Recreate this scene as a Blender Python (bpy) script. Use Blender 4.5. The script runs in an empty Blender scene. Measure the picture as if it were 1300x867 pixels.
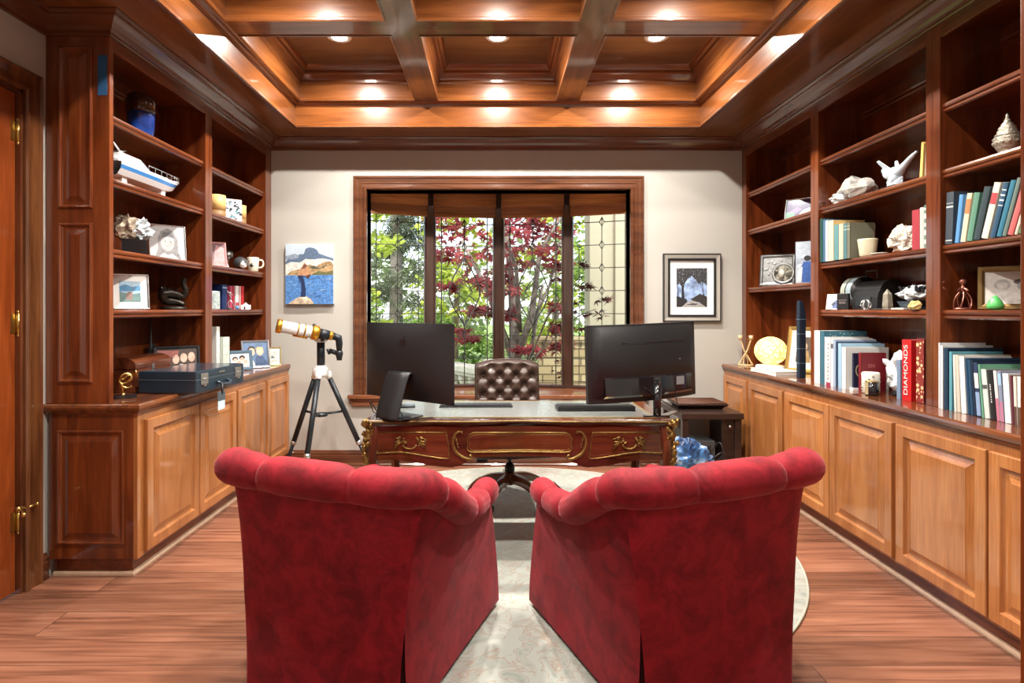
# Home study: coffered cherry library with two red velvet chairs
CAN_W = (44, 28, 26)
HALL_FILL_W = 8
SKY_S = 1.2
SUN_E = 4.5
EXPO = .50
import bpy, bmesh, math, random
from mathutils import Vector, Matrix
R = math.radians
PI = math.pi
scene = bpy.context.scene
COL = scene.collection
random.seed(7)

# ------------------------------------------------------------------ mesh builder
class MB:
    def __init__(s):
        s.v = []; s.f = []; s.m = []; s.sm = []; s.mi = 0; s.smooth = False
        s.T = None; s.zmin = None
    def pt(s, p):
        p = Vector(p)
        if s.zmin is not None and p.z < s.zmin: p.z = s.zmin
        if s.T is not None: p = s.T @ p
        s.v.append(p); return len(s.v) - 1
    def face(s, idx):
        s.f.append(tuple(idx)); s.m.append(s.mi); s.sm.append(s.smooth)
    def poly(s, pts):
        s.face([s.pt(p) for p in pts])
    def box(s, x0, x1, y0, y1, z0, z1):
        a = [s.pt(p) for p in ((x0,y0,z0),(x1,y0,z0),(x1,y1,z0),(x0,y1,z0),(x0,y0,z1),(x1,y0,z1),(x1,y1,z1),(x0,y1,z1))]
        for q in ((3,2,1,0),(4,5,6,7),(0,1,5,4),(1,2,6,5),(2,3,7,6),(3,0,4,7)):
            s.face([a[i] for i in q])
        return s
    def cbox(s, c, sz):
        return s.box(c[0]-sz[0]/2, c[0]+sz[0]/2, c[1]-sz[1]/2, c[1]+sz[1]/2, c[2]-sz[2]/2, c[2]+sz[2]/2)
    def rings(s, rings, cap0=True, cap1=True, closed=True):
        ids = [[s.pt(p) for p in r] for r in rings]
        n = len(ids[0])
        for a, b in zip(ids, ids[1:]):
            for i in range(n if closed else n-1):
                j = (i+1) % n
                s.face((a[i], a[j], b[j], b[i]))
        if cap0: s.face(ids[0][::-1])
        if cap1: s.face(ids[-1])
        return s
    def frame(s, u0, u1, v0, v1, prof, fn, fill=True, back=False):
        rs = []
        for d, h in prof:
            rs.append([fn(u0+d, v0+d, h), fn(u1-d, v0+d, h), fn(u1-d, v1-d, h), fn(u0+d, v1-d, h)])
        return s.rings(rs, cap0=back, cap1=fill)
    def sweep(s, prof, path, closed=False, fn=None, caps=True):
        # prof (out, h); path (x, y); 'out' is to the right of travel
        n = len(path); rs = []
        for i, p in enumerate(path):
            p = Vector(p)
            dirs = []
            if i > 0 or closed: dirs.append((p - Vector(path[i-1])).normalized())
            if i < n-1 or closed: dirs.append((Vector(path[(i+1) % n]) - p).normalized())
            nr = [Vector((d.y, -d.x)) for d in dirs]
            if len(nr) == 2:
                b = (nr[0] + nr[1]); b.normalize(); k = b / max(.2, b.dot(nr[0]))
            else: k = nr[0]
            ring = []
            for o, h in prof:
                q = p + k*o
                ring.append(fn(q.x, q.y, h) if fn else (q.x, q.y, h))
            rs.append(ring)
        if closed: rs.append(rs[0])
        return s.rings(rs, cap0=caps and not closed, cap1=caps and not closed)
    def tube(s, path, r, n=8, caps=True, sm=True):
        path = [Vector(p) for p in path]
        rr = r if isinstance(r, (list, tuple)) else [r]*len(path)
        old = s.smooth; s.smooth = sm
        up = None; rs = []
        for i, p in enumerate(path):
            a = path[max(i-1, 0)]; b = path[min(i+1, len(path)-1)]
            t = (b-a)
            if t.length < 1e-9: t = Vector((0,0,1))
            t.normalize()
            if up is None:
                up = t.orthogonal().normalized()
            else:
                up = (up - t*up.dot(t))
                if up.length < 1e-6: up = t.orthogonal()
                up.normalize()
            w = t.cross(up)
            rs.append([p + (up*math.cos(2*PI*k/n) + w*math.sin(2*PI*k/n))*rr[i] for k in range(n)])
        s.rings(rs, caps, caps); s.smooth = old
        return s
    def lathe(s, prof, c=(0,0,0), n=20, sm=True, sx=1, sy=1):
        old = s.smooth; s.smooth = sm
        rs = [[(c[0]+sx*r*math.cos(2*PI*k/n), c[1]+sy*r*math.sin(2*PI*k/n), c[2]+z) for k in range(n)] for r, z in prof]
        s.rings(rs, prof[0][0] > 1e-5, prof[-1][0] > 1e-5); s.smooth = old
        return s
    def ball(s, c, r, n=12, m=8, sc=(1,1,1)):
        old = s.smooth; s.smooth = True
        rs = []
        for j in range(m+1):
            th = PI*j/m
            rr = max(1e-4, math.sin(th))
            rs.append([(c[0]+sc[0]*r*rr*math.cos(2*PI*k/n), c[1]+sc[1]*r*rr*math.sin(2*PI*k/n), c[2]-sc[2]*r*math.cos(th)) for k in range(n)])
        s.rings(rs); s.smooth = old
        return s
    def prism(s, pts, h0, h1, fn):
        a = [fn(u, v, h0) for u, v in pts]; b = [fn(u, v, h1) for u, v in pts]
        return s.rings([a, b])
    def blob(s, c, r, seed, n=16, m=12, amp=.35, freq=2.2, sc=(1,1,1), sm=False):
        from mathutils import noise
        old = s.smooth; s.smooth = sm
        rs = []
        off = Vector((seed*3.7, seed*1.3, seed*7.1))
        for j in range(m+1):
            th = PI*j/m; ring = []
            for k in range(n):
                ph = 2*PI*k/n
                d = Vector((max(1e-3, math.sin(th))*math.cos(ph), max(1e-3, math.sin(th))*math.sin(ph), -math.cos(th)))
                q = r*(1 + amp*noise.noise(d*freq+off) + amp*.5*noise.noise(d*freq*2.6+off))
                ring.append((c[0]+d.x*q*sc[0], c[1]+d.y*q*sc[1], c[2]+d.z*q*sc[2]))
            rs.append(ring)
        s.rings(rs); s.smooth = old
        return s
    def build(s, name, mats, parent=None, loc=None, world=False, bevel=0, subsurf=0, recalc=True, seg=2):
        me = bpy.data.meshes.new(name)
        off = Vector((0,0,0))
        if world and parent is not None: off = Vector(parent.location)
        elif loc is not None and world: off = Vector(loc)
        me.from_pydata([tuple(p-off) for p in s.v], [], s.f)
        if not isinstance(mats, (list, tuple)): mats = [mats]
        for m in mats: me.materials.append(m)
        me.polygons.foreach_set('material_index', s.m)
        me.polygons.foreach_set('use_smooth', s.sm)
        if recalc:
            bm = bmesh.new(); bm.from_mesh(me)
            bmesh.ops.recalc_face_normals(bm, faces=bm.faces); bm.to_mesh(me); bm.free()
        me.update()
        o = bpy.data.objects.new(name, me); COL.objects.link(o)
        if parent is not None: o.parent = parent
        elif loc is not None: o.location = loc
        if bevel:
            b = o.modifiers.new('b', 'BEVEL'); b.width = bevel; b.segments = seg; b.limit_method = 'ANGLE'; b.angle_limit = R(40)
            b.harden_normals = False
        if subsurf:
            b = o.modifiers.new('s', 'SUBSURF'); b.levels = subsurf; b.render_levels = subsurf
        return o

def tag(o, label, cat, group=None, kind=None):
    if label: o['label'] = label
    if cat: o['category'] = cat
    if group: o['group'] = group
    if kind: o['kind'] = kind
    return o
def thing(name, label, cat, loc=(0,0,0), rz=0, group=None, rot=None):
    o = bpy.data.objects.new(name, None); COL.objects.link(o)
    o.location = loc; o.rotation_euler = rot if rot else (0,0,rz)
    o.empty_display_size = .1
    return tag(o, label, cat, group)
def struct(name, label=None, loc=(0,0,0)):
    o = bpy.data.objects.new(name, None); COL.objects.link(o); o.location = loc
    o['kind'] = 'structure'
    if label: o['label'] = label
    return o
def smesh(mb, name, mat, label=None, **k):
    o = mb.build(name, mat, **k); o['kind'] = 'structure'
    if label: o['label'] = label
    return o
def part(mb, name, mat, parent, label=None, **k):
    o = mb.build(name, mat, parent, **k)
    if label: o['label'] = label
    return o
def copy_tree(o, parent=None):
    c = o.copy(); COL.objects.link(c)
    if parent is not None: c.parent = parent
    for ch in list(o.children): copy_tree(ch, c)
    return c
def text_mesh(body, size, depth, mat, name, parent, M, align='CENTER', space=1.0, sx=1.0):
    cu = bpy.data.curves.new(name, 'FONT'); cu.body = body; cu.size = size; cu.extrude = depth
    cu.align_x = align; cu.align_y = 'CENTER'; cu.space_character = space
    t = bpy.data.objects.new(name, cu)
    me = bpy.data.meshes.new_from_object(t)
    bpy.data.objects.remove(t)
    me.transform(M @ Matrix.Diagonal((sx, 1, 1, 1)))
    me.materials.clear(); me.materials.append(mat)
    o = bpy.data.objects.new(name, me); COL.objects.link(o); o.parent = parent
    return o

# ------------------------------------------------------------------ materials
MATS = {}
def newmat(name):
    m = bpy.data.materials.new(name); m.use_nodes = True
    nt = m.node_tree
    return m, nt, nt.nodes['Principled BSDF']
def P(name, col, rough=.5, metal=0, coat=0, emis=None, es=0, spec=.5, trans=0, sheen=0, bump=0, bscale=60, ior=1.45, var=0, sss=0):
    if name in MATS: return MATS[name]
    m, nt, b = newmat(name)
    b.inputs['Base Color'].default_value = (*col, 1); b.inputs['Roughness'].default_value = rough
    b.inputs['Metallic'].default_value = metal; b.inputs['Coat Weight'].default_value = coat
    b.inputs['Coat Roughness'].default_value = .12
    b.inputs['Specular IOR Level'].default_value = spec; b.inputs['Transmission Weight'].default_value = trans
    b.inputs['IOR'].default_value = ior
    if sheen: b.inputs['Sheen Weight'].default_value = sheen
    if emis:
        b.inputs['Emission Color'].default_value = (*emis, 1); b.inputs['Emission Strength'].default_value = es
    if bump or var:
        tc = nt.nodes.new('ShaderNodeTexCoord'); n = nt.nodes.new('ShaderNodeTexNoise')
        n.inputs['Scale'].default_value = bscale; n.inputs['Detail'].default_value = 5
        nt.links.new(tc.outputs['Object'], n.inputs['Vector'])
        if bump:
            bp = nt.nodes.new('ShaderNodeBump'); bp.inputs['Strength'].default_value = bump; bp.inputs['Distance'].default_value = .01
            nt.links.new(n.outputs['Fac'], bp.inputs['Height']); nt.links.new(bp.outputs['Normal'], b.inputs['Normal'])
        if var:
            cr = nt.nodes.new('ShaderNodeValToRGB')
            cr.color_ramp.elements[0].position = .3; cr.color_ramp.elements[1].position = .7
            cr.color_ramp.elements[0].color = (*[c*(1-var) for c in col], 1); cr.color_ramp.elements[1].color = (*[min(1, c*(1+var)) for c in col], 1)
            nt.links.new(n.outputs['Fac'], cr.inputs['Fac']); nt.links.new(cr.outputs['Color'], b.inputs['Base Color'])
    MATS[name] = m
    return m
def wood(name, axis, dark, mid, light, rough=.28, coat=.7, grain=9, along=.9, rnd=.12):
    if name in MATS: return MATS[name]
    m, nt, b = newmat(name); N = nt.nodes.new; L = nt.links.new
    tc = N('ShaderNodeTexCoord'); mp = N('ShaderNodeMapping'); oi = N('ShaderNodeObjectInfo')
    add = N('ShaderNodeVectorMath'); add.operation = 'ADD'
    mul = N('ShaderNodeVectorMath'); mul.operation = 'SCALE'; mul.inputs[0].default_value = (7, 5, 9)
    L(oi.outputs['Random'], mul.inputs['Scale']); L(tc.outputs['Object'], add.inputs[0]); L(mul.outputs[0], add.inputs[1])
    sc = [grain]*3; sc[axis] = along
    mp.inputs['Scale'].default_value = sc; L(add.outputs[0], mp.inputs['Vector'])
    n1 = N('ShaderNodeTexNoise'); n1.inputs['Scale'].default_value = 1.6; n1.inputs['Detail'].default_value = 7; n1.inputs['Distortion'].default_value = .9
    L(mp.outputs[0], n1.inputs['Vector'])
    mp2 = N('ShaderNodeMapping'); s2 = [150]*3; s2[axis] = 5; mp2.inputs['Scale'].default_value = s2; L(add.outputs[0], mp2.inputs['Vector'])
    n2 = N('ShaderNodeTexNoise'); n2.inputs['Scale'].default_value = 1; n2.inputs['Detail'].default_value = 3; L(mp2.outputs[0], n2.inputs['Vector'])
    cr = N('ShaderNodeValToRGB'); e = cr.color_ramp.elements
    e[0].position = .28; e[0].color = (*dark, 1); e[1].position = .74; e[1].color = (*light, 1)
    x = e.new(.5); x.color = (*mid, 1)
    L(n1.outputs['Fac'], cr.inputs['Fac'])
    mr = N('ShaderNodeMapRange'); mr.inputs['From Min'].default_value = .3; mr.inputs['From Max'].default_value = .7
    mr.inputs['To Min'].default_value = .78; mr.inputs['To Max'].default_value = 1.12; L(n2.outputs['Fac'], mr.inputs['Value'])
    mr2 = N('ShaderNodeMapRange'); mr2.inputs['To Min'].default_value = 1-rnd; mr2.inputs['To Max'].default_value = 1+rnd; L(oi.outputs['Random'], mr2.inputs['Value'])
    mm = N('ShaderNodeMath'); mm.operation = 'MULTIPLY'; L(mr.outputs[0], mm.inputs[0]); L(mr2.outputs[0], mm.inputs[1])
    vm = N('ShaderNodeVectorMath'); vm.operation = 'SCALE'; L(cr.outputs['Color'], vm.inputs[0]); L(mm.outputs[0], vm.inputs['Scale'])
    L(vm.outputs[0], b.inputs['Base Color'])
    bp = N('ShaderNodeBump'); bp.inputs['Strength'].default_value = .06; bp.inputs['Distance'].default_value = .004
    L(n2.outputs['Fac'], bp.inputs['Height']); L(bp.outputs['Normal'], b.inputs['Normal'])
    b.inputs['Roughness'].default_value = rough; b.inputs['Coat Weight'].default_value = coat; b.inputs['Coat Roughness'].default_value = .08; b.inputs['Coat IOR'].default_value = 1.65; b.inputs['Specular IOR Level'].default_value = .3
    MATS[name] = m
    return m
CH = ((.065,.0125,.003), (.14,.030,.0072), (.215,.055,.0135))
HN = ((.31,.106,.028), (.385,.145,.043), (.45,.188,.061))
DK = ((.045,.013,.006), (.10,.03,.012), (.16,.052,.02))
WZ = wood('cherry_z', 2, *CH); WY = wood('cherry_y', 1, *CH); WX = wood('cherry_x', 0, *CH)
HZ = wood('honey_z', 2, *HN, rough=.30, coat=.7, grain=7); HY = wood('honey_y', 1, *HN)
CLG = ((.112,.031,.0068), (.195,.060,.014), (.27,.092,.024))
CY = wood('ceiling_y', 1, *CLG, rough=.3, coat=.6); CX = wood('ceiling_x', 0, *CLG, rough=.3, coat=.6)
CP = wood('ceiling_panel', 0, (.075,.036,.016), (.125,.064,.031), (.165,.09,.045), rough=.3, coat=.5)
TZ = wood('trim_z', 2, *DK); TX = wood('trim_x', 0, *DK); TY = wood('trim_y', 1, *DK)
CT = wood('counter_y', 1, (.075,.022,.008), (.15,.045,.015), (.23,.075,.026), rough=.16, coat=.6)
BRASS = P('brass', (.55,.38,.12), .28, 1, bump=.05, bscale=90)
OLDB = P('old_brass', (.13,.085,.04), .45, 1, bump=.4, bscale=150)
GILT = P('gilt', (.29,.185,.06), .40, 1, bump=.5, bscale=120)
BLACK = P('black', (.012,.012,.014), .4)
GLOSSBLACK = P('gloss_black', (.01,.01,.012), .12, coat=.5)
WHITE = P('white', (.8,.8,.78), .5)
CREAM = P('cream', (.72,.66,.52), .6)
STEEL = P('steel', (.6,.6,.62), .3, 1)
PAPER = P('paper', (.78,.76,.70), .7)
# ------------------------------------------------------------------ dimensions
XL, XR, YB, YF = -2.25, 2.446, 4.90, .58        # walls: left, right, back, front (doorway wall)
LF, RF = -1.93, 2.136                            # fronts of upper bookcases
LB, RB = -1.79, 1.987                            # fronts of base cabinets
WALL = P('wall_paint', (.435,.42,.385), .75, bump=.03, bscale=220)
# ---- floor: wide walnut planks laid across the room
def floor_mat():
    m, nt, b = newmat('floor_planks'); N = nt.nodes.new; L = nt.links.new
    tc = N('ShaderNodeTexCoord'); mp = N('ShaderNodeMapping'); mp.inputs['Location'].default_value = (.35, -2.146+.19*20, 0)
    L(tc.outputs['Object'], mp.inputs['Vector'])
    br = N('ShaderNodeTexBrick'); br.offset = .37; br.offset_frequency = 2; br.squash = 1
    for k, v in (('Scale', 1), ('Mortar Size', .0018), ('Mortar Smooth', .2), ('Bias', 0), ('Brick Width', 1.55), ('Row Height', .19)): br.inputs[k].default_value = v
    br.inputs['Color1'].default_value = (0, 0, 0, 1); br.inputs['Color2'].default_value = (1, 1, 1, 1); br.inputs['Mortar'].default_value = (.5, .5, .5, 1)
    L(mp.outputs[0], br.inputs['Vector'])
    mul = N('ShaderNodeVectorMath'); mul.operation = 'SCALE'; mul.inputs['Scale'].default_value = 9; L(br.outputs['Color'], mul.inputs[0])
    add = N('ShaderNodeVectorMath'); L(mp.outputs[0], add.inputs[0]); L(mul.outputs[0], add.inputs[1])
    m2 = N('ShaderNodeMapping'); m2.inputs['Scale'].default_value = (.9, 17, 1); L(add.outputs[0], m2.inputs['Vector'])
    n1 = N('ShaderNodeTexNoise'); n1.inputs['Scale'].default_value = 1.5; n1.inputs['Detail'].default_value = 8; n1.inputs['Distortion'].default_value = 1.1; L(m2.outputs[0], n1.inputs['Vector'])
    cr = N('ShaderNodeValToRGB'); e = cr.color_ramp.elements
    e[0].position = .25; e[0].color = (.098,.037,.021,1); e[1].position = .8; e[1].color = (.36,.168,.104,1)
    x = e.new(.5); x.color = (.236,.096,.056,1)
    L(n1.outputs['Fac'], cr.inputs['Fac'])
    mr = N('ShaderNodeMapRange'); mr.inputs['To Min'].default_value = .68; mr.inputs['To Max'].default_value = 1.22
    L(br.outputs['Color'], mr.inputs['Value'])
    vm = N('ShaderNodeVectorMath'); vm.operation = 'SCALE'; L(cr.outputs['Color'], vm.inputs[0]); L(mr.outputs[0], vm.inputs['Scale'])
    mx = N('ShaderNodeMix'); mx.data_type = 'RGBA'; L(br.outputs['Fac'], mx.inputs['Factor']); L(vm.outputs[0], mx.inputs['A']); mx.inputs['B'].default_value = (.075,.03,.017,1)
    L(mx.outputs['Result'], b.inputs['Base Color'])
    bp = N('ShaderNodeBump'); bp.invert = True; bp.inputs['Strength'].default_value = .35; bp.inputs['Distance'].default_value = .002
    L(br.outputs['Fac'], bp.inputs['Height']); L(bp.outputs['Normal'], b.inputs['Normal'])
    b.inputs['Roughness'].default_value = .27; b.inputs['Coat Weight'].default_value = .3; b.inputs['Coat Roughness'].default_value = .15
    return m
mb = MB(); mb.box(XL-.15, XR+.15, -1.8, YB+.14, -.12, 0); smesh(mb, 'floor', floor_mat())

# ---- walls
mb = MB(); mb.box(XL-.14, XL, YF-.14, 1.78, 0, 3.3); mb.box(XL-.14, XL, 1.78, 2.70, 2.39, 3.3); mb.box(XL-.14, XL, 2.70, YB+.14, 0, 3.3)
smesh(mb, 'wall_left', WALL)
mb = MB(); mb.box(XR, XR+.14, YF-.14, YB+.14, 0, 3.3); smesh(mb, 'wall_right', WALL)
WX0, WX1, WZ0, WZ1 = -1.10, 1.168, .60, 2.375
mb = MB(); mb.box(XL, WX0, YB, YB+.14, 0, 3.3); mb.box(WX1, XR, YB, YB+.14, 0, 3.3); mb.box(WX0, WX1, YB, YB+.14, WZ1, 3.3); mb.box(WX0, WX1, YB, YB+.14, 0, WZ0-.045)
smesh(mb, 'wall_back', WALL)
mb = MB(); mb.box(XL, -.54, YF-.14, YF, 0, 3.3); mb.box(.561, XR, YF-.14, YF, 0, 3.3); mb.box(-.54, .561, YF-.14, YF, 2.41, 3.3)
smesh(mb, 'wall_front', WALL)
# hall behind the doorway the picture is taken from
mb = MB(); mb.box(-1.75, -1.6, -1.8, YF-.14, 0, 2.7); mb.box(1.6, 1.75, -1.8, YF-.14, 0, 2.7); mb.box(-1.75, 1.75, -1.95, -1.8, 0, 2.7); mb.box(-1.75, 1.75, -1.95, YF-.14, 2.7, 2.75)
smesh(mb, 'wall_hall', WALL)
mb = MB(); mb.box(XL-.3, XR+.3, -2, 5.05, 3.34, 3.44); mb.box(-1.45, 1.55, 5.04, 5.62, 2.62, 3.44); smesh(mb, 'roof_light_block', P('light_block_grey', (.2,.18,.16), .9))  # unseen slab added over room and bay to block sun and sky

# doorway trim (its right jamb shows at the right edge of the picture)
DOORW = wood('door_wood', 2, (.15,.028,.005), (.22,.046,.009), (.29,.068,.015), rough=.26, coat=.6)
d = struct('door_2', 'varnished wooden jamb of the open doorway in the foreground')
mb = MB(); mb.box(.5385, .561, YF-.15, YF+.002, 0, 2.39); part(mb, 'jamb', DOORW, d, world=True, bevel=.002)
mb = MB(); mb.box(-.54, -.52, YF-.15, YF+.002, 0, 2.39); part(mb, 'jamb', DOORW, d, world=True, bevel=.002)
mb = MB(); mb.box(-.54, .561, YF-.15, YF+.002, 2.39, 2.41); part(mb, 'head_jamb', WX, d, world=True)
CAS = [(0,0),(0,.022),(.010,.029),(.02,.022),(.05,.016),(.072,.019),(.085,.028),(.094,.028),(.10,.018),(.10,0)]
mb = MB(); mb.sweep(CAS, [(-.66,0),(-.66,2.53),(.682,2.53),(.682,0)], fn=lambda x,y,h: (x, YF+h, y)); part(mb, 'casing', TZ, d)

# ---- door on the left wall
d = struct('door_1', 'orange brown wooden door with brass hinges in the left wall')
mb = MB(); mb.sweep([(a,h) for a,h in CAS], [(1.68,0),(1.68,2.49),(2.80,2.49),(2.80,0)], fn=lambda x,y,h: (XL+h, x, y)); part(mb, 'casing', wood('door_casing', 2, (.06,.018,.006), (.13,.045,.014), (.20,.075,.024)), d)
mb = MB(); mb.box(XL-.14, XL+.004, 1.78, 1.795, 0, 2.39); mb.box(XL-.14, XL+.004, 2.685, 2.70, 0, 2.39); mb.box(XL-.14, XL+.004, 1.78, 2.70, 2.375, 2.39); part(mb, 'jamb', TZ, d)
mb = MB(); mb.box(XL-.055, XL-.018, 1.80, 2.683, .012, 2.372)
fd = lambda u,v,w: (XL-.018+w, u, v)
for (v0, v1) in ((.25,.95),(1.10,1.75),(1.88,2.25)):
    for (u0, u1) in ((1.92,2.19),(2.29,2.57)):
        mb.frame(u0, u1, v0, v1, [(0,.0),(.006,.008),(.018,.006),(.025,.001),(.045,.001),(.075,.009)], fd)
leaf = part(mb, 'door_leaf', DOORW, d, bevel=.002)
for z in (2.19, 1.28, .345):
    mb = MB(); mb.tube([(XL-.008, 2.688, z-.05), (XL-.008, 2.688, z+.05)], .008, 10); mb.ball((XL-.008,2.688,z+.056), .008, 8, 6); mb.ball((XL-.008,2.688,z-.056), .008, 8, 6)
    mb.box(XL-.018, XL-.015, 2.655, 2.69, z-.045, z+.045)
    h = part(mb, 'hinge', BRASS, d)
mb = MB(); mb.tube([(XL-.008,2.688,.40),(XL+.03,2.665,.40),(XL+.065,2.63,.397)], .006, 8); mb.ball((XL+.07,2.625,.397), .011, 8, 6)
mb.tube([(XL-.008,2.688,.40),(XL+.028,2.715,.405),(XL+.035,2.74,.405)], .006, 8); mb.ball((XL+.036,2.745,.405), .010, 8, 6); mb.lathe([(.012,-.012),(.012,.012)], (XL-.008,2.688,.40), 10)
part(mb, 'hinge_stop', BRASS, d, label='brass hinge pin door stop')

# ---- baseboards
BP = [(0,0),(.018,0),(.018,.085),(.014,.095),(.016,.105),(.008,.118),(.006,.128),(0,.13)]
mb = MB(); mb.sweep(BP, [(XL,2.80),(XL,2.842)], fn=None); smesh(mb, 'baseboard_left', TY)
mb = MB(); mb.sweep(BP, [(LB-.06,YB),(RB+.06,YB)]); mb.sweep([(.018,0),(.032,0),(.032,.012),(.024,.02),(.018,.022)], [(LB-.05,YB),(RB+.05,YB)]); smesh(mb, 'baseboard_back', TX)
mb = MB(); mb.sweep(BP, [(-.625,YF),(XL,YF),(XL,1.68)]); smesh(mb, 'baseboard_front', TY)

# ---- ceiling: soffit, tray riser, coffers
TX0, TX1, TY0, TY1 = -1.60, 1.65, .93, 4.55
ZS, ZR, ZC, ZP = 2.81, 2.985, 3.14, 3.25
ce = struct('ceiling', 'stained wood coffered tray ceiling with recessed lamps')
mb = MB(); mb.box(XL, TX0, YF, YB, ZS, ZS+.02); part(mb, 'soffit', CY, ce, bevel=.002)
mb = MB(); mb.box(TX1, XR, YF, YB, ZS, ZS+.02); part(mb, 'soffit', CY, ce, bevel=.002)
mb = MB(); mb.box(TX0, TX1, TY1, YB, ZS, ZS+.02); part(mb, 'soffit', CX, ce, bevel=.002)
mb = MB(); mb.box(TX0, TX1, YF, TY0, ZS, ZS+.02); part(mb, 'soffit', CX, ce, bevel=.002)
RP = [(-.02,ZS),(0,ZS-.006),(.010,ZS-.003),(.010,ZS+.012),(.002,ZS+.018),(.002,ZS+.024),(0,ZS+.03),(0,ZR-.02),(.008,ZR-.012),(.012,ZR),(.026,ZR+.004),(.034,ZR+.016),(.05,ZR+.020),(.05,ZR+.05),(-.02,ZR+.05)]
for pth, m_ in ((((TX0,TY0),(TX0,TY1)),CY),(((TX0,TY1),(TX1,TY1)),CX),(((TX1,TY1),(TX1,TY0)),CY),(((TX1,TY0),(TX0,TY0)),CX)):
    # mitred boards of the tray riser
    (ax,ay),(bx,by) = pth; dx, dy = (bx-ax), (by-ay); l = math.hypot(dx,dy); dx/=l; dy/=l
    mb = MB(); rs = []
    for (px,py,sg) in ((ax,ay,1),(bx,by,-1)):
        rs.append([(px + dy*o + dx*o*sg, py - dx*o + dy*o*sg, h) for o,h in RP])
    mb.rings(rs); part(mb, 'tray_riser', m_, ce)
BW = .165
xs = [(TX0+.05, -.54-BW/2), (-.54+BW/2, .58-BW/2), (.58+BW/2, TX1-.05)]
ys = [(TY0+.05, 2.14-BW/2), (2.14+BW/2, 3.34-BW/2), (3.34+BW/2, TY1-.05)]
ZB = 3.0
for x in (-.54, .58):
    mb = MB(); mb.box(x-BW/2, x+BW/2, TY0, TY1, ZB, ZB+.05); part(mb, 'long_beam', CY, ce)
for y in (2.14, 3.34):
    for (x0,x1) in xs:
        mb = MB(); mb.box(x0, x1, y-BW/2, y+BW/2, ZB+.001, ZB+.05); part(mb, 'cross_beam', CX, ce)
CPROF = [(0,ZB),(.0,ZB-.004),(.010,ZB-.004),(.014,ZB+.004),(.014,ZB+.018),(.004,ZB+.026),(.004,ZC-.01),(.016,ZC),(.018,ZC+.018),(.030,ZC+.026),(.050,ZC+.05),(.062,ZC+.056),(.066,ZC+.076),(.085,ZC+.086),(.092,ZC+.10),(.100,ZC+.11)]
for (x0,x1) in xs:
    for (y0,y1) in ys:
        # the four mitred sides, each with its own run of grain
        cs = [(x0,y0,1,1),(x1,y0,-1,1),(x1,y1,-1,-1),(x0,y1,1,-1)]
        for i in range(4):
            a = cs[i]; b = cs[(i+1) % 4]; mb = MB()
            ra = [(a[0]+a[2]*d_, a[1]+a[3]*d_, h) for d_,h in CPROF]; rb = [(b[0]+b[2]*d_, b[1]+b[3]*d_, h) for d_,h in CPROF]
            mb.rings([ra, rb], False, False, closed=False); part(mb, 'coffer_side', CX if i % 2 == 0 else CY, ce)
        mb = MB(); mb.box(x0+.09, x1-.09, y0+.09, y1-.09, ZP, ZP+.03); part(mb, 'coffer_panel', CP, ce)

# ---- crown moulding round the room
CRP = [(0,2.715),(.010,2.715),(.014,2.722),(.014,2.732),(.026,2.736),(.030,2.744),(.034,2.752),(.052,2.768),(.074,2.782),(.078,2.788),(.090,2.790),(.096,2.798),(.100,2.802),(.100,2.810),(0,2.810)]
mb = MB(); mb.sweep(CRP, [(XL,YF),(XL,2.842),(LF,2.842),(LF,YB),(RF,YB),(RF,1.70),(XR,1.70),(XR,YF),(XL,YF)]); smesh(mb, 'trim_1', P('crown_wood', (.115,.032,.010), .24, coat=.7, var=.10, bscale=5), 'dark stained crown moulding under the ceiling')

# ---- recessed lamps
LENS = P('lamp_lens', (1,1,1), .5, emis=(1,.93,.82), es=22)
proto = None
k = 0
names = {0:'left', 1:'middle', 2:'right'}
for j, (y0,y1) in enumerate(reversed(ys)):
    for i, (x0,x1) in enumerate(xs):
        cx, cy = (x0+x1)/2, (y0+y1)/2
        if proto is None:
            t = thing('recessed_light', '', 'lamp', (cx,cy,ZP))
            mb = MB(); mb.lathe([(.054,-.001),(.054,-.006),(.080,-.006),(.085,-.003),(.085,-.0005)], (0,0,0), 28); part(mb, 'trim_ring', WHITE, t)
            mb = MB(); mb.lathe([(.0001,-.0035),(.054,-.0035)], (0,0,0), 28); part(mb, 'lens', LENS, t)
            proto = t
        else:
            t = copy_tree(proto); t.location = (cx,cy,ZP)
        col = ('left', 'middle', 'right')[i]
        t['label'] = ('lit white recessed ceiling lamp in the %s coffer nearest the window' % col) if j == 0 else ('white recessed ceiling lamp in the %s coffer of the %s row from the window' % (col, ('','second','third')[j]))
        t['group'] = 'recessed ceiling lamps'
        la = bpy.data.lights.new('can', 'AREA'); la.shape = 'DISK'; la.size = .075; la.energy = CAN_W[j]; la.color = (1,.93,.84); la.spread = R(164)
        lo = bpy.data.objects.new('can_lamp', la); COL.objects.link(lo); lo.location = (cx,cy,ZP-.012)
for (x,y) in ((-.5,-.45),(.5,-.45)):  # unseen fill lamps added in the hall, lighting the room through the doorway
    t = copy_tree(proto); t.location = (x,y,2.70); t['label'] = 'added unseen fill lamp in the hall ceiling by the doorway'; t['group'] = 'added hall fill lamps'
    la = bpy.data.lights.new('can', 'AREA'); la.shape = 'DISK'; la.size = .25; la.energy = HALL_FILL_W; la.color = (1,.93,.84); la.spread = R(170)
    lo = bpy.data.objects.new('hall_fill_lamp', la); COL.objects.link(lo); lo.location = (x,y,2.68)

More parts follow.
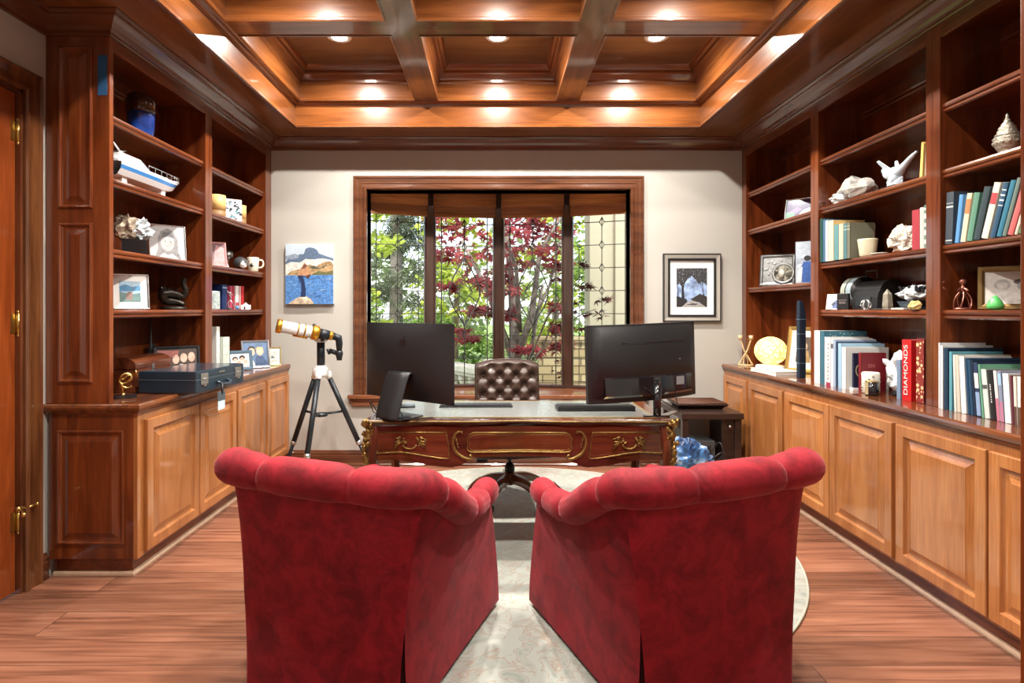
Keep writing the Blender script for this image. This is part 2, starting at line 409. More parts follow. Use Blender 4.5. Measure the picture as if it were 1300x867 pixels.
# ------------------------------------------------------------------ bow window
FRAMEW = wood('window_wood', 2, (.018,.008,.006), (.036,.015,.010), (.058,.024,.016), rough=.35)
FRAMEX = wood('window_wood_x', 0, (.04,.015,.008), (.09,.033,.018), (.14,.055,.03), rough=.35)
LEAD = P('lead_came', (.045,.045,.042), .45, .6)
def glass_mat():
    m, nt, b = newmat('window_glass'); nt.nodes.remove(b)
    o = nt.nodes['Material Output']; t = nt.nodes.new('ShaderNodeBsdfTransparent'); g = nt.nodes.new('ShaderNodeBsdfGlossy'); x = nt.nodes.new('ShaderNodeMixShader'); f = nt.nodes.new('ShaderNodeMapRange'); lw = nt.nodes.new('ShaderNodeLayerWeight'); pw = nt.nodes.new('ShaderNodeMath'); pw.operation = 'POWER'; pw.inputs[1].default_value = 5; nt.links.new(lw.outputs['Facing'], pw.inputs[0]); nt.links.new(pw.outputs[0], f.inputs['Value']); f.inputs['To Min'].default_value = .04; f.inputs['To Max'].default_value = .7
    g.inputs['Roughness'].default_value = .02; t.inputs['Color'].default_value = (.95,.97,.95,1); pass
    nt.links.new(f.outputs[0], x.inputs[0]); nt.links.new(t.outputs[0], x.inputs[1]); nt.links.new(g.outputs[0], x.inputs[2]); nt.links.new(x.outputs[0], o.inputs[0])
    return m
GLASS = glass_mat(); MATS['window_glass'] = GLASS
w1 = struct('window_1', 'bow window of four leaded glass sashes in a dark wood frame')
WC = [(0,0),(0,.024),(.008,.032),(.018,.032),(.024,.024),(.052,.018),(.056,.024),(.064,.024),(.070,.018),(.090,.020),(.098,.034),(.112,.034),(.118,.026),(.118,-.15)]
mb = MB(); mb.sweep(WC, [(WX0-.118,WZ0+.01),(WX0-.118,WZ1+.118),(WX1+.118,WZ1+.118),(WX1+.118,WZ0+.01)], fn=lambda x,y,h: (x, YB-h, y)); part(mb, 'casing', wood('casing_wood', 0, (.06,.02,.009), (.115,.04,.018), (.17,.065,.03)), w1)
mb = MB()
mb.box(WX0-.16, WX1+.16, YB-.060, YB, WZ0-.022, WZ0+.012); mb.box(WX0-.145, WX1+.145, YB-.045, YB, WZ0-.04, WZ0-.022); mb.box(WX0-.13, WX1+.13, YB-.028, YB, WZ0-.085, WZ0-.04)
part(mb, 'sill', wood('sill_wood', 0, (.10,.03,.012), (.19,.065,.028), (.27,.10,.045)), w1, bevel=.006)
Q = [Vector((-1.16,5.055)), Vector((-.60,5.27)), Vector((.037,5.36)), Vector((.675,5.27)), Vector((1.27,5.055))]
ZH = 2.44
mb = MB(); pl = [(WX0,YB+.01)] + [tuple(q) for q in Q] + [(WX1,YB+.01)]
mb.prism(pl, WZ0-.02, WZ0+.012, lambda u,v,h: (u,v,h)); part(mb, 'window_seat', wood('sill_wood', 0, *CH), w1)
plo = [(-1.35,5.04),(-1.2,5.16),(-.63,5.38),(.037,5.47),(.70,5.38),(1.31,5.16),(1.4,5.04)]
mb = MB(); mb.prism(plo, ZH, ZH+.2, lambda u,v,h: (u,v,h)); mb.box(WX0, WX1, YB, 5.06, WZ1, WZ1+.02); part(mb, 'head_board', FRAMEX, w1)
mb = MB(); mb.prism(plo, .1, WZ0-.02, lambda u,v,h: (u,v,h)); part(mb, 'lower_wall', P('stucco', (.62,.56,.44), .9), w1)
mb = MB(); mb.box(-1.30, -1.115, 5.04, 5.07, .5, 2.6); mb.box(1.183, 1.37, 5.04, 5.07, .5, 2.6); part(mb, 'side_jamb', FRAMEW, w1)
for i, q in enumerate(Q[1:4]):
    mb = MB(); mb.box(q.x-.035, q.x+.035, q.y-.018, q.y+.06, WZ0, ZH); part(mb, 'mullion', FRAMEW, w1, bevel=.004)
def ogee():
    pts = [(0,.325),(.045,.25),(.105,.14),(.142,.04),(.142,-.04),(.105,-.14),(.045,-.235),(0,-.315)]
    return pts
BLW = wood('blind_wood', 0, (.50,.21,.09), (.68,.33,.15), (.80,.44,.22), rough=.4, grain=14)
_nt = BLW.node_tree; _b = _nt.nodes['Principled BSDF']; _tr = _nt.nodes.new('ShaderNodeBsdfTranslucent'); _mx = _nt.nodes.new('ShaderNodeMixShader'); _mx.inputs[0].default_value = .6
_nt.links.new(_b.inputs['Base Color'].links[0].from_socket, _tr.inputs['Color']); _nt.links.new(_b.outputs[0], _mx.inputs[1]); _nt.links.new(_tr.outputs[0], _mx.inputs[2]); _nt.links.new(_mx.outputs[0], _nt.nodes['Material Output'].inputs[0])
for i in range(4):
    a, b = Q[i], Q[i+1]; ux = (b-a).normalized(); L_ = (b-a).length; nx = Vector((-ux.y, ux.x))
    fn = lambda u,v,w, a=a, ux=ux, nx=nx: (a.x+ux.x*u+nx.x*w, a.y+ux.y*u+nx.y*w, v)
    g0, g1, z0, z1 = .056, L_-.056, .645, 2.40
    sash = bpy.data.objects.new('sash', None); COL.objects.link(sash); sash.parent = w1
    mb = MB(); mb.frame(.02, L_-.02, WZ0+.01, ZH, [(0,.045),(0,0),(.006,-.006),(g0-.032,-.006),(g0-.026,.0),(g0-.020,.016)], fn, fill=False)
    part(mb, 'sash_frame', FRAMEW, sash)
    mb = MB(); mb.poly([fn(.03,WZ0+.03,.02), fn(L_-.03,WZ0+.03,.02), fn(L_-.03,2.42,.02), fn(.03,2.42,.02)]); part(mb, 'glass', GLASS, sash)
    mb = MB(); r = .0048
    def ln(pts, rr=None):
        mb.tube([fn(u,v,.019) for u,v in pts], rr or r, 4, sm=False)
    c = (g0+g1)/2
    for u in (g0+.05, g1-.05): ln([(u,z0),(u,z1)], r*(1 if i in (0,3) else 1.4))
    k = 0; z = 2.144
    dz = []
    while z > z0:
        if i in (0,3):
            ln([(g0,z),(c-.021,z)]); ln([(c+.021,z),(g1,z)]); dz.append(z)
        else:
            if k in (0,1): dz.append(z); ln([(g0,z),(c-.021,z)]); ln([(c+.021,z),(g1,z)])
            elif k in (2,4): ln([(g0,z),(c-.08,z)]); ln([(c+.08,z),(g1,z)])
            elif k == 3: ln([(g0,z),(c-.142,z)]); ln([(c+.142,z),(g1,z)])
            else: ln([(g0,z),(c,z)]); ln([(c,z),(g1,z)])
        z -= .2095; k += 1
    if i in (1,2):
        zc = 1.505
        for s in (1,-1): ln([(c+s*u, zc+v) for u,v in ogee()], .0085)
        r = .0062
        ln([(c,zc+.325),(c+.03,zc+.16),(c-.05,zc+.06),(c-.075,zc)]); ln([(c,zc+.325),(c-.03,zc+.16),(c+.05,zc+.06),(c+.075,zc)])
        ln([(c-.075,zc),(c,zc-.075),(c+.075,zc)]); ln([(c-.075,zc),(c,zc+.085),(c+.075,zc)])
        ln([(c,zc-.315),(c+.05,zc-.15),(c,zc-.075)]); ln([(c,zc-.315),(c-.05,zc-.15),(c,zc-.075)])
        for sx_ in (1,-1):
            for sz_ in (1,-1): ln([(c+sx_*.122,zc+sz_*.095),(c+sx_*.045,zc+sz_*.035)])
        ln([(c,2.19),(c,zc+.325)]); ln([(c,zc-.315),(c,z0)])
        dz += [1.105, .905]
    else:
        ln([(c,z0),(c,2.19)])
    for zz in dz:
        ln([(c,zz+.04),(c+.022,zz),(c,zz-.04),(c-.022,zz),(c,zz+.04)])
    if i in (0,3):
        pass
    part(mb, 'leading', LEAD, sash)
    # raised wooden blind at the head of the sash
    t = thing('window_blind', 'raised brown slatted blind at the head of the %s window sash' % ('leftmost','second','third','rightmost')[i], 'blind', (a.x, a.y, 2.2), group='raised blinds over the window sashes')
    t.rotation_euler = (0, 0, math.atan2(ux.y, ux.x))
    mb = MB(); mb.box(.03, L_-.03, -.045, -.012, .10, .235); part(mb, 'valance', BLW, t, bevel=.003)
    mb = MB()
    for s_ in range(7): mb.box(.035, L_-.035, -.040+.002*(s_ % 2), -.014, .028+s_*.0103, .0365+s_*.0103)
    part(mb, 'slat_stack', BLW, t, bevel=.001, seg=1)
    mb = MB(); mb.box(.035, L_-.035, -.043, -.012, .0, .026); part(mb, 'bottom_rail', BLW, t, bevel=.004)
# ------------------------------------------------------------------ fitted cabinets and bookcases
DOORP = [(0,0),(0,.017),(.003,.020),(.050,.020),(.053,.017),(.056,.010),(.060,.005),(.070,.004),(.098,.016),(.101,.0185)]
ENDP = [(0,0),(.002,.009),(.008,.012),(.014,.010),(.018,.003),(.022,.0008),(.034,.0008),(.058,.009),(.060,.0095)]
SHOE = P('shoe_wood', (.52,.36,.25), .22, coat=.5, var=.12, bscale=18)
def door_fn(side):
    X = LB if side == 'L' else RB; s = 1 if side == 'L' else -1
    return lambda u,v,w: (X + s*w, u, v)
def base_unit(side, y0, y1, doors, label, near_end=False):
    X = LB if side == 'L' else RB; s = 1 if side == 'L' else -1; W_ = XL+.015 if side == 'L' else XR-.015
    t = thing('base_cabinet', label, 'cabinet', (X, (y0+y1)/2, 0), group='fitted base cabinets')
    mb = MB(); lo, hi = sorted((W_, X))
    lo, hi = (lo, hi-.02) if side == 'L' else (lo+.02, hi); mb.box(lo, hi, y0, y1, .095, .826)
    if near_end:
        mb.frame(-2.19, -1.8525, .170, .744, ENDP, lambda u,v,w: (u, y0-.0005-w, v))
    part(mb, 'body', WZ if side == 'L' else HZ, t, world=True, bevel=.002)
    lo, hi = sorted((X, X-s*.02)); mb = MB(); mb.box(lo, hi, y0+(.012 if near_end else 0), y1, .095, .826)
    if near_end: mb.box(lo, hi, y0, y0+.012, .095, .826)
    part(mb, 'face_frame', HZ, t, world=True)
    mb = MB(); lo, hi = sorted((W_, X - s*.05))
    mb.box(lo, hi, y0+(.04 if near_end else 0), y1, 0, .095); part(mb, 'toe_kick', WY, t, world=True)
    xk = X - s*.05
    q = [(0,0),(.016,0),(.016,.008),(.012,.016),(.006,.021),(0,.022)]
    mb = MB()
    if side == 'L':
        mb.sweep(q, ([(W_,y0+.04)] if near_end else []) + [(xk, y0+.04 if near_end else y0),(xk,y1)])
    else: mb.sweep(q, [(xk,y1),(xk,y0)])
    part(mb, 'shoe_moulding', SHOE, t, world=True, label='pale glossy quarter-round strip')
    for (a, b) in doors:
        mb = MB(); mb.frame(a+.001, b-.001, .114, .784, DOORP, door_fn(side)); part(mb, 'door', HZ, t, world=True, label='honey brown raised-panel door')
    return t
base_unit('L', 2.842, 3.905, [(2.893,3.405),(3.412,3.893)], 'wooden base cabinet with two raised-panel doors and panelled end, under the briefcase', True)
base_unit('L', 3.905, 4.90, [(3.917,4.388),(4.43,4.892)], 'wooden base cabinet with two raised-panel doors beside the telescope tripod')
base_unit('R', 3.87, 4.90, [(4.44,4.885),(3.887,4.405)], 'wooden base cabinet with two raised-panel doors under the glowing ball lamp')
base_unit('R', 2.80, 3.87, [(3.345,3.858),(2.812,3.338)], 'wooden base cabinet with two raised-panel doors under the red DIAMONDS book')
base_unit('R', 1.72, 2.80, [(2.272,2.786),(1.73,2.262)], 'wooden base cabinet with two raised-panel doors under the slanting row of white and blue books')
CTP = [(0,.826),(.012,.826),(.012,.836),(.022,.842),(.026,.856),(.023,.868),(.016,.875),(0,.875)]
def counter(side, label):
    t = thing('countertop', label, 'countertop', (-2.0 if side == 'L' else 2.2, 3.8, .826))
    mb = MB()
    if side == 'L':
        mb.box(XL, LB, 2.842, YB, .826, .875); mb.sweep(CTP, [(XL,2.842),(LB,2.842),(LB,YB)])
    else:
        mb.box(RB, XR, 1.72, YB, .826, .875); mb.sweep(CTP, [(RB,YB),(RB,1.72)])
    part(mb, 'slab', CT, t, world=True)
counter('L', 'long glossy reddish brown wooden worktop carrying the briefcase')
counter('R', 'long glossy reddish brown wooden worktop carrying the ball lamp and DIAMONDS book')

def bookcase(side, y0, y1, shelves, label, st0=.045, st1=.045, end=False):
    F = LF if side == 'L' else RF; W_ = XL if side == 'L' else XR; s = 1 if side == 'L' else -1
    t = thing('bookcase', label, 'bookcase', ((F+W_)/2, (y0+y1)/2, .875), group='built-in bookcases')
    lo, hi = sorted((W_, F))
    mb = MB(); mb.box(lo, hi, y1-st1, y1, .875, 2.80); part(mb, 'side_panel', WZ, t, world=True, bevel=.002)
    mb = MB(); mb.box(lo, hi, y0, y0+st0, .875, 2.80)
    if end:
        for (a, b) in ((.979,1.78),(1.853,2.664)):
            mb.frame(-2.183, -2.013, a, b, ENDP, lambda u,v,w: (u, y0-.0005-w, v))
    part(mb, 'side_panel', WZ, t, world=True, bevel=.002)
    lo, hi = sorted((W_, W_+s*.012)); mb = MB(); mb.box(lo, hi, y0+st0, y1-st1, .875, 2.70); part(mb, 'back_panel', WZ, t, world=True)
    lo, hi = sorted((F-s*.02, F)); mb = MB(); mb.box(lo, hi, y0+st0, y1-st1, 2.652, 2.80)
    lo, hi = sorted((F-s*.02, W_)); mb.box(lo, hi, y0+st0, y1-st1, 2.695, 2.715)
    mb.sweep([(0,2.60),(.008,2.60),(.012,2.612),(.006,2.628),(.014,2.64),(0,2.65)], [(W_+s*.012, y0+st0), (W_+s*.012, y1-st1)] if side == 'L' else [(W_+s*.012, y1-st1), (W_+s*.012, y0+st0)])
    part(mb, 'header', WY, t, world=True, bevel=.002)
    for z in shelves:
        mb = MB(); b_ = W_ + s*.012; f = F - s*.012
        pr = [(b_,z-.024),(f-s*.03,z-.024),(f-s*.03,z-.044),(f-s*.010,z-.044),(f-s*.004,z-.038),(f-s*.004,z-.030),(f-s*.010,z-.026),(f-s*.002,z-.020),(f,z-.012),(f-s*.003,z-.003),(f-s*.008,z),(b_,z)]
        mb.rings([[(x,y0+st0,zz) for x,zz in pr], [(x,y1-st1,zz) for x,zz in pr]]); part(mb, 'shelf', WY, t, world=True)
    return t
S4 = (1.345, 1.655, 2.018, 2.335)
bookcase('L', 2.842, 3.83, S4, 'dark cherry bookcase holding the boat model, its panelled end facing the room', end=True, st0=.03)
bookcase('L', 3.83, 4.90, S4, 'dark cherry bookcase with candles and a mug, beside the telescope wall', st1=.12)
bookcase('R', 3.79, 4.90, (1.53, 2.018, 2.335), 'dark cherry bookcase with the glowing ball lamp, beside the window wall', st1=.08)
bookcase('R', 2.765, 3.79, S4, 'dark cherry bookcase holding the white coral and red DIAMONDS book')
bookcase('R', 1.70, 2.765, S4, 'dark cherry bookcase holding the silver stupa and leaning old books')
mb = MB(); mb.box(-1.988, -1.942, 2.8405, 2.842, 2.42, 2.62); t = mb.build('masking_tape', P('blue_tape', (.02,.10,.24), .7)); tag(t, 'strip of blue masking tape high on the bookcase end panel', 'tape')
# ------------------------------------------------------------------ rug
def rug_mat():
    m, nt, b = newmat('rug_wool'); N = nt.nodes.new; L = nt.links.new
    tc = N('ShaderNodeTexCoord'); n = N('ShaderNodeTexNoise'); n.inputs['Scale'].default_value = 5.5; n.inputs['Detail'].default_value = 4; n.inputs['Distortion'].default_value = 2.6
    L(tc.outputs['Object'], n.inputs['Vector'])
    cr = N('ShaderNodeValToRGB'); e = cr.color_ramp.elements
    e[0].position = .30; e[0].color = (.25,.285,.25,1); e[1].position = .62; e[1].color = (.38,.41,.37,1)
    for p_, c in ((.44,(.365,.395,.355)),(.50,(.33,.275,.215)),(.53,(.385,.415,.375))):
        x = e.new(p_); x.color = (*c, 1)
    L(n.outputs['Fac'], cr.inputs['Fac'])
    # faded rose medallions near the middle of the field
    v = N('ShaderNodeTexVoronoi'); v.inputs['Scale'].default_value = 1.7; v.inputs['Randomness'].default_value = .8; L(tc.outputs['Object'], v.inputs['Vector'])
    n2 = N('ShaderNodeTexNoise'); n2.inputs['Scale'].default_value = 14; n2.inputs['Detail'].default_value = 3; n2.inputs['Distortion'].default_value = 1.2; L(tc.outputs['Object'], n2.inputs['Vector'])
    r1 = N('ShaderNodeMapRange'); r1.inputs['From Min'].default_value = .12; r1.inputs['From Max'].default_value = .36; r1.inputs['To Min'].default_value = 1; r1.inputs['To Max'].default_value = 0; L(v.outputs['Distance'], r1.inputs['Value'])
    r2 = N('ShaderNodeMapRange'); r2.inputs['From Min'].default_value = .47; r2.inputs['From Max'].default_value = .56; L(n2.outputs['Fac'], r2.inputs['Value'])
    mu = N('ShaderNodeMath'); mu.operation = 'MULTIPLY'; L(r1.outputs[0], mu.inputs[0]); L(r2.outputs[0], mu.inputs[1])
    mu2 = N('ShaderNodeMath'); mu2.operation = 'MULTIPLY'; mu2.inputs[1].default_value = .6; L(mu.outputs[0], mu2.inputs[0])
    mx = N('ShaderNodeMix'); mx.data_type = 'RGBA'; L(mu2.outputs[0], mx.inputs['Factor']); L(cr.outputs['Color'], mx.inputs['A']); mx.inputs['B'].default_value = (.42,.17,.15,1)
    L(mx.outputs['Result'], b.inputs['Base Color']); b.inputs['Roughness'].default_value = .62; b.inputs['Sheen Weight'].default_value = .3
    n3 = N('ShaderNodeTexNoise'); n3.inputs['Scale'].default_value = 260; L(tc.outputs['Object'], n3.inputs['Vector'])
    bp = N('ShaderNodeBump'); bp.inputs['Strength'].default_value = .25; bp.inputs['Distance'].default_value = .003; L(n3.outputs['Fac'], bp.inputs['Height']); L(bp.outputs['Normal'], b.inputs['Normal'])
    return m
RUGT = .012
RUGZ = RUGT+.001
rg = thing('round_rug', 'large round pale ivory floral rug under the desk and red armchairs', 'rug', (.16,3.36,0))
RR_ = (1.50, 1.44)
mb = MB(); n = 96
mb.rings([[(RR_[0]*f*math.cos(2*PI*k/n), RR_[1]*f*math.sin(2*PI*k/n), z) for k in range(n)] for f, z in ((.998,.0005),(.998,RUGT-.002),(.99,RUGT))])
part(mb, 'field', rug_mat(), rg)
mb = MB(); mb.tube([(RR_[0]*math.cos(2*PI*k/n), RR_[1]*math.sin(2*PI*k/n), .006) for k in range(n+1)], .006, 8); part(mb, 'binding', P('rug_binding', (.42,.43,.36), .7), rg, label='cream bound edge')

# ------------------------------------------------------------------ velvet tub armchairs
def velvet():
    m, nt, b = newmat('red_velvet'); N = nt.nodes.new; L = nt.links.new
    tc = N('ShaderNodeTexCoord'); oi = N('ShaderNodeObjectInfo')
    add = N('ShaderNodeVectorMath'); mul = N('ShaderNodeVectorMath'); mul.operation = 'SCALE'; mul.inputs[0].default_value = (5,3,8); L(oi.outputs['Random'], mul.inputs['Scale'])
    L(tc.outputs['Object'], add.inputs[0]); L(mul.outputs[0], add.inputs[1])
    n = N('ShaderNodeTexNoise'); n.inputs['Scale'].default_value = 9; n.inputs['Detail'].default_value = 9; n.inputs['Roughness'].default_value = .72; n.inputs['Distortion'].default_value = .6; L(add.outputs[0], n.inputs['Vector'])
    cr = N('ShaderNodeValToRGB'); e = cr.color_ramp.elements
    e[0].position = .36; e[0].color = (.13,.0034,.008,1); e[1].position = .62; e[1].color = (.30,.0095,.020,1)
    L(n.outputs['Fac'], cr.inputs['Fac']); L(cr.outputs['Color'], b.inputs['Base Color'])
    b.inputs['Roughness'].default_value = .75; b.inputs['Specular IOR Level'].default_value = .25
    b.inputs['Sheen Weight'].default_value = .35; b.inputs['Sheen Roughness'].default_value = .35; b.inputs['Sheen Tint'].default_value = (1,.35,.38,1)
    n3 = N('ShaderNodeTexNoise'); n3.inputs['Scale'].default_value = 300; L(tc.outputs['Object'], n3.inputs['Vector'])
    bp = N('ShaderNodeBump'); bp.inputs['Strength'].default_value = .12; bp.inputs['Distance'].default_value = .002; L(n3.outputs['Fac'], bp.inputs['Height']); L(bp.outputs['Normal'], b.inputs['Normal'])
    return m
VEL = velvet()
def crom(pts, n):
    pts = [Vector(p) for p in pts]; out = []
    for i in range(len(pts)-1):
        p0, p1, p2, p3 = pts[max(i-1,0)], pts[i], pts[i+1], pts[min(i+2,len(pts)-1)]
        for k in range(n):
            t = k/n
            out.append(.5*((2*p1)+(p2-p0)*t+(2*p0-5*p1+4*p2-p3)*t*t+(3*p1-p0-3*p2+p3)*t**3))
    out.append(pts[-1]); return out
def armchair(label, loc, rz):
    t = thing('armchair', label, 'armchair', loc, rz, 'red velvet armchairs')
    half = [(.285,.385,.534),(.312,.24,.540),(.345,.05,.568),(.378,-.12,.622),(.388,-.27,.71),(.382,-.385,.770),(.33,-.445,.782),(.18,-.473,.785),(0,-.483,.787)]
    full = half + [(-x,y,z) for x,y,z in half[-2::-1]]
    path = crom(full, 22)
    seams = [(.17,-.473),(.388,-.335),(.362,-.03),(.315,.215)]; seams += [(-x,y) for x,y in seams]
    si = [min(range(len(path)), key=lambda i: (path[i].x-s[0])**2+(path[i].y-s[1])**2) for s in seams]
    arc = [0]
    for a, b in zip(path, path[1:]): arc.append(arc[-1]+(b-a).length)
    sa = sorted([arc[i] for i in si]); bounds = [-.02]+sa+[arc[-1]+.02]
    def puff(l):
        for a, b in zip(bounds, bounds[1:]):
            if a <= l <= b:
                f = min(l-a, b-l); w = (b-a)/2
                x = min(1, f/min(.085, w)); return .60+.40*math.sqrt(max(0, 1-(1-x)**2))
        return 1
    n = 22; rs = []
    for i, p in enumerate(path):
        tg = (path[min(i+1,len(path)-1)]-path[max(i-1,0)]).normalized(); out = Vector((tg.y, -tg.x, 0)).normalized()
        if i == 0 or True:
            if out.dot(Vector((p.x, p.y, 0))) < 0: out = -out
        up = tg.cross(out); up = up if up.z > 0 else -up
        k = puff(arc[i]); hb = min(1, max(0, (p.z-.56)/.2))
        ro, rv = .058+.010*hb, .058+.004*hb
        e = min(i, len(path)-1-i)/4
        if e < 1: k *= math.sqrt(max(.02, 1-(1-e)**2))
        kf = lambda j: k if e < 1 else k+(max(k, .94)-k)*max(0, -math.sin(2*PI*j/n))
        rs.append([p + out*(ro*kf(j)*math.cos(2*PI*j/n)) + up*(rv*kf(j)*math.sin(2*PI*j/n)) for j in range(n)])
    mb = MB(); mb.smooth = True; mb.rings(rs); part(mb, 'rolled_top', VEL, t)
    # outer shell: floor line and line under the roll
    floor_half = [(.322,.428),(.322,.25),(.324,.05),(.326,-.15),(.328,-.33),(.328,-.425)]
    def side(s):
        mb = MB(); mb.smooth = True; N_ = 40; M_ = 16; rs = []
        ic = min(range(len(path)//2+1), key=lambda i: (path[i].x-.385)**2+(path[i].y+.405)**2)
        for a in range(N_+1):
            f = a/N_; p = path[round(ic*f)]
            ff = f*(len(floor_half)-1); k = min(int(ff), len(floor_half)-2); q = Vector(floor_half[k]).lerp(Vector(floor_half[k+1]), ff-k)
            row = []
            for b in range(M_+1):
                v = b/M_; z = .018+(p.z-.018-.02)*v
                inx = -.020*math.sin(PI*v)*f
                x = q.x+(p.x+.012-q.x)*v**1.5+inx; y = q.y+(p.y-.004-q.y)*v**1.5
                if z < .33 and f > .8: y += (f-.8)/.2*.030*(1-z/.33)
                row.append((s*x, y, z))
            rs.append(row)
        mb.rings(rs, False, False, closed=False); part(mb, 'side_panel', VEL, t)
        return ic
    ic = side(1); side(-1)
    mb = MB(); mb.smooth = True; N_ = 48; M_ = 16; rs = []
    for a in range(N_+1):
        f = a/N_; i = round(ic+(len(path)-1-2*ic)*f); p = path[i]; u = 1-2*f
        q = Vector((.328*u, -.425-.030*(1-u*u)))
        row = []
        for b in range(M_+1):
            v = b/M_; z = .018+(p.z-.018-.02)*v
            x = q.x+(p.x+.012*u-q.x)*v**1.5-.020*math.sin(PI*v)*u*abs(u)
            y = q.y+(p.y-.004-q.y)*v**1.5+.014*math.sin(PI*v)*(1-u*u)
            if z < .33 and abs(u) > .93: x -= math.copysign((abs(u)-.93)/.07*.022*(1-z/.33), u)
            row.append((x, y, z))
        rs.append(row)
    mb.rings(rs, False, False, closed=False); part(mb, 'back_panel', VEL, t)
    # dark lining behind the kick pleats
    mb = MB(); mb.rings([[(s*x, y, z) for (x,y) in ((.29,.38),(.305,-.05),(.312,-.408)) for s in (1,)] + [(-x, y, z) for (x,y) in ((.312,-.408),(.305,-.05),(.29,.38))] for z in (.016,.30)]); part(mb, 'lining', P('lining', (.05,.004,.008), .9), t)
    # inner back and arms with channels down to the seat
    mb = MB(); mb.smooth = True; rs = []
    for i in range(0, len(path), 2):
        p = path[i]; tg = (path[min(i+1,len(path)-1)]-path[max(i-1,0)]).normalized(); out = Vector((tg.y,-tg.x,0)).normalized()
        if out.dot(Vector((p.x,p.y,0))) < 0: out = -out
        k = puff(arc[i]); row = []
        for b in range(9):
            v = b/8; z = (p.z+.03)*(1-v)+.36*v
            row.append(p*1 - out*(.045+.05*v+.03*k*math.sin(PI*min(1,v+.15))) + Vector((0,0,z-p.z)))
        rs.append(row)
    mb.rings(rs, False, False, closed=False); part(mb, 'inner_back', VEL, t)
    for s in (1,-1):
        mb = MB(); mb.smooth = True; mb.rings([[(s*x, y, z) for x,y,z in ((.316,.424,.02),(.296,.400,.30),(.285,.385,.50),(.27,.385,.56),(.215,.385,.40),(.21,.395,.02))], [(s*x, y, z) for x,y,z in ((.312,.34,.02),(.292,.32,.30),(.28,.32,.50),(.27,.32,.56),(.215,.32,.40),(.21,.32,.02))]])
        part(mb, 'arm_front', VEL, t)
    mb = MB(); mb.box(-.208,.208,.30,.40,.02,.30); part(mb, 'front_panel', VEL, t, bevel=.01)
    mb = MB(); mb.box(-.215,.215,-.32,.42,.30,.445); part(mb, 'seat_cushion', VEL, t, bevel=.045, seg=4)
    for sx_ in (1,-1):
        for y in (.33,-.37):
            mb = MB(); mb.lathe([(.018,.0),(.024,.02)], (sx_*.26, y, 0), 12); part(mb, 'foot', BLACK, t)
    return t
armchair('red velvet tub armchair on the left, turned towards the right chair', (-.435,2.287,RUGZ), R(-21))
armchair('red velvet tub armchair on the right, turned towards the left chair', (.61,2.286,RUGZ), R(21))

# ------------------------------------------------------------------ writing desk
DX, DY = .13, 3.295
DT = .77

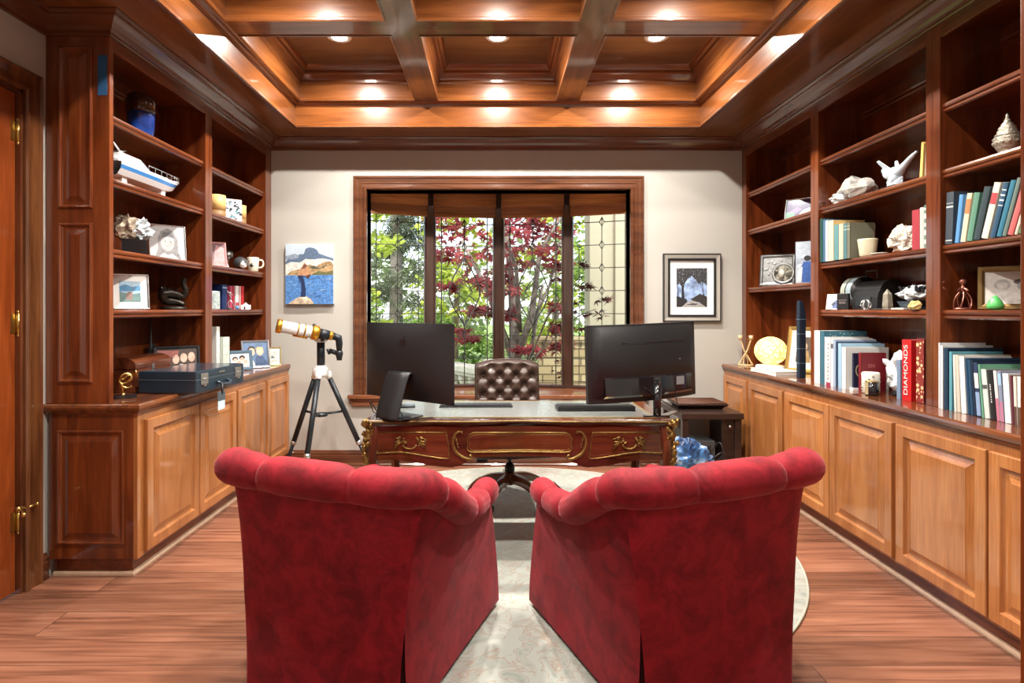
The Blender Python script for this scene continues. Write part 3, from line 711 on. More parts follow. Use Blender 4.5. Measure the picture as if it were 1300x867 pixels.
def desk():
    t = thing('writing_desk', 'ornate brown wooden writing desk with gilt mounts and leather top', 'desk', (DX,DY,RUGZ))
    zt = DT-RUGZ
    DW = wood('desk_wood', 0, (.035,.008,.004), (.085,.021,.0075), (.135,.038,.013), rough=.2, coat=.5)
    DL = wood('desk_wood_z', 2, (.04,.010,.005), (.10,.026,.010), (.16,.046,.016), rough=.2, coat=.5)
    hw, hd = .815, .335
    # serpentine outline of the top
    def outline(g):
        pts = []
        for k in range(41):
            u = -1+2*k/40; pts.append(((hw+g)*u, -(hd+g)+.028*(1-abs(u))*(.6+.4*math.cos(3*PI*u))))
        for k in range(1,16):
            u = -1+2*k/16; pts.append(((hw+g)-.02*(1-u*u), (hd+g)*u))
        pts2 = [(-x,-y) for x,y in pts]
        return pts+pts2
    mb = MB(); mb.rings([[(x,y,z) for x,y in outline(g)] for g,z in ((-.03,zt-.040),(-.012,zt-.036),(-.004,zt-.026),(.0,zt-.016),(-.001,zt-.004),(-.006,zt))]); part(mb, 'top', DW, t)
    mb = MB(); o1 = outline(.0); o1.append(o1[0])
    mb.tube([(x,y,zt-.013) for x,y in o1], .0085, 8); part(mb, 'gilt_edge', OLDB, t, label='gilt beaded rim round the top')
    mb = MB(); mb.box(-hw+.10, hw-.10, -hd+.075, hd-.075, zt-.002, zt+.0015); part(mb, 'leather_inset', P('desk_leather', (.17,.178,.17), .20, bump=.05, bscale=160, coat=.3), t, label='pale grey leather writing surface')
    mb = MB(); f = lambda u,v,w: (u,v,zt+w)
    mb.frame(-hw+.088, hw-.088, -hd+.063, hd-.063, [(0,0),(0,.002),(.012,.002),(.012,0)], f, fill=False); part(mb, 'gilt_border', P('gold_tooling', (.52,.40,.16), .3, .8), t)
    # apron
    bot = [(-.765,.553),(-.70,.556),(-.62,.553),(-.55,.543),(-.49,.531),(-.42,.521),(-.354,.517),(-.315,.525),(-.285,.542),(-.262,.560),(-.24,.570),(-.12,.574)]
    bot = bot+[(0,.575)]+[(-x,z) for x,z in bot[::-1]]
    for sy in (-1,1):
        yo = sy*(hd-.025)
        def fr(u,v,h, sy=sy): return (u, sy*(hd-.045)+sy*(h+.012*math.cos(PI*u/1.6)), v-RUGT)
        mb = MB(); top = [(-.765+1.53*k/24, zt-.036+RUGT) for k in range(25)]
        rs0 = [[fr(x,z,h) for x,z in zip([p[0] for p in bot],[p[1] for p in bot])] for h in (0,.022)]
        # walls built column by column so the serpentine face stays smooth
        cols = bot
        mb2 = MB()
        ring_f = [fr(x,z,.022) for x,z in cols]; ring_ft = [fr(x,zt-.036+RUGT,.022) for x,z in cols]
        ring_b = [fr(x,z,0) for x,z in cols]; ring_bt = [fr(x,zt-.036+RUGT,0) for x,z in cols]
        mb2.rings([ring_bt, ring_ft, ring_f, ring_b, ring_bt], False, False, closed=False)
        part(mb2, 'apron', DW, t)
        F = lambda u,v,w, fr=fr: fr(u,v,.022+w)
        def strip(pts, r=.0050, nm='gilt_moulding'):
            mb = MB(); mb.tube([F(u,v,.002) for u,v in pts], r, 8); return mb
        for sx_ in (-1,1):
            dr = bpy.data.objects.new('drawer', None); COL.objects.link(dr); dr.parent = t
            pan = [(-.748,.700),(-.383,.700),(-.372,.64),(-.366,.562),(-.42,.567),(-.49,.577),(-.55,.588),(-.63,.597),(-.748,.590)]
            pan = [(sx_*a,b) for a,b in pan]
            mb = MB(); mb.prism([(a*.995,b) for a,b in pan], .022, .026, lambda u,v,h: fr(u,v,h)); part(mb, 'drawer_front', wood('drawer_veneer', 0, (.04,.009,.004), (.10,.025,.008), (.15,.042,.014), rough=.18, coat=.5), dr)
            part(strip(pan+[pan[0]]), 'gilt_moulding', GILT, dr)
            part(strip([(a*.97-sx_*.016, .645+(b-.645)*.80) for a,b in pan+[pan[0]]], .0022), 'gilt_line', GILT, dr)
            # leafy pull
            mb = MB(); cx = sx_*-.575 if False else sx_*.575; cz = .642; rnd = random.Random(5)
            for lx in (-1,1):
                for k in range(11):
                    a = rnd.uniform(0,2*PI); q = rnd.uniform(0,.024)
                    c = F(cx+lx*.048+q*1.5*math.cos(a), cz+.010+q*math.sin(a), .006)
                    mb.ball(c, rnd.uniform(.006,.011), 8, 5, (1,.7,.8))
                for k in range(4):
                    mb.tube([F(cx+lx*.045, cz+.01, .006), F(cx+lx*(.065+.006*k), cz+.03-.018*k, .010), F(cx+lx*(.088-.004*k), cz+.022-.016*k, .004)], [.005,.0045,.002], 6)
            mb.tube([F(cx+.034*math.cos(th), cz-.004+.020*math.sin(th)*(1.1 if math.sin(th)<0 else .25), .012) for th in [PI*k/12-PI for k in range(13)]], .0042, 8)
            part(mb, 'drawer_pull', GILT, dr)
        dr = bpy.data.objects.new('drawer', None); COL.objects.link(dr); dr.parent = t
        half = [(.0,.700),(.24,.700),(.262,.690),(.275,.668),(.270,.640),(.276,.615),(.262,.600),(.24,.597),(0,.602)]
        pan = half+[(-a,b) for a,b in half[-2:0:-1]]
        mb = MB(); mb.prism([(a*.995,b) for a,b in pan], .022, .025, lambda u,v,h: fr(u,v,h)); part(mb, 'drawer_front', MATS['drawer_veneer'], dr)
        part(strip(pan+[pan[0]]), 'gilt_moulding', GILT, dr)
        part(strip([(a*.965,.65+(b-.65)*.80) for a,b in pan+[pan[0]]], .0022), 'gilt_line', GILT, dr)
        for sx_ in (-1,1):
            cp = crom([(.300,.706),(.328,.700),(.346,.672),(.347,.632),(.330,.596),(.300,.573),(.268,.562),(.250,.570),(.256,.585)], 6)if False else crom([(a,b,0) for a,b in ((.300,.706),(.328,.700),(.346,.672),(.347,.632),(.330,.596),(.300,.573),(.268,.562),(.250,.570),(.256,.585))], 6)
            mb = MB(); n_ = len(cp)
            mb.tube([F(sx_*p.x, p.y, .003) for p in cp], [.004+.006*math.sin(PI*k/(n_-1)) for k in range(n_)], 8)
            mb.ball(F(sx_*.257,.580,.004), .010, 8, 6); mb.ball(F(sx_*.302,.702,.004), .009, 8, 6)
            for k in range(5): mb.ball(F(sx_*(.322+.003*k), .625+.012*k, .003), .0055, 8, 5)
            part(mb, 'scroll_mount', GILT, t)
    for sx_ in (-1,1):
        mb = MB(); mb.box(sx_*(hw-.045)-.011, sx_*(hw-.045)+.011, -hd+.06, hd-.06, .54, zt-.036); part(mb, 'side_apron', DW, t)
        for sy in (-1,1):
            cx, cy = sx_*(hw-.05), sy*(hd-.05)
            o = Vector((sx_, sy, 0)).normalized()
            pr = [(-.0,zt-.036,.040),(.006,zt-.07,.041),(.020,zt-.14,.042),(.024,zt-.19,.038),(.012,zt-.27,.032),(-.012,zt-.38,.027),(-.028,zt-.50,.022),(-.022,zt-.62,.018),(.0,zt-.70,.017),(.022,.022,.020),(.024,.0,.018)]
            pp = crom([(cx+o.x*a, cy+o.y*a, z) for a,z,_ in pr], 3); rr = crom([(r,0,0) for _,_,r in pr], 3)
            mb = MB(); mb.tube(pp, [q.x for q in rr], 12); part(mb, 'leg', DL, t)
            mb = MB(); rnd = random.Random(9+sx_*2+sy)
            for k in range(26):
                f = k/25; i = int((.06+f*.24)*len(pp)); c = pp[i]+o*(rr[i].x*.72)
                side_ = Vector((-o.y,o.x,0))*rnd.uniform(-.030,.030)*(1-.4*f)
                mb.ball(c+side_+Vector((0,0,rnd.uniform(-.006,.006))), rnd.uniform(.009,.017)*(1-.35*f), 8, 6, (1,1,1.4))
            for k in range(14):
                f = k/13; i = int((.05+f*.27)*len(pp)); d_ = Vector((-o.y,o.x,0)); c = pp[i]+o*(rr[i].x*.80)+d_*rnd.uniform(-.022,.022)
                e_ = c+d_*rnd.uniform(-.02,.02)+o*.012+Vector((0,0,rnd.choice((-1,1))*.03))
                mb.tube([c, (c+e_)/2+o*.010, e_], [.010,.012,.003], 7)
            mb.blob(pp[4]+o*.030, .026, 3+sx_+sy, 14, 11, .5, 4, (1,1,1.4), True); mb.blob(pp[10]+o*.028, .022, 7+sx_+sy, 14, 11, .5, 4, (1,1,1.5), True)
            part(mb, 'corner_mount', GILT, t, label='gilt leafy corner mount')
            mb = MB(); mb.blob(Vector((cx,cy,zt-.02))+o*.055, .022, 4+sx_*3+sy, 12, 9, .35, 4, (1.2,1,1), True)
            for k in range(5): mb.ball(Vector((cx,cy,zt-.022+.004*k))+o*(.050+.004*k)+Vector((-o.y,o.x,0))*(k-2)*.013, .010, 8, 6)
            part(mb, 'corner_cap', GILT, t)
            mb = MB(); mb.lathe([(.019,.0),(.027,.006),(.026,.022),(.020,.034)], (cx+o.x*.024, cy+o.y*.024, 0), 12); part(mb, 'sabot', GILT, t)
    return t
desk()

# ------------------------------------------------------------------ office chair behind the desk
LEATH = P('brown_leather', (.042,.021,.014), .46, coat=.1, bump=.12, bscale=70, var=.25)
def office_chair():
    t = thing('office_chair', 'button-tufted brown leather office chair behind the desk', 'chair', (.105,3.97,RUGZ), R(4))
    # tufted back, facing the desk (-y)
    W2, z0, z1 = .232, .42, .965
    nx, nz = 60, 70
    btn = []
    for r in range(10):
        z = .915-.066*r
        xs_ = [(-1.5+k)*.118 for k in range(4)] if r % 2 else [(-1+k)*.118 for k in range(3)]
        btn += [(x,z) for x in xs_]
    def dep(x, z):
        d = min(math.hypot((x-a)/1.0, (z-b)/1.0) for a,b in btn)
        v = .034*(1-math.exp(-(d/.03)**2))
        # diagonal folds between neighbouring buttons
        f = 1
        for a,b in btn:
            for (c,e) in ((a+.059,b-.066),(a-.059,b-.066)):
                ux, uz = c-a, e-b; l = math.hypot(ux,uz); px, pz = x-a, z-b; s_ = (px*ux+pz*uz)/l
                if 0 < s_ < l: f = min(f, abs(px*uz-pz*ux)/l/.012)
        return v*(.72+.28*min(1,f))
    def hwid(z):
        return W2-.030*max(0,(z-.90)/.065)**2
    def ztop(u): return z1-.022*abs(u)**3-.012*u*u
    rs = []
    for j in range(nz+1):
        row = []
        for i in range(nx+1):
            u = -1+2*i/nx; v = j/nz; z = z0+(ztop(u)-z0)*v; x = u*hwid(z)
            ed = min(1, (1-abs(u))/.08)*min(1, (1-v)/.05+.0)
            y = .13+.08*v - (dep(x,z)+.03)*math.sqrt(max(0,1-(1-ed)**2)) + .02*u*u
            row.append((x,y,z))
        rs.append(row)
    mb = MB(); mb.smooth = True; mb.rings(rs, False, False, closed=False)
    rb = [[(x, .165+.08*(j/nz), z) for x,y,z in rs[j]] for j in range(0, nz+1, 10)]
    mb.rings(rb, False, False, closed=False)
    edge_f = [rs[j][0] for j in range(nz+1)]+rs[nz][1:]+[rs[j][nx] for j in range(nz-1,-1,-1)]
    edge_b = [(x, .165+.08*((z-z0)/(z1-z0)), z) for x,y,z in edge_f]
    mb.rings([edge_f, edge_b], False, False, closed=False)
    part(mb, 'backrest', LEATH, t)
    mb = MB(); mb.tube([(x*1.003, y-.002, z+.001) for x,y,z in edge_f], .0055, 6); part(mb, 'piping', LEATH, t)
    for (x,z) in btn:
        if z > .70 and abs(x) < W2-.03:
            mb = MB(); mb.ball((x, .13+.08*(z-z0)/(z1-z0)-.026, z), .0075, 8, 6, (1,.6,1)); part(mb, 'tuft_button', LEATH, t)
    mb = MB(); mb.box(-.265,.265,-.31,.17,.36,.455); part(mb, 'seat', LEATH, t, bevel=.035, seg=4)
    DM = P('dark_metal', (.02,.02,.022), .35, .6)
    mb = MB(); mb.box(-.09,.09,-.10,.10,.335,.36); mb.box(-.04,.04,-.16,.0,.325,.345); mb.tube([(-.10,-.05,.345),(-.2,-.08,.335),(-.22,-.08,.30)], .006, 6); mb.tube([(.09,-.06,.345),(.15,-.09,.33)], .006, 6); mb.box(-.24,-.17,-.24,-.14,.33,.36)
    part(mb, 'tilt_mechanism', DM, t)
    mb = MB(); mb.lathe([(.013,.22),(.013,.34)], (0,0,0), 14); mb.lathe([(.034,.19),(.036,.235),(.025,.255),(.018,.265)], (0,0,0), 16); part(mb, 'gas_column', DM, t)
    SW = wood('star_wood', 0, (.08,.024,.008), (.16,.05,.017), (.24,.085,.03))
    mb = MB(); mb.lathe([(.030,.11),(.042,.12),(.042,.19),(.032,.20)], (0,0,0), 18); part(mb, 'hub', SW, t)
    for k in range(5):
        a = R(-122+72*k); ca, sa_ = math.cos(a), math.sin(a)
        lp = crom([(.03,.0,.155),(.13,0,.150),(.23,0,.115),(.28,0,.075),(.29,0,.062)], 5)
        mb = MB(); mb.smooth = True
        wd = [.021-.007*i/(len(lp)-1) for i in range(len(lp))]; ht = [.034-.020*i/(len(lp)-1) for i in range(len(lp))]
        mb.rings([[(p.x*ca-q*sa_, p.x*sa_+q*ca, p.z+h) for q,h in ((-w_,-h_),(w_,-h_),(w_,h_),(-w_,h_))] for p,w_,h_ in zip(lp,wd,ht)])
        o = part(mb, 'star_arm', SW, t, bevel=.005)
        mb = MB(); cx, cy = .292*ca, .292*sa_
        for q in (-.012,.012):
            mb.tube([(cx-sa_*(q-.008), cy+ca*(q-.008), .026),(cx-sa_*(q+.008), cy+ca*(q+.008), .026)], .026, 14)
        mb.tube([(cx,cy,.03),(cx,cy,.065)], .007, 8); part(mb, 'caster', BLACK, t)
    return t
office_chair()
# ------------------------------------------------------------------ things on and round the desk
DK_GREY = P('space_grey', (.035,.035,.038), .38, .55)
SCREEN = P('screen_black', (.006,.006,.007), .08, coat=.5)
PLBLACK = P('plastic_black', (.014,.014,.015), .42)
PLGLOSS = P('plastic_gloss', (.010,.010,.012), .10, coat=.6)
ZD = DT + .0030
t = thing('desktop_computer', 'dark grey all-in-one computer seen from behind, left on the desk', 'computer', (-.467,3.07,ZD), R(-36))
mb = MB(); W_, H0, H1 = .325, .085, .50; rs = []
nx, nz = 26, 18
rowf = []
for j in range(nz+1):
    r_ = []
    for i in range(nx+1):
        u, v = -1+2*i/nx, -1+2*j/nz
        cu = .046*max(0, 1-(abs(u)**2.6))*max(0, 1-(abs(v)**2.6))
        r_.append((W_*u, -.006-cu, (H0+H1)/2+(H1-H0)/2*v))
    rowf.append(r_)
mb.smooth = True; mb.rings(rowf, False, False, closed=False); mb.smooth = False
mb.box(-W_,W_,-.006,.0,H0,H1)
part(mb, 'housing', DK_GREY, t)
mb = MB(); mb.box(-W_+.001,W_-.001,.0,.0015,H0+.001,H1-.001); part(mb, 'screen', SCREEN, t)
mb = MB(); pr = crom([(0,-.045,.235),(0,-.060,.240),(0,-.085,.215),(0,-.130,.10),(0,-.155,.02),(0,-.150,.004),(0,-.10,.003),(0,.03,.003)], 5); rs = []
for p in pr: rs.append(p)
mb.smooth = True; th = .006
ring = []
for p, q in zip(pr, pr[1:]+[pr[-1]+(pr[-1]-pr[-2])]):
    d_ = (q-p).normalized(); nn = Vector((0,-d_.z,d_.y))*th*.5
    wx = .082
    ring.append([(-wx,p.y+nn.y,max(.0005,p.z+nn.z)),(wx,p.y+nn.y,max(.0005,p.z+nn.z)),(wx,p.y-nn.y,max(0,p.z-nn.z)),(-wx,p.y-nn.y,max(0,p.z-nn.z))])
mb.rings(ring); part(mb, 'stand', DK_GREY, t)
mb = MB()
# apple-shaped emblem with a bite and a leaf
ap = []
for k in range(40):
    a = 2*PI*k/40; r_ = .024*(1+.06*math.cos(2*a)); x, z = r_*math.cos(a)*.96, r_*math.sin(a)
    if abs(x) < .007 and z > 0: z -= .004*(1-abs(x)/.007)
    if abs(x) < .006 and z < 0: z += .003*(1-abs(x)/.006)
    if math.hypot(x+.027, z-.004) < .0105:
        dd = math.hypot(x+.027, z-.004); x = -.027+(x+.027)/max(dd,1e-4)*.0105
    ap.append((-x, z))
fl = lambda u,v,h: (u, -.050-h, .40+v)
def lg(u,v,h):
    U = u/W_; V = (.395+v-(H0+H1)/2)/((H1-H0)/2)
    return (u, -.006-.046*max(0,1-abs(U)**2.6)*max(0,1-abs(V)**2.6)-.0006-h, .395+v)
mb.prism(ap, 0, .0006, lg); mb.prism([(.0,.027),(.006,.029),(.012,.037),(.006,.036)], 0, .0006, lg)
part(mb, 'emblem', PLGLOSS, t)
mb = MB(); mb.tube([(.02,-.05,.13),(.03,-.10,.15),(.05,-.12,.06),(.10,-.13,.01),(.12,-.05,.004),(.16,.02,.004)], .003, 6); part(mb, 'power_cable', BLACK, t)

t = thing('monitor', 'wide black curved monitor seen from behind, right on the desk', 'monitor', (.822,3.155,ZD), R(20.7))
ROLL = Matrix.Rotation(R(-1.6), 4, 'Y')
mb = MB(); mb.T = ROLL; W_, H0, H1 = .352, .078, .497
yb = lambda u: -.055*(1-u*u)
nx = 30; mb.smooth = True
back = [[(W_*u, yb(u)-.018-(.02 if .12 < v < .95 and abs(u) < .93 else 0)*1.0, H0+(H1-H0)*v) for u in [-1+2*i/nx for i in range(nx+1)]] for v in (0,.03,.10,.13,.5,.93,.97,1)]
mb.rings(back, False, False, closed=False)
fr_ = [[(W_*u, yb(u)+.004, H0+(H1-H0)*v) for u in [-1+2*i/nx for i in range(nx+1)]] for v in (0,1)]
e1 = back[0]+back[-1][::-1]; e2 = fr_[0]+fr_[1][::-1]; mb.smooth = False
mb.rings([[*back[0], *[back[k][-1] for k in range(1,8)], *back[7][-2::-1], *[back[k][0] for k in range(6,0,-1)]],
          [*fr_[0], *[(W_, yb(1)+.004, H0+(H1-H0)*v) for v in (.03,.10,.13,.5,.93,.97,1)], *fr_[1][-2::-1], *[(-W_, yb(-1)+.004, H0+(H1-H0)*v) for v in (.97,.93,.5,.13,.10,.03)]]], False, False)
part(mb, 'housing', PLBLACK, t)
mb = MB(); mb.T = ROLL; mb.smooth = True; mb.rings(fr_, False, False, closed=False); part(mb, 'screen', SCREEN, t)
mb = MB(); mb.T = ROLL
for (u0,u1,v0,v1,dd) in ((-.80,.84,.07,.34,.052),):
    a = [[(W_*u, yb(u)-dd+.012*(f>0), H0+(H1-H0)*(v0 if f < 2 else v1)) for u in [u0+(u1-u0)*i/12 for i in range(13)]] for f in (1,0,2)]
    ring0 = [(W_*u, yb(u)-.036, H0+(H1-H0)*v0) for u in [u0+(u1-u0)*i/12 for i in range(13)]]
    ring1 = [(W_*u, yb(u)-.050, H0+(H1-H0)*(v0+.03)) for u in [u0+.02+(u1-u0-.04)*i/12 for i in range(13)]]
    ring2 = [(W_*u, yb(u)-.044, H0+(H1-H0)*(v1-.03)) for u in [u0+.02+(u1-u0-.04)*i/12 for i in range(13)]]
    ring3 = [(W_*u, yb(u)-.036, H0+(H1-H0)*v1) for u in [u0+(u1-u0)*i/12 for i in range(13)]]
    mb.rings([ring0,ring1,ring2,ring3], False, False, closed=False)
part(mb, 'port_cover', PLGLOSS, t)
mb = MB(); mb.T = ROLL; u = .42; mb.cbox((W_*u+.04, yb(.5)-.051, H0+.10), (.05,.003,.045)); part(mb, 'rating_label', P('label_grey', (.25,.26,.28), .5), t)
mb = MB(); mb.T = ROLL
mb.rings([[(W_*u, yb(u)-.0386-.0015*f, H0+(H1-H0)*.76+dz) for u in [-.5+1.2*i/12 for i in range(13)]] for f,dz in ((0,-.002),(1,0),(0,.002))], False, False, closed=False); part(mb, 'vent_slot', GLOSSBLACK, t)
mb = MB(); mb.T = ROLL; mb.ball((.20, yb(.57)-.040, .295), .004, 8, 6); part(mb, 'lock_slot', STEEL, t)
mb = MB(); mb.tube([(.022,-.105,.165),(.012,-.115,.09),(.008,-.12,.008)], [.026,.022,.021], 16); mb.tube([(.022,-.07,.175),(.022,-.105,.172)], .022, 12); part(mb, 'neck', PLGLOSS, t)
mb = MB(); mb.prism([(-.075,-.115),(.06,-.15),(.19,-.065),(.17,-.04),(.06,-.10),(-.06,-.085)], 0, .007, lambda u,v,h: (u,v,h)); part(mb, 'foot', PLGLOSS, t, bevel=.002)
mb = MB(); mb.tube(crom([(-.06,-.105,.155),(.0,-.12,.11),(.08,-.15,.05),(.16,-.135,.012),(.185,-.10,.003)], 5), .0028, 6); part(mb, 'signal_cable', BLACK, t)
mb = MB(); mb.tube(crom([(.145,-.09,.14),(.155,-.10,.06),(.17,-.09,.012),(.19,-.075,.003)], 5), .0026, 6); part(mb, 'power_cable', BLACK, t)

def keyboard(label, loc, rz, w, d, h, col):
    t = thing('keyboard', label, 'keyboard', loc, rz)
    mb = MB(); mb.rings([[(-w/2,-d/2,0),(w/2,-d/2,0),(w/2,d/2,0),(-w/2,d/2,0)],[(-w/2,-d/2,h),(w/2,-d/2,h),(w/2,d/2,h*.62),(-w/2,d/2,h*.62)]]); part(mb, 'case', col, t, bevel=.002)
    n = 15; kw = (w-.016)/n
    for r_ in range(5):
        mb = MB()
        for k in range(n):
            x = -w/2+.008+kw*k; y = -d/2+.008+(d-.016)/5*r_; z = h*(1-.38*(r_+.5)/5)
            mb.box(x+.001, x+kw-.001, y+.001, y+(d-.016)/5-.001, z-.003, z+.0055)
        part(mb, 'key_row', PLBLACK, t)
keyboard('thick black keyboard on the desk beneath the curved monitor', (.575,3.27,ZD), R(1), .44, .14, .026, PLBLACK)
keyboard('slim dark keyboard lying on the desk beside the grey computer', (-.11,3.375,ZD), R(0), .43, .11, .007, DK_GREY)
t = thing('mobile_phone', 'slim black phone lying on the desk by the computer stand', 'phone', (-.545,3.34,ZD), R(12))
mb = MB(); mb.box(-.075,.075,-.036,.036,0,.008); part(mb, 'body', PLBLACK, t, bevel=.003)
mb = MB(); mb.box(-.068,.068,-.031,.031,.008,.0086); part(mb, 'screen', SCREEN, t)
# loose cables at the left end of the desk
o = bpy.data.objects.new
mb = MB(); mb.tube(crom([(-.60,3.20,ZD+.003),(-.635,3.12,ZD+.003),(-.655,3.07,ZD+.05),(-.675,3.06,ZD+.078),(-.67,3.09,ZD+.04),(-.66,3.13,ZD+.004),(-.615,3.25,ZD+.004)], 6), .0028, 6); tag(mb.build('computer_cable', BLACK, loc=(0,0,0)), 'thin black cable looping over the left end of the desk', 'cable')
mb = MB(); mb.tube(crom([(-.60,3.34,ZD+.11),(-.585,3.31,ZD+.14),(-.565,3.28,ZD+.11),(-.56,3.26,ZD+.05),(-.57,3.24,ZD+.003),(-.62,3.22,ZD+.003)], 6), .0030, 6); tag(mb.build('charging_cable', WHITE, loc=(0,0,0)), 'white cable hanging beside the grey computer', 'cable')

# side table and what is on, in and by it
ESP = wood('espresso', 0, (.016,.008,.006), (.028,.014,.011), (.045,.022,.017), rough=.34, coat=.25)
t = thing('side_table', 'dark espresso side table with an open shelf, beside the right cabinets', 'table', (1.655,4.575,0))
mb = MB(); mb.box(-.237,.237,-.275,.275,.51,.555); part(mb, 'tabletop', ESP, t, bevel=.004)
for x in (-.2,.2):
    for y in (-.235,.235):
        mb = MB(); mb.box(x-.025,x+.025,y-.025,y+.025,0,.51); part(mb, 'leg', ESP, t, bevel=.003)
mb = MB(); mb.box(-.205,.205,-.235,.24,.17,.195); part(mb, 'shelf', ESP, t)
mb = MB(); mb.box(.172,.19,-.23,.23,.195,.51); mb.box(.08,.175,-.245,-.228,.195,.51); part(mb, 'side_panel', ESP, t, bevel=.002)
mb = MB(); mb.lathe([(.004,0),(.012,.012),(.013,.020),(.007,.026)], (0,0,0), 12); mb2 = MB(); mb2.T = Matrix.Translation((.135,-.245,.455)) @ Matrix.Rotation(R(90),4,'X'); mb2.lathe([(.004,0),(.012,.012),(.013,.020),(.007,.026)], (0,0,0), 12); part(mb2, 'knob', STEEL, t, label='small bright knob')
t = thing('disk_drive', 'dark grey ventilated box on the shelf of the side table', 'electronics', (1.60,4.46,.1955))
mb = MB(); mb.box(-.10,.10,-.09,.12,0,.135); part(mb, 'case', P('drive_grey', (.07,.07,.072), .5), t, bevel=.005)
mb = MB()
for k in range(9): mb.box(-.045+.013*k, -.038+.013*k, -.0925, -.089, .03, .10)
part(mb, 'vent', BLACK, t)
WEAVE = P('dark_rattan', (.085,.032,.018), .5, bump=.6, bscale=70, var=.4)
t = thing('rattan_tray', 'flat dark brown woven tray box on the dark side table', 'tray', (1.645,4.62,.555))
mb = MB(); mb.rings([[(x*a,y*b,z) for x,y in ((-1,-1),(1,-1),(1,1),(-1,1))] for a,b,z in ((.165,.12,0),(.17,.125,.012),(.20,.15,.030),(.20,.15,.042))]); part(mb, 'tray_body', ESP, t, bevel=.004)
mb = MB()
for k in range(19):
    mb.tube([(-.19,-.135+.015*k,.0445),(.19,-.135+.015*k,.0445)], .006, 6)
for k in range(26):
    x = -.1875+.015*k; mb.tube([(x,-.14,.046+.003*(k%2)),(x,.14,.046+.003*((k+1)%2))], .003, 5)
part(mb, 'woven_top', WEAVE, t)
t = thing('plastic_bag', 'crumpled blue and white bag on the floor behind the right armchair', 'bag', (1.36,3.93,RUGT+.001))
mb = MB()
from mathutils import noise as _nz
def bag(mb, c, r, seed, sc):
    rs = []; n, m = 40, 26; off = Vector((seed,seed*2,seed*3))
    for j in range(m+1):
        th = PI*j/m; ring = []
        for k in range(n):
            ph = 2*PI*k/n; d_ = Vector((max(1e-3,math.sin(th))*math.cos(ph), max(1e-3,math.sin(th))*math.sin(ph), -math.cos(th)))
            q = r*(1+.45*_nz.noise(d_*1.6+off)-.42*abs(_nz.noise(d_*4+off))+.10*_nz.noise(d_*12+off))
            ring.append((c[0]+d_.x*q*sc[0], c[1]+d_.y*q*sc[1], max(0, c[2]+d_.z*q*sc[2])))
        rs.append(ring)
    mb.rings(rs)
bag(mb, (0,0,.19), .22, 4, (.9,.75,1.0))
m_, nt_, b_ = newmat('bag_blue'); n_ = nt_.nodes.new('ShaderNodeTexNoise'); n_.inputs['Scale'].default_value = 6; n_.inputs['Distortion'].default_value = 1.5; n_.inputs['Detail'].default_value = 3
c_ = nt_.nodes.new('ShaderNodeValToRGB'); c_.color_ramp.elements[0].position = .38; c_.color_ramp.elements[0].color = (.012,.03,.09,1); c_.color_ramp.elements[1].position = .64; c_.color_ramp.elements[1].color = (.38,.46,.56,1); x_ = c_.color_ramp.elements.new(.52); x_.color = (.06,.15,.33,1)
tc_ = nt_.nodes.new('ShaderNodeTexCoord'); nt_.links.new(tc_.outputs['Object'], n_.inputs['Vector']); nt_.links.new(n_.outputs['Fac'], c_.inputs['Fac']); nt_.links.new(c_.outputs['Color'], b_.inputs['Base Color']); b_.inputs['Roughness'].default_value = .3
part(mb, 'sack', m_, t)
mb = MB(); mb.tube(crom([(.1,-.08,.30),(.16,-.10,.36),(.20,-.06,.34),(.17,-.02,.28)],5), .005, 6); part(mb, 'cord_handle', BLACK, t)
mb = MB(); mb.tube(crom([(1.62,3.92,.004),(1.62,3.97,.25),(1.60,4.03,.40),(1.56,4.10,.30),(1.60,4.20,.20),(1.60,4.28,.19)], 6), .004, 6); tag(mb.build('power_cable', BLACK, loc=(0,0,0)), 'black cable running up in front of the dark side table', 'cable')
mb = MB(); mb.tube(crom([(-1.15,2.66,.006),(-1.205,2.74,.006),(-1.225,2.82,.017),(-1.215,2.90,.018),(-1.16,2.93,.018),(-1.05,2.92,.018)], 6), .0045, 6); tag(mb.build('floor_cable', BLACK, loc=(0,0,0)), 'black cable on the floor at the left edge of the rug', 'cable')

# ------------------------------------------------------------------ telescope on its tripod
t = thing('telescope', 'white and gold refractor telescope on a black tripod by the window wall', 'telescope', (-1.33,4.34,0), R(0))
TB = P('tripod_black', (.018,.022,.028), .35, .3); GOLD = P('anodised_gold', (.62,.30,.035), .28, .85); TW = P('telescope_white', (.82,.82,.82), .25, coat=.4)
for k, a in enumerate((R(-92), R(28), R(152))):
    ca, sa_ = math.cos(a), math.sin(a)
    lp = lambda f: Vector((ca*(.045+.375*f), sa_*(.045+.375*f), .865-.865*f+.0))
    leg = bpy.data.objects.new('leg', None); COL.objects.link(leg); leg.parent = t
    mb = MB(); mb.tube([lp(.03), lp(.66)], .020, 14); part(mb, 'upper_tube', TB, leg)
    mb = MB(); mb.tube([lp(.66), lp(.985)], .014, 12); part(mb, 'lower_tube', TB, leg)
    mb = MB(); mb.tube([lp(.64), lp(.672)], .0225, 14); mb.tube([lp(.95), lp(.965)], .0165, 12); part(mb, 'clamp_ring', STEEL, leg)
    mb = MB(); mb.tube([lp(.0), lp(.055)], .026, 14); part(mb, 'shoulder', TW, leg)
    mb = MB(); p_ = lp(1); mb.lathe([(.02,0),(.021,.012),(.014,.025)], (p_.x,p_.y,0), 12); part(mb, 'rubber_foot', BLACK, leg)
    q = lp(.36); mb = MB(); mb.tube([q, (ca*.02, sa_*.02, .545)], .009, 8); mb.box(-.001,.001,-.001,.001,.54,.542); part(mb, 'spreader_arm', TB, t)
mb = MB(); mb.lathe([(.05,.530),(.05,.552)], (0,0,0), 18); part(mb, 'spreader_tray', TB, t)
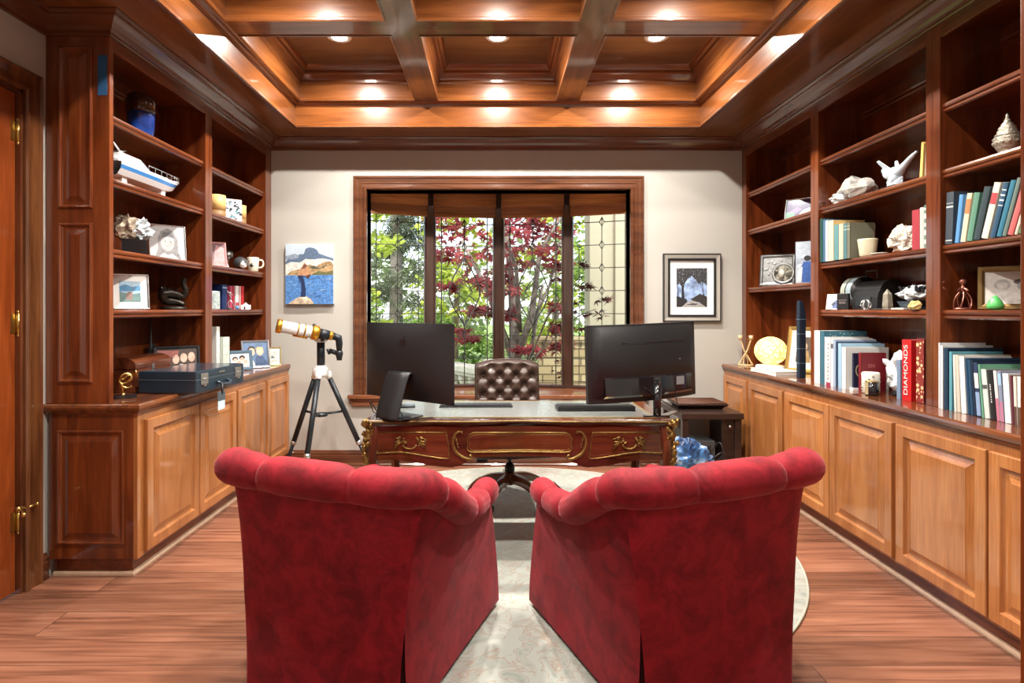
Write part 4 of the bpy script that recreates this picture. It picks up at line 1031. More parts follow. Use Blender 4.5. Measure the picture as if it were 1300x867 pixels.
mb = MB(); mb.lathe([(.05,.83),(.062,.85),(.062,.895),(.040,.915),(.028,.92)], (0,0,0), 24); part(mb, 'tripod_head', TW, t)
mb = MB(); mb.lathe([(.030,.915),(.030,1.10)], (0,0,0), 20); part(mb, 'pier', TB, t)
mb = MB(); mb.lathe([(.032,1.095),(.05,1.105),(.052,1.13),(.045,1.165),(.03,1.18)], (0,0,0), 20); mb.tube([(0,0,1.15),(.02,-.07,1.165)], .036, 16); mb.tube([(.0,-.055,1.15),(.005,-.085,1.15)], .03, 16); mb.ball((.055,-.05,1.13), .022, 10, 8)
part(mb, 'mount', P('mount_white', (.70,.71,.72), .35), t)
# optical tube points up to the left, towards the bookcase
ax = Vector((-.88,-.38,.20)).normalized(); c0 = Vector((.015,-.09,1.165))
T = lambda s_: c0+ax*s_*.80
mb = MB(); mb.tube([T(.06),T(.345)], .045, 28); part(mb, 'optical_tube', TW, t)
mb = MB(); mb.tube([T(.335),T(.34),T(.378),T(.382)], [.047,.052,.052,.047], 28); part(mb, 'dew_shield', GOLD, t)
mb = MB(); mb.tube([T(.3822),T(.3826)], .046, 28); part(mb, 'objective_lens', P('lens_dark', (.02,.02,.05), .05, coat=1), t)
mb = MB(); mb.tube([T(.0),T(.012),T(.06),T(.072)], [.044,.056,.056,.046], 28); mb.tube([T(.185),T(.198)], .050, 28); mb.tube([T(.125),T(.138)], .050, 28); part(mb, 'tube_ring', GOLD, t)
mb = MB(); d_ = ax.cross(Vector((0,0,1))).normalized(); lo_ = Vector((0,0,-1)); 
mb.tube([T(.105)+lo_*.036, T(.235)+lo_*.036], .021, 12); part(mb, 'dovetail_clamp', GOLD, t)
mb = MB(); mb.tube([T(-.09),T(.0)], [.036,.040], 20); mb.tube([T(-.03)+Vector((0,0,-.02)), T(-.03)+Vector((0,-.0,-.055))], .014, 12); part(mb, 'focuser', TB, t)
mb = MB(); mb.ball(T(.045)+Vector((0,0,.056)), .012, 8, 6); mb.tube([T(.03)+Vector((0,0,.045)),T(.06)+Vector((0,0,.055))], .008, 8); part(mb, 'finder_shoe', TB, t)
mb = MB(); mb.tube([T(-.125),T(-.09)], .033, 18); part(mb, 'focuser_ring', GOLD, t)
mb = MB(); e_ = T(-.125); mb.tube([e_, e_-ax*.035+Vector((.01,0,-.01)), e_-ax*.05+Vector((0,0,-.05)), e_-ax*.05+Vector((0,0,-.10))], [.028,.030,.026,.020], 14); part(mb, 'star_diagonal', TB, t)
mb = MB(); g = e_-ax*.05+Vector((0,0,-.10)); mb.lathe([(.019,0),(.026,-.01),(.028,-.03),(.022,-.055),(.020,-.075)], tuple(g), 16); mb.tube([g+Vector((-.075,0,-.002)),g+Vector((-.02,0,-.02))], .018, 12); mb.tube([g+Vector((-.09,0,.01)),g+Vector((-.075,0,-.03))], .010, 10); part(mb, 'eyepiece', TB, t)

# ------------------------------------------------------------------ pictures on the window wall
def poly_part(name, parent, items, fn, h=.0006):
    # a picture built of flat coloured shapes: [(material, [(u,v)...])...]
    mb = MB(); mats = []
    for i, (m_, pts) in enumerate(items):
        if m_ not in mats: mats.append(m_)
        mb.mi = mats.index(m_); mb.poly([fn(u, v, h*(i+1)*.25) for u,v in pts])
    return mb.build(name, mats, parent, recalc=False)
def pc(name, col, rough=.6, var=.25, sc=60): return P('pic_'+name, col, rough, var=var, bscale=sc)
t = thing('canvas_picture', 'unframed canvas of a person bending back on a lakeside rock below mountains', 'picture', (-1.588,4.898,1.391))
cw, chh = .205, .515
mb = MB(); mb.box(-cw,cw,-.036,0,0,chh); part(mb, 'canvas', P('canvas_edge', (.55,.56,.56), .8), t, bevel=.003)
f = lambda u,v,h: (-cw+2*cw*u, -.0362-h, chh*v)
rnd = random.Random(3)
it = [(pc('sky',(.50,.60,.70),var=.12,sc=6), [(0,.6),(1,.6),(1,1),(0,1)]),
      (pc('far',(.10,.15,.24)), [(0,.70),(.06,.76),(.14,.80),(.22,.79),(.30,.83),(.38,.83),(.42,.92),(.50,.945),(.60,.93),(.66,.90),(.70,.84),(.78,.82),(.88,.79),(1,.76),(1,.62),(0,.62)]),
      (pc('ridge',(.25,.31,.40)), [(.0,.80),(.1,.815),(.2,.84),(.28,.80),(.26,.76),(.14,.74),(0,.74)]),
      (pc('snow',(.62,.62,.58),sc=30), [(0,.66),(.12,.70),(.30,.69),(.42,.75),(.60,.74),(.72,.76),(.86,.75),(1,.72),(1,.50),(0,.50)]),
      (pc('rock',(.36,.24,.12),var=.5,sc=45), [(.04,.50),(.12,.545),(.24,.57),(.36,.60),(.50,.66),(.62,.62),(.80,.70),(.94,.71),(1,.66),(1,.49),(.04,.48)]),
      (pc('rock_dark',(.10,.09,.06),var=.5,sc=45), [(.48,.62),(.60,.64),(.72,.60),(.86,.66),(.80,.60),(.66,.575),(.52,.60)]),
      (pc('shore',(.12,.12,.05)), [(.55,.50),(.70,.55),(.85,.53),(1,.56),(1,.485),(.55,.485)]),
      (pc('lake',(.07,.19,.45),var=.45,sc=50), [(0,0),(1,0),(1,.485),(0,.475)])]
for k in range(26):
    u, v = rnd.uniform(0,.9), rnd.uniform(.05,.46); l = rnd.uniform(.04,.12)
    it.append((pc('glint',(.30,.48,.72)) if k % 2 else pc('deep',(.03,.10,.30)), [(u,v),(u+l,v+.004),(u+l,v+.012),(u+l*.3,v+.010)]))
it += [(pc('boulder',(.48,.38,.27),var=.4,sc=40), [(.06,0),(.14,.05),(.24,.10),(.32,.13),(.44,.13),(.54,.08),(.60,.0)]),
       (pc('boulder_lit',(.66,.60,.50)), [(.30,.10),(.36,.13),(.46,.11),(.50,.06),(.42,.07)]),
       (pc('leggings',(.012,.025,.085),var=.1), [(.25,.475),(.36,.475),(.40,.38),(.43,.24),(.425,.12),(.36,.115),(.315,.12),(.34,.25),(.33,.36),(.29,.42)]),
       (pc('skin',(.42,.22,.12)), [(.25,.475),(.33,.60),(.40,.69),(.44,.66),(.48,.60),(.52,.53),(.50,.48),(.44,.46),(.40,.475)]),
       (pc('top',(.14,.05,.04)), [(.34,.575),(.40,.665),(.46,.64),(.42,.60)]),
       (pc('hair',(.09,.035,.02)), [(.43,.47),(.53,.50),(.50,.44),(.46,.43)])]
poly_part('print', t, it, f)

t = thing('framed_photo', 'black framed photograph of a winding wooded road in a white mat, right of the window', 'picture', (1.698,4.898,1.24))
fw, fh = .248, .585
fn = lambda u,v,w: (u, -w, v)
mb = MB(); mb.frame(-fw, fw, 0, fh, [(0,0),(0,.028),(.006,.030),(.010,.026)], fn, fill=False); mb.mi = 1; mb.frame(-fw+.010, fw-.010, .010, fh-.010, [(0,.026),(.030,.020)], fn, fill=False); mb.mi = 0; mb.frame(-fw+.040, fw-.040, .040, fh-.040, [(0,.020),(.003,.028),(.018,.026),(.020,.012)], fn, fill=False)
mb.build('frame', [PLBLACK, P('frame_silver', (.55,.53,.48), .35, .5)], t)
mb = MB(); mb.box(-fw+.055,fw-.055,-.012,-.006,.055,fh-.055); part(mb, 'mat_board', P('mat_white', (.80,.81,.80), .8), t, label='white mat board')
pw, p0, p1 = .132, .125, .46
f = lambda u,v,h: (-pw+2*pw*u, -.0122-h, p0+(p1-p0)*v)
it = [(pc('sky2',(.26,.36,.58),var=.6,sc=22), [(0,0),(1,0),(1,1),(0,1)]), (pc('leafs',(.05,.05,.055),var=.9,sc=80), [(0,.98),(0,.55),(.1,.60),(.2,.50),(.28,.62),(.36,.72),(.5,.80),(.62,.70),(.72,.60),(.84,.66),(1,.55),(1,1),(0,1)]),
      (pc('verge',(.02,.02,.022)), [(0,0),(0,.28),(.12,.26),(.22,.20),(.32,.22),(.36,.14),(.20,.02),(.16,0)]), (pc('bank',(.035,.03,.028)), [(.45,.20),(.6,.26),(.75,.34),(.9,.30),(1,.26),(1,0),(.95,0),(.75,.12),(.55,.16)]),
      (pc('road',(.34,.33,.32),var=.3), [(.16,0),(.26,.06),(.36,.14),(.46,.165),(.58,.15),(.74,.11),(.92,.02),(.94,0)]), (pc('road_shade',(.07,.07,.075)), [(.30,.06),(.52,.10),(.74,.08),(.60,.05)]),
      (pc('verge',(0,0,0)), [(.16,.20),(.17,.5),(.15,.66),(.19,.62),(.26,.66),(.24,.45),(.27,.20)])]
rnd = random.Random(11)
for (a,b,c,d_) in ((.95,.2,.70,.75),(.88,.3,.82,.9),(.7,.75,.55,.95),(.82,.55,.98,.85),(.2,.5,.05,.8),(.22,.55,.40,.9),(.3,.75,.5,.85),(.06,.25,.02,.7),(.75,.66,.6,.7)):
    it.append((pc('verge',(0,0,0)), [(a-.012,b),(a+.012,b),(c+.005,d_),(c-.005,d_)]))
for k in range(70):
    u, v = rnd.random()*.96, rnd.uniform(.42,.97); s_ = rnd.uniform(.008,.03)
    it.append((pc('twig_light',(.42,.47,.56)) if k % 3 else pc('verge',(0,0,0)), [(u,v),(u+s_,v+s_*.5),(u+s_*.6,v+s_*1.4)]))
poly_part('print', t, it, f)
# ------------------------------------------------------------------ things on the shelves
ZSH = (.8755, 1.3455, 1.6555, 2.0185, 2.3355)
CAMF = 720
def yat(px, X): return X*CAMF/(px-628)         # depth at which a line of sight meets the plane x = X
def pmat(c, rough=.5, **k):
    n = 'c_%02x%02x%02x_%d' % (int(c[0]*255), int(c[1]*255), int(c[2]*255), int(rough*10)); return P(n, c, rough, **k)
LSH = 'things displayed on the left shelves'; RSH = 'things displayed on the right shelves'

def photo_frame(label, loc, rz, w, h, tilt, fw, fmat, mat_w, items, matm=None, name='framed_photo', curved=False):
    t = thing(name, label, 'picture frame', loc, 0)
    t.rotation_euler = (R(-tilt), 0, rz); t.rotation_mode = 'XYZ'
    fn = lambda u,v,k: (u, -k, v)
    mb = MB(); mb.frame(-w/2, w/2, 0, h, [(0,0),(0,.010),(.002,.014),(fw*.6,.013),(fw,.009),(fw,.006)], fn, fill=False, back=True); part(mb, 'frame', fmat, t)
    if mat_w:
        mb = MB(); mb.poly([fn(-w/2+fw,fw,.0065), fn(w/2-fw,fw,.0065), fn(w/2-fw,h-fw,.0065), fn(-w/2+fw,h-fw,.0065)]); part(mb, 'mat_board', matm or WHITE, t)
    q = fw+mat_w; f = lambda u,v,k: (-w/2+q+(w-2*q)*u, -.0070-k, q+(h-2*q)*v)
    poly_part('photo', t, items, f)
    # strut behind, slanting back to the shelf
    s_, c_ = math.sin(R(tilt)), math.cos(R(tilt))
    mb = MB(); top = Vector((0,.002,h*.62)); zt_ = top.z*c_-0; foot = Vector((0, top.z*s_*0+h*.30, 0)); a = R(tilt)
    fz = -math.tan(a)*foot.y*-1 if False else foot.y*math.tan(a)
    foot.z = fz+.003
    mb.rings([[(-.018,top.y,top.z),(.018,top.y,top.z),(.018,top.y+.004,top.z),(-.018,top.y+.004,top.z)],[(-.03,foot.y,foot.z),(.03,foot.y,foot.z),(.03,foot.y+.004,foot.z),(-.03,foot.y+.004,foot.z)]]); part(mb, 'strut', BLACK, t)
    return t
def blobs(bg, sh):
    return [(bg, [(0,0),(1,0),(1,1),(0,1)])]+sh
def disc(u, v, r, r2=None, n=14): return [(u+r*math.cos(2*PI*k/n), v+(r2 or r)*math.sin(2*PI*k/n)) for k in range(n)]
G = lambda n, c, var=.25, sc=40: P('pic_'+n, c, .45, var=var, bscale=sc, coat=.3)
SILVER = P('silver_frame', (.55,.55,.56), .25, .9); GOLDF = P('gold_frame', (.52,.33,.10), .35, .9); DARKF = P('dark_frame', (.03,.016,.010), .3, coat=.3)
# -- books -------------------------------------------------------------------
def book(label, cat_x, y, z, th, h, d, col, lean=0, title=None, tcol=None, bands=(), group=None, spine_to=-1, face=None, yaw=0, tsize=None, pagecol=None, tx=1.0):
    # origin at the spine foot; spine looks along spine_to * x
    t = thing('book', label, 'book', (cat_x, y, z), 0, group)
    t.rotation_euler = (R(lean), 0, R(yaw)); s = -spine_to
    cm = pmat(col, .45); bt = min(.003, th*.16)
    mb = MB()
    for k in (-1,1):
        a, b = sorted((k*th/2, k*(th/2-bt))); lo, hi = sorted((s*.004, s*d)); mb.box(lo, hi, a, b, 0, h)
    n = 7; ring = [(-s*.003*math.sin(PI*i/(n-1))+s*.002, -th/2+th*i/(n-1)) for i in range(n)]+[(s*.0055, th/2),(s*.0055,-th/2)]
    mb.rings([[(x,yy,zz) for x,yy in ring] for zz in (0,h)])
    part(mb, 'cover', cm, t)
    mb = MB(); lo, hi = sorted((s*.006, s*(d-.005))); mb.box(lo, hi, -th/2+bt, th/2-bt, .003, h-.003); part(mb, 'pages', pagecol or PAPER, t)
    for i, (v0, v1, c) in enumerate(bands):
        mb = MB(); nar = .45 if (v1-v0) < .06 and len(bands) > 6 else .96; ring2 = [(x-s*.0006, yy*nar) for x,yy in ring[:n]]
        mb.rings([[(x,yy,zz) for x,yy in ring2] for zz in (v0*h, v1*h)], False, False, closed=False); part(mb, 'spine_label', pmat(c, .5), t)
    if title:
        M = Matrix(((0,0,-s,-s*.0022),(1*s*-1 if False else 0,0,0,0),(0,0,1,0),(0,0,0,1)))
        # text runs up the spine: text x -> +z, text y -> towards -y side seen from the room
        M = Matrix(((0,0,-s,-s*.0024),(0,s,0,0),(1,0,0,h*.5),(0,0,0,1))) if s > 0 else Matrix(((0,0,1,.0024),(0,-1,0,0),(1,0,0,h*.5),(0,0,0,1)))
        text_mesh(title, tsize or th*.8, .0004, pmat(tcol or (.8,.8,.78), .5), 'spine_title', t, M, sx=tx)
    if face: face(t, th, h, d, s)
    return t
# mid bay, shelf above the black device: old books by the divider
Xs = 2.14; g = 'old books on the shelf with the white coral'
rowA = [((1040.3,1044.2),.285,(.012,.055,.045),'dark green tall book at the far end of the shelf with white coral'),((1044.4,1047),.275,(.05,.12,.22),'thin blue tall book beside the dark green one'),((1047.2,1051),.265,(.42,.48,.55),'pale blue-grey book among the old books by the ribbed cup'),((1051.2,1058),.255,(.62,.42,.16),'cream and orange book with a broad orange cover'),((1058.3,1064),.222,(.10,.24,.26),'teal cloth book among the old books by the ribbed cup'),((1064.3,1070),.22,(.55,.45,.34),'beige cloth book between two teal books'),((1070.3,1074.5),.218,(.07,.17,.19),'dark teal book with pale bands between beige and olive books'),((1074.8,1078.5),.215,(.15,.15,.11),'olive cloth book with its cover turned to the room, beside the ribbed cup')]
for (a,b),h,c,l in rowA:
    y1, y0 = yat(a,Xs), yat(b,Xs); bands = ()
    if 'orange' in l: bands = ((.0,1.0,(.66,.55,.38)),)
    if 'pale bands' in l: bands = ((.78,.82,(.5,.55,.5)),(.66,.70,(.5,.55,.5)),(.88,.91,(.5,.55,.5)))
    if 'olive' in l: bands = ((.80,.83,(.4,.42,.36)),(.9,.92,(.4,.42,.36)))
    book(l, Xs+ (0.0), (y0+y1)/2, ZSH[2], (y1-y0)*.96, h, .20 if 'olive' not in l else .15, c, bands=bands, group=g)
for (a,b),h,c,l,bd in [((1157.2,1166.8),.205,(.33,.035,.05),'red cloth book right of the white coral',()),((1167.2,1172.3),.21,(.62,.50,.46),'pale pink book between the red and green-patterned books',()),((1172.6,1177),.218,(.12,.22,.17),'green and white patterned book beside the bookcase divider',((.1,.2,(.6,.65,.6)),(.3,.42,(.6,.65,.6)),(.5,.58,(.6,.65,.6)),(.68,.8,(.6,.65,.6)),(.88,.93,(.6,.65,.6))))]:
    y1, y0 = yat(a,2.17), yat(b,2.17); book(l, 2.17, (y0+y1)/2, ZSH[2], (y1-y0)*.96, h, .17, c, bands=bd, group=g)
# near bay, leaning old books
g = 'leaning old books below the silver stupa'; Xs = 2.15
rowB = [(1199,1208.5,.245,2.5,(.045,.06,.075),'thick dark slate old book with pale bands, first of the leaning row',((.70,.73,(.5,.55,.55)),(.78,.79,(.5,.55,.55)),(.06,.08,(.5,.55,.55)))),
 (1211.5,1216.5,.222,7,(.10,.28,.55),'bright blue book leaning next to the thick slate one',()),(1218.5,1225,.22,10,(.62,.56,.40),'cream leaning book with an orange label',((.58,.88,(.60,.20,.08)),)),
 (1226.3,1233.5,.215,11.5,(.10,.24,.17),'green book leaning between the cream and dark slate ones',()),(1234.8,1243,.232,14.5,(.03,.05,.06),'dark slate leaning book with a plain spine',()),
 (1244.8,1253.5,.24,16,(.66,.64,.53),'ivory leaning book with a red label',((.62,.82,(.42,.06,.07)),)),(1256,1262.7,.232,16.5,(.025,.075,.14),'navy leaning book with white title bars',((.86,.88,(.5,.6,.65)),(.76,.79,(.5,.6,.65)),(.67,.70,(.5,.6,.65)),(.58,.60,(.5,.6,.65)))),
 (1264.2,1270.7,.235,17,(.035,.16,.24),'teal blue book leaning right of the navy one with white bars',()),(1271.5,1276.8,.24,17,(.13,.18,.16),'thin grey-green leaning book',()),(1278,1285.5,.23,18.5,(.50,.12,.12),'coral red book leaning near the right end of the old row',()),(1287,1291,.205,18.5,(.60,.55,.45),'cream leaning book beyond the coral red one',()),(1292,1299,.205,19,(.09,.20,.10),'green leaning book last in the row, half behind the jamb',())]
for a,b,h,le,c,l,bd in rowB:
    y1, y0 = yat(a,Xs), yat(b,Xs)
    book(l, Xs, (y0+y1)/2, ZSH[2]+math.sin(R(le))*(y1-y0)*.47, (y1-y0)*.94*math.cos(R(le)), h, .165, c, lean=le, bands=bd, group=g)
# counter, middle bay
g = 'books standing on the worktop in the middle bay'; Xs = 2.06
def emblem_face(t, th, h, d, s):
    mb = MB(); mb.T = Matrix.Translation((s*d*.30, -th/2-.0005, h*.5)) @ Matrix.Rotation(R(90),4,'X')
    mb.rings([[(.035*r_*math.cos(2*PI*k/24), .042*r_*math.sin(2*PI*k/24), 0) for k in range(24)] for r_ in (1,.82)], False, False); mb.rings([[(.018*math.cos(2*PI*k/5+a_), .022*math.sin(2*PI*k/5+a_), 0) for k in range(5)] for a_ in (0,.6)], False, True)
    part(mb, 'cover_emblem', pmat((.45,.38,.22),.4), t)
def en_face(t, th, h, d, s):
    M = Matrix(((1,0,0,d*.42),(0,0,-1,-th/2-.0005),(0,1,0,h*.66),(0,0,0,1)))
    text_mesh('EN', .030, .0003, pmat((.42,.12,.12),.4), 'cover_lettering', t, M)
def ornate_face(t, th, h, d, s):
    mb = MB(); r_ = random.Random(2)
    for k in range(16):
        x = .03+r_.random()*(d-.06); z = h-.012-r_.random()*.03; w_ = r_.uniform(.006,.016)
        mb.poly([(s*x,-th/2-.0006,z),(s*(x+w_),-th/2-.0006,z+.004),(s*(x+w_*.6),-th/2-.0006,z+.010)])
    part(mb, 'cover_ornament', pmat((.42,.44,.44),.5), t, recalc=False)
rowC = [(1033.2,1040.4,.335,(.74,.75,.74),.27,'tall white book at the far end of the worktop books',None,None,(),None),
 (1040.8,1046,.335,(.035,.12,.17),.27,'tall teal book with an ornamented black cover',None,None,(),ornate_face),
 (1046.3,1048.3,.30,(.55,.60,.66),.27,'thin pale blue book beside the ornamented teal one',None,None,(),None),
 (1048.6,1054,.295,(.70,.68,.64),.26,'white book with a dark upright title and red foot',None,None,((0,.07,(.30,.03,.08)),)+tuple((.12+.08*k_,.12+.08*k_+(.052,.03,.045)[k_ % 3],(.07,.05,.07)) for k_ in range(10)),None),
 (1054.4,1057.6,.29,(.62,.66,.72),.26,'pale grey book right of the white titled book',None,None,((.8,.9,(.1,.1,.12)),),None),
 (1057.9,1060.4,.285,(.30,.38,.52),.25,'slate blue thin book in the worktop row',None,None,(),None),
 (1060.7,1063.2,.275,(.012,.035,.075),.26,'thin navy book in the worktop row',None,None,(),None),
 (1063.5,1067.8,.268,(.28,.44,.58),.26,'sky blue book with a black cover in the worktop row',None,None,(),None),
 (1068.1,1073.2,.248,(.70,.72,.70),.255,'wide white book behind the navy and maroon books',None,None,(),None)]
for a,b,h,c,d_,l,ti,tc_,bd,fc in rowC:
    y1, y0 = yat(a,Xs), yat(b,Xs)
    book(l, Xs, (y0+y1)/2, ZSH[0], (y1-y0)*.95, h, d_, c, bands=bd, group=g, title=ti, tcol=tc_, face=fc, tx=.9)
book('small navy book with a gilt emblem in front of the wide white book', 2.085, 3.302, ZSH[0]+.016, .016, .20, .15, (.012,.016,.045), group=g, face=emblem_face)
mb = MB(); mb.box(2.075, 2.235, 3.286, 3.316, ZSH[0], ZSH[0]+.015); tag(mb.build('pamphlet_stack', WHITE), 'low white stack of pamphlets under the small navy book', 'pamphlets')
book('maroon book with a lettered cover facing the room', 2.098, 3.262, ZSH[0], .024, .222, .145, (.16,.008,.014), group=g, face=en_face)
book('short slate blue book left of the red DIAMONDS book', 2.125, 2.987, ZSH[0], .028, .205, .11, (.16,.22,.32), group=g)
def logo_face(t, th, h, d, s):
    mb = MB(); mb.box(.052,.064,-th/2-.0008,-th/2,h*.80,h*.90); part(mb, 'gold_stamp', pmat((.62,.40,.18),.4), t)
book('large red book titled DIAMONDS beside the quartz cluster', 2.13, 2.935, ZSH[0], .066, .315, .25, (.46,.008,.010), group=g, title='DIAMONDS', tcol=(.75,.66,.64), tsize=.040, face=logo_face, tx=1.25)
m, nt, b = newmat('leaf_spine'); tc = nt.nodes.new('ShaderNodeTexCoord'); v = nt.nodes.new('ShaderNodeTexVoronoi'); v.inputs['Scale'].default_value = 46; cr = nt.nodes.new('ShaderNodeValToRGB'); cr.color_ramp.interpolation = 'CONSTANT'
cr.color_ramp.elements[0].color = (.62,.45,.24,1); cr.color_ramp.elements[1].position = .42; cr.color_ramp.elements[1].color = (.20,.018,.014,1); nt.links.new(tc.outputs['Object'], v.inputs['Vector']); nt.links.new(v.outputs['Distance'], cr.inputs['Fac']); nt.links.new(cr.outputs[0], b.inputs['Base Color'])
bk = book('tall red and gold leaf-patterned book against the bookcase divider', 2.14, 2.850, ZSH[0], .052, .325, .25, (.10,.01,.012), group=g)
mb = MB(); mb.box(-.0032,-.0024,-.025,.025,.002,.323); part(mb, 'spine_paper', m, bk)
# counter, near bay
g = 'slanting books on the worktop in the nearest bay'; Xs = 2.125
rowD = [(1191,1193,.312,0,(.66,.68,.70),.22,'tall thin white book, first of the slanting worktop row',None,()),(1193.4,1196.6,.30,0,(.70,.72,.72),.24,'tall white book, second of the slanting worktop row',None,()),(1197,1203.3,.29,0,(.010,.030,.060),.26,'tall navy book in the slanting worktop row',None,()),
 (1204.4,1208.2,.275,0,(.10,.30,.38),.24,'teal book standing right of the tall navy worktop book',None,()),(1211,1214,.262,-2.0,(.66,.66,.60),.26,'off-white book left of the beige one',None,()),(1214.6,1219.2,.262,-2.6,(.50,.47,.40),.22,'beige book in the slanting worktop row',None,()),(1219.9,1226.6,.258,-3.2,(.74,.75,.73),.22,'broad white book right of the beige one',None,()),
 (1228,1231.6,.252,-4,(.010,.045,.10),.24,'dark blue book first after the broad white one',None,()),(1232,1235.4,.248,-4.4,(.016,.06,.12),.24,'dark blue book second after the broad white one',None,()),(1235.8,1239.2,.245,-4.8,(.008,.02,.045),.24,'almost black blue book third after the broad white one',None,()),(1239.6,1245.6,.238,-5.2,(.02,.035,.085),.2,'dark blue book with a pale spine label',None,((.52,.80,(.62,.58,.60)),(.02,.45,(.22,.32,.50)))),
 (1246,1249,.232,-5.4,(.12,.30,.20),.28,'mint green book with a broad cover',None,()),(1249.5,1256.6,.212,-5.6,(.52,.58,.56),.2,'pale grey-green book left of the black one',None,((.60,.68,(.08,.08,.08)),)),(1257.2,1264.8,.212,-5.8,(.012,.012,.013),.2,'black book with white lettering in the slanting worktop row',None,tuple((.34+.05*k_,.34+.05*k_+(.036,.022,.03)[k_ % 3],(.55,.55,.55)) for k_ in range(8))),(1265.2,1269.6,.212,-5.5,(.68,.62,.62),.2,'pale pink and white book right of the black one',None,((.0,.45,(.45,.16,.24)),)),
 (1270,1274.8,.212,-5,(.20,.24,.34),.2,'multicoloured book with pink and blue spine',None,((.0,.40,(.42,.18,.28)),(.72,.95,(.30,.48,.66)))),(1275.4,1283.6,.205,-4,(.76,.76,.74),.2,'white book right of the multicoloured one',None,()),(1284.2,1287,.20,-3,(.12,.025,.04),.2,'thin maroon book near the doorway jamb',None,()),(1287.4,1291,.198,-2,(.72,.66,.58),.2,'cream book near the doorway jamb',None,((0,.38,(.10,.055,.04)),)),(1291.6,1297.5,.198,-1,(.70,.69,.66),.2,'cream white book last in the slanting row by the jamb',None,((0,.38,(.10,.055,.04)),))]
for a,b,h,le,c,d_,l,ti,bd in rowD:
    y1, y0 = yat(a,Xs), yat(b,Xs); le_ = le
    book(l, Xs, (y0+y1)/2, ZSH[0]+abs(math.sin(R(le_)))*(y1-y0)*.46, (y1-y0)*.90*math.cos(R(le_)), h, d_, c, lean=le_, bands=bd, group=g, title=ti, tsize=.022)

# -- left near bay -----------------------------------------------------------
t = thing('ceramic_jar', 'blue glazed jar with a dark brown rim on the top left shelf', 'jar', (-2.06,3.30,ZSH[4]), group=LSH)
mb = MB(); mb.lathe([(.055,0),(.062,.01),(.070,.06),(.072,.13),(.073,.15)], (0,0,0), 32); part(mb, 'body', P('cobalt', (.012,.05,.28), .18, coat=.6, var=.5, bscale=20), t)
mb = MB(); mb.lathe([(.073,.15),(.078,.165),(.079,.21),(.070,.245),(.052,.258),(.046,.25),(.05,.22),(.04,.1)], (0,0,0), 32); part(mb, 'rim', P('brown_glaze', (.035,.014,.012), .15, coat=.7), t)
# model boat
t = thing('model_boat', 'white model speedboat with blue stripes on the second left shelf', 'model boat', (-2.06,3.0,ZSH[3]), group=LSH)
BW_ = P('boat_white', (.80,.82,.84), .2, coat=.5); BB = P('boat_blue', (.03,.16,.42), .25, coat=.4)
def hullw(s): return .088*(1-max(0,(s-.45)/.55)**2.2)
L_b = .70
st = [i/24 for i in range(25)]
def hx(s, k):   # k: 0 keel, 1 chine, 2 stripe low, 3 stripe high, 4 gunwale
    w_ = hullw(s); rise = .05*max(0,(s-.6)/.4)**1.6
    return {0:(0,.030+rise*1.4),1:(w_*.72,.048+rise),2:(w_*.93,.078+rise*.7),3:(w_*.98,.100+rise*.6),4:(w_,.118+rise*.6)}[k]
for lo, hi, mt, nm in ((0,1,BW_,'keel'),(1,2,BW_,'hull'),(2,3,BB,'stripe'),(3,4,BW_,'topside')):
    mb = MB(); mb.smooth = True
    for s_ in (1,-1):
        mb.rings([[(s_*hx(s,k)[0], s*L_b-(4-k)*.022*max(0,(s-.55)/.45)**2, hx(s,k)[1]) for k in (lo,hi)] for s in st], False, False, closed=False)
    part(mb, nm, mt, t)
mb = MB(); mb.rings([[(-hx(s,4)[0]*.98,s*L_b,hx(s,4)[1]-.003),(0,s*L_b,hx(s,4)[1]+.012*(s>.5)),(hx(s,4)[0]*.98,s*L_b,hx(s,4)[1]-.003)] for s in st], False, False, closed=False); part(mb, 'deck', BW_, t)
mb = MB(); mb.rings([[(-.065,.02,.118),(.065,.02,.118),(.055,.05,.175),(-.055,.05,.175)],[(-.065,.30,.120),(.065,.30,.120),(.05,.22,.178),(-.05,.22,.178)]]); part(mb, 'cabin', BW_, t, bevel=.006)
mb = MB(); mb.rings([[(-.062,.305,.122),(.062,.305,.122),(.046,.235,.172),(-.046,.235,.172)],[(-.060,.315,.122),(.060,.315,.122),(.044,.245,.174),(-.044,.245,.174)]]); part(mb, 'windscreen', P('smoked', (.10,.16,.20), .1, coat=.8), t)
mb = MB(); mb.box(-.07,.07,.0,.03,.118,.128); mb.tube([(-.06,.02,.175),(-.05,-.02,.215),(.05,-.02,.215),(.06,.02,.175)], .005, 6); mb.tube([(-.03,.06,.178),(-.03,.12,.20),(.03,.12,.20),(.03,.06,.178)], .004, 6); part(mb, 'targa_bar', BW_, t)
mb = MB(); 
for s_ in (1,-1):
    rp = [(s_*hullw(s)*.93, s*L_b, hx(s,4)[1]+.032) for s in [.35+.63*i/14 for i in range(15)]]; mb.tube(rp, .002, 5)
    for p in rp[::2]: mb.tube([p,(p[0],p[1],p[2]-.03)], .0016, 4)
part(mb, 'bow_rail', STEEL, t)
for y_ in (.06,.42):
    mb = MB(); mb.box(-.05,.05,y_,y_+.04,0,.045+.007*(y_ > .2)); part(mb, 'cradle', BW_, t)
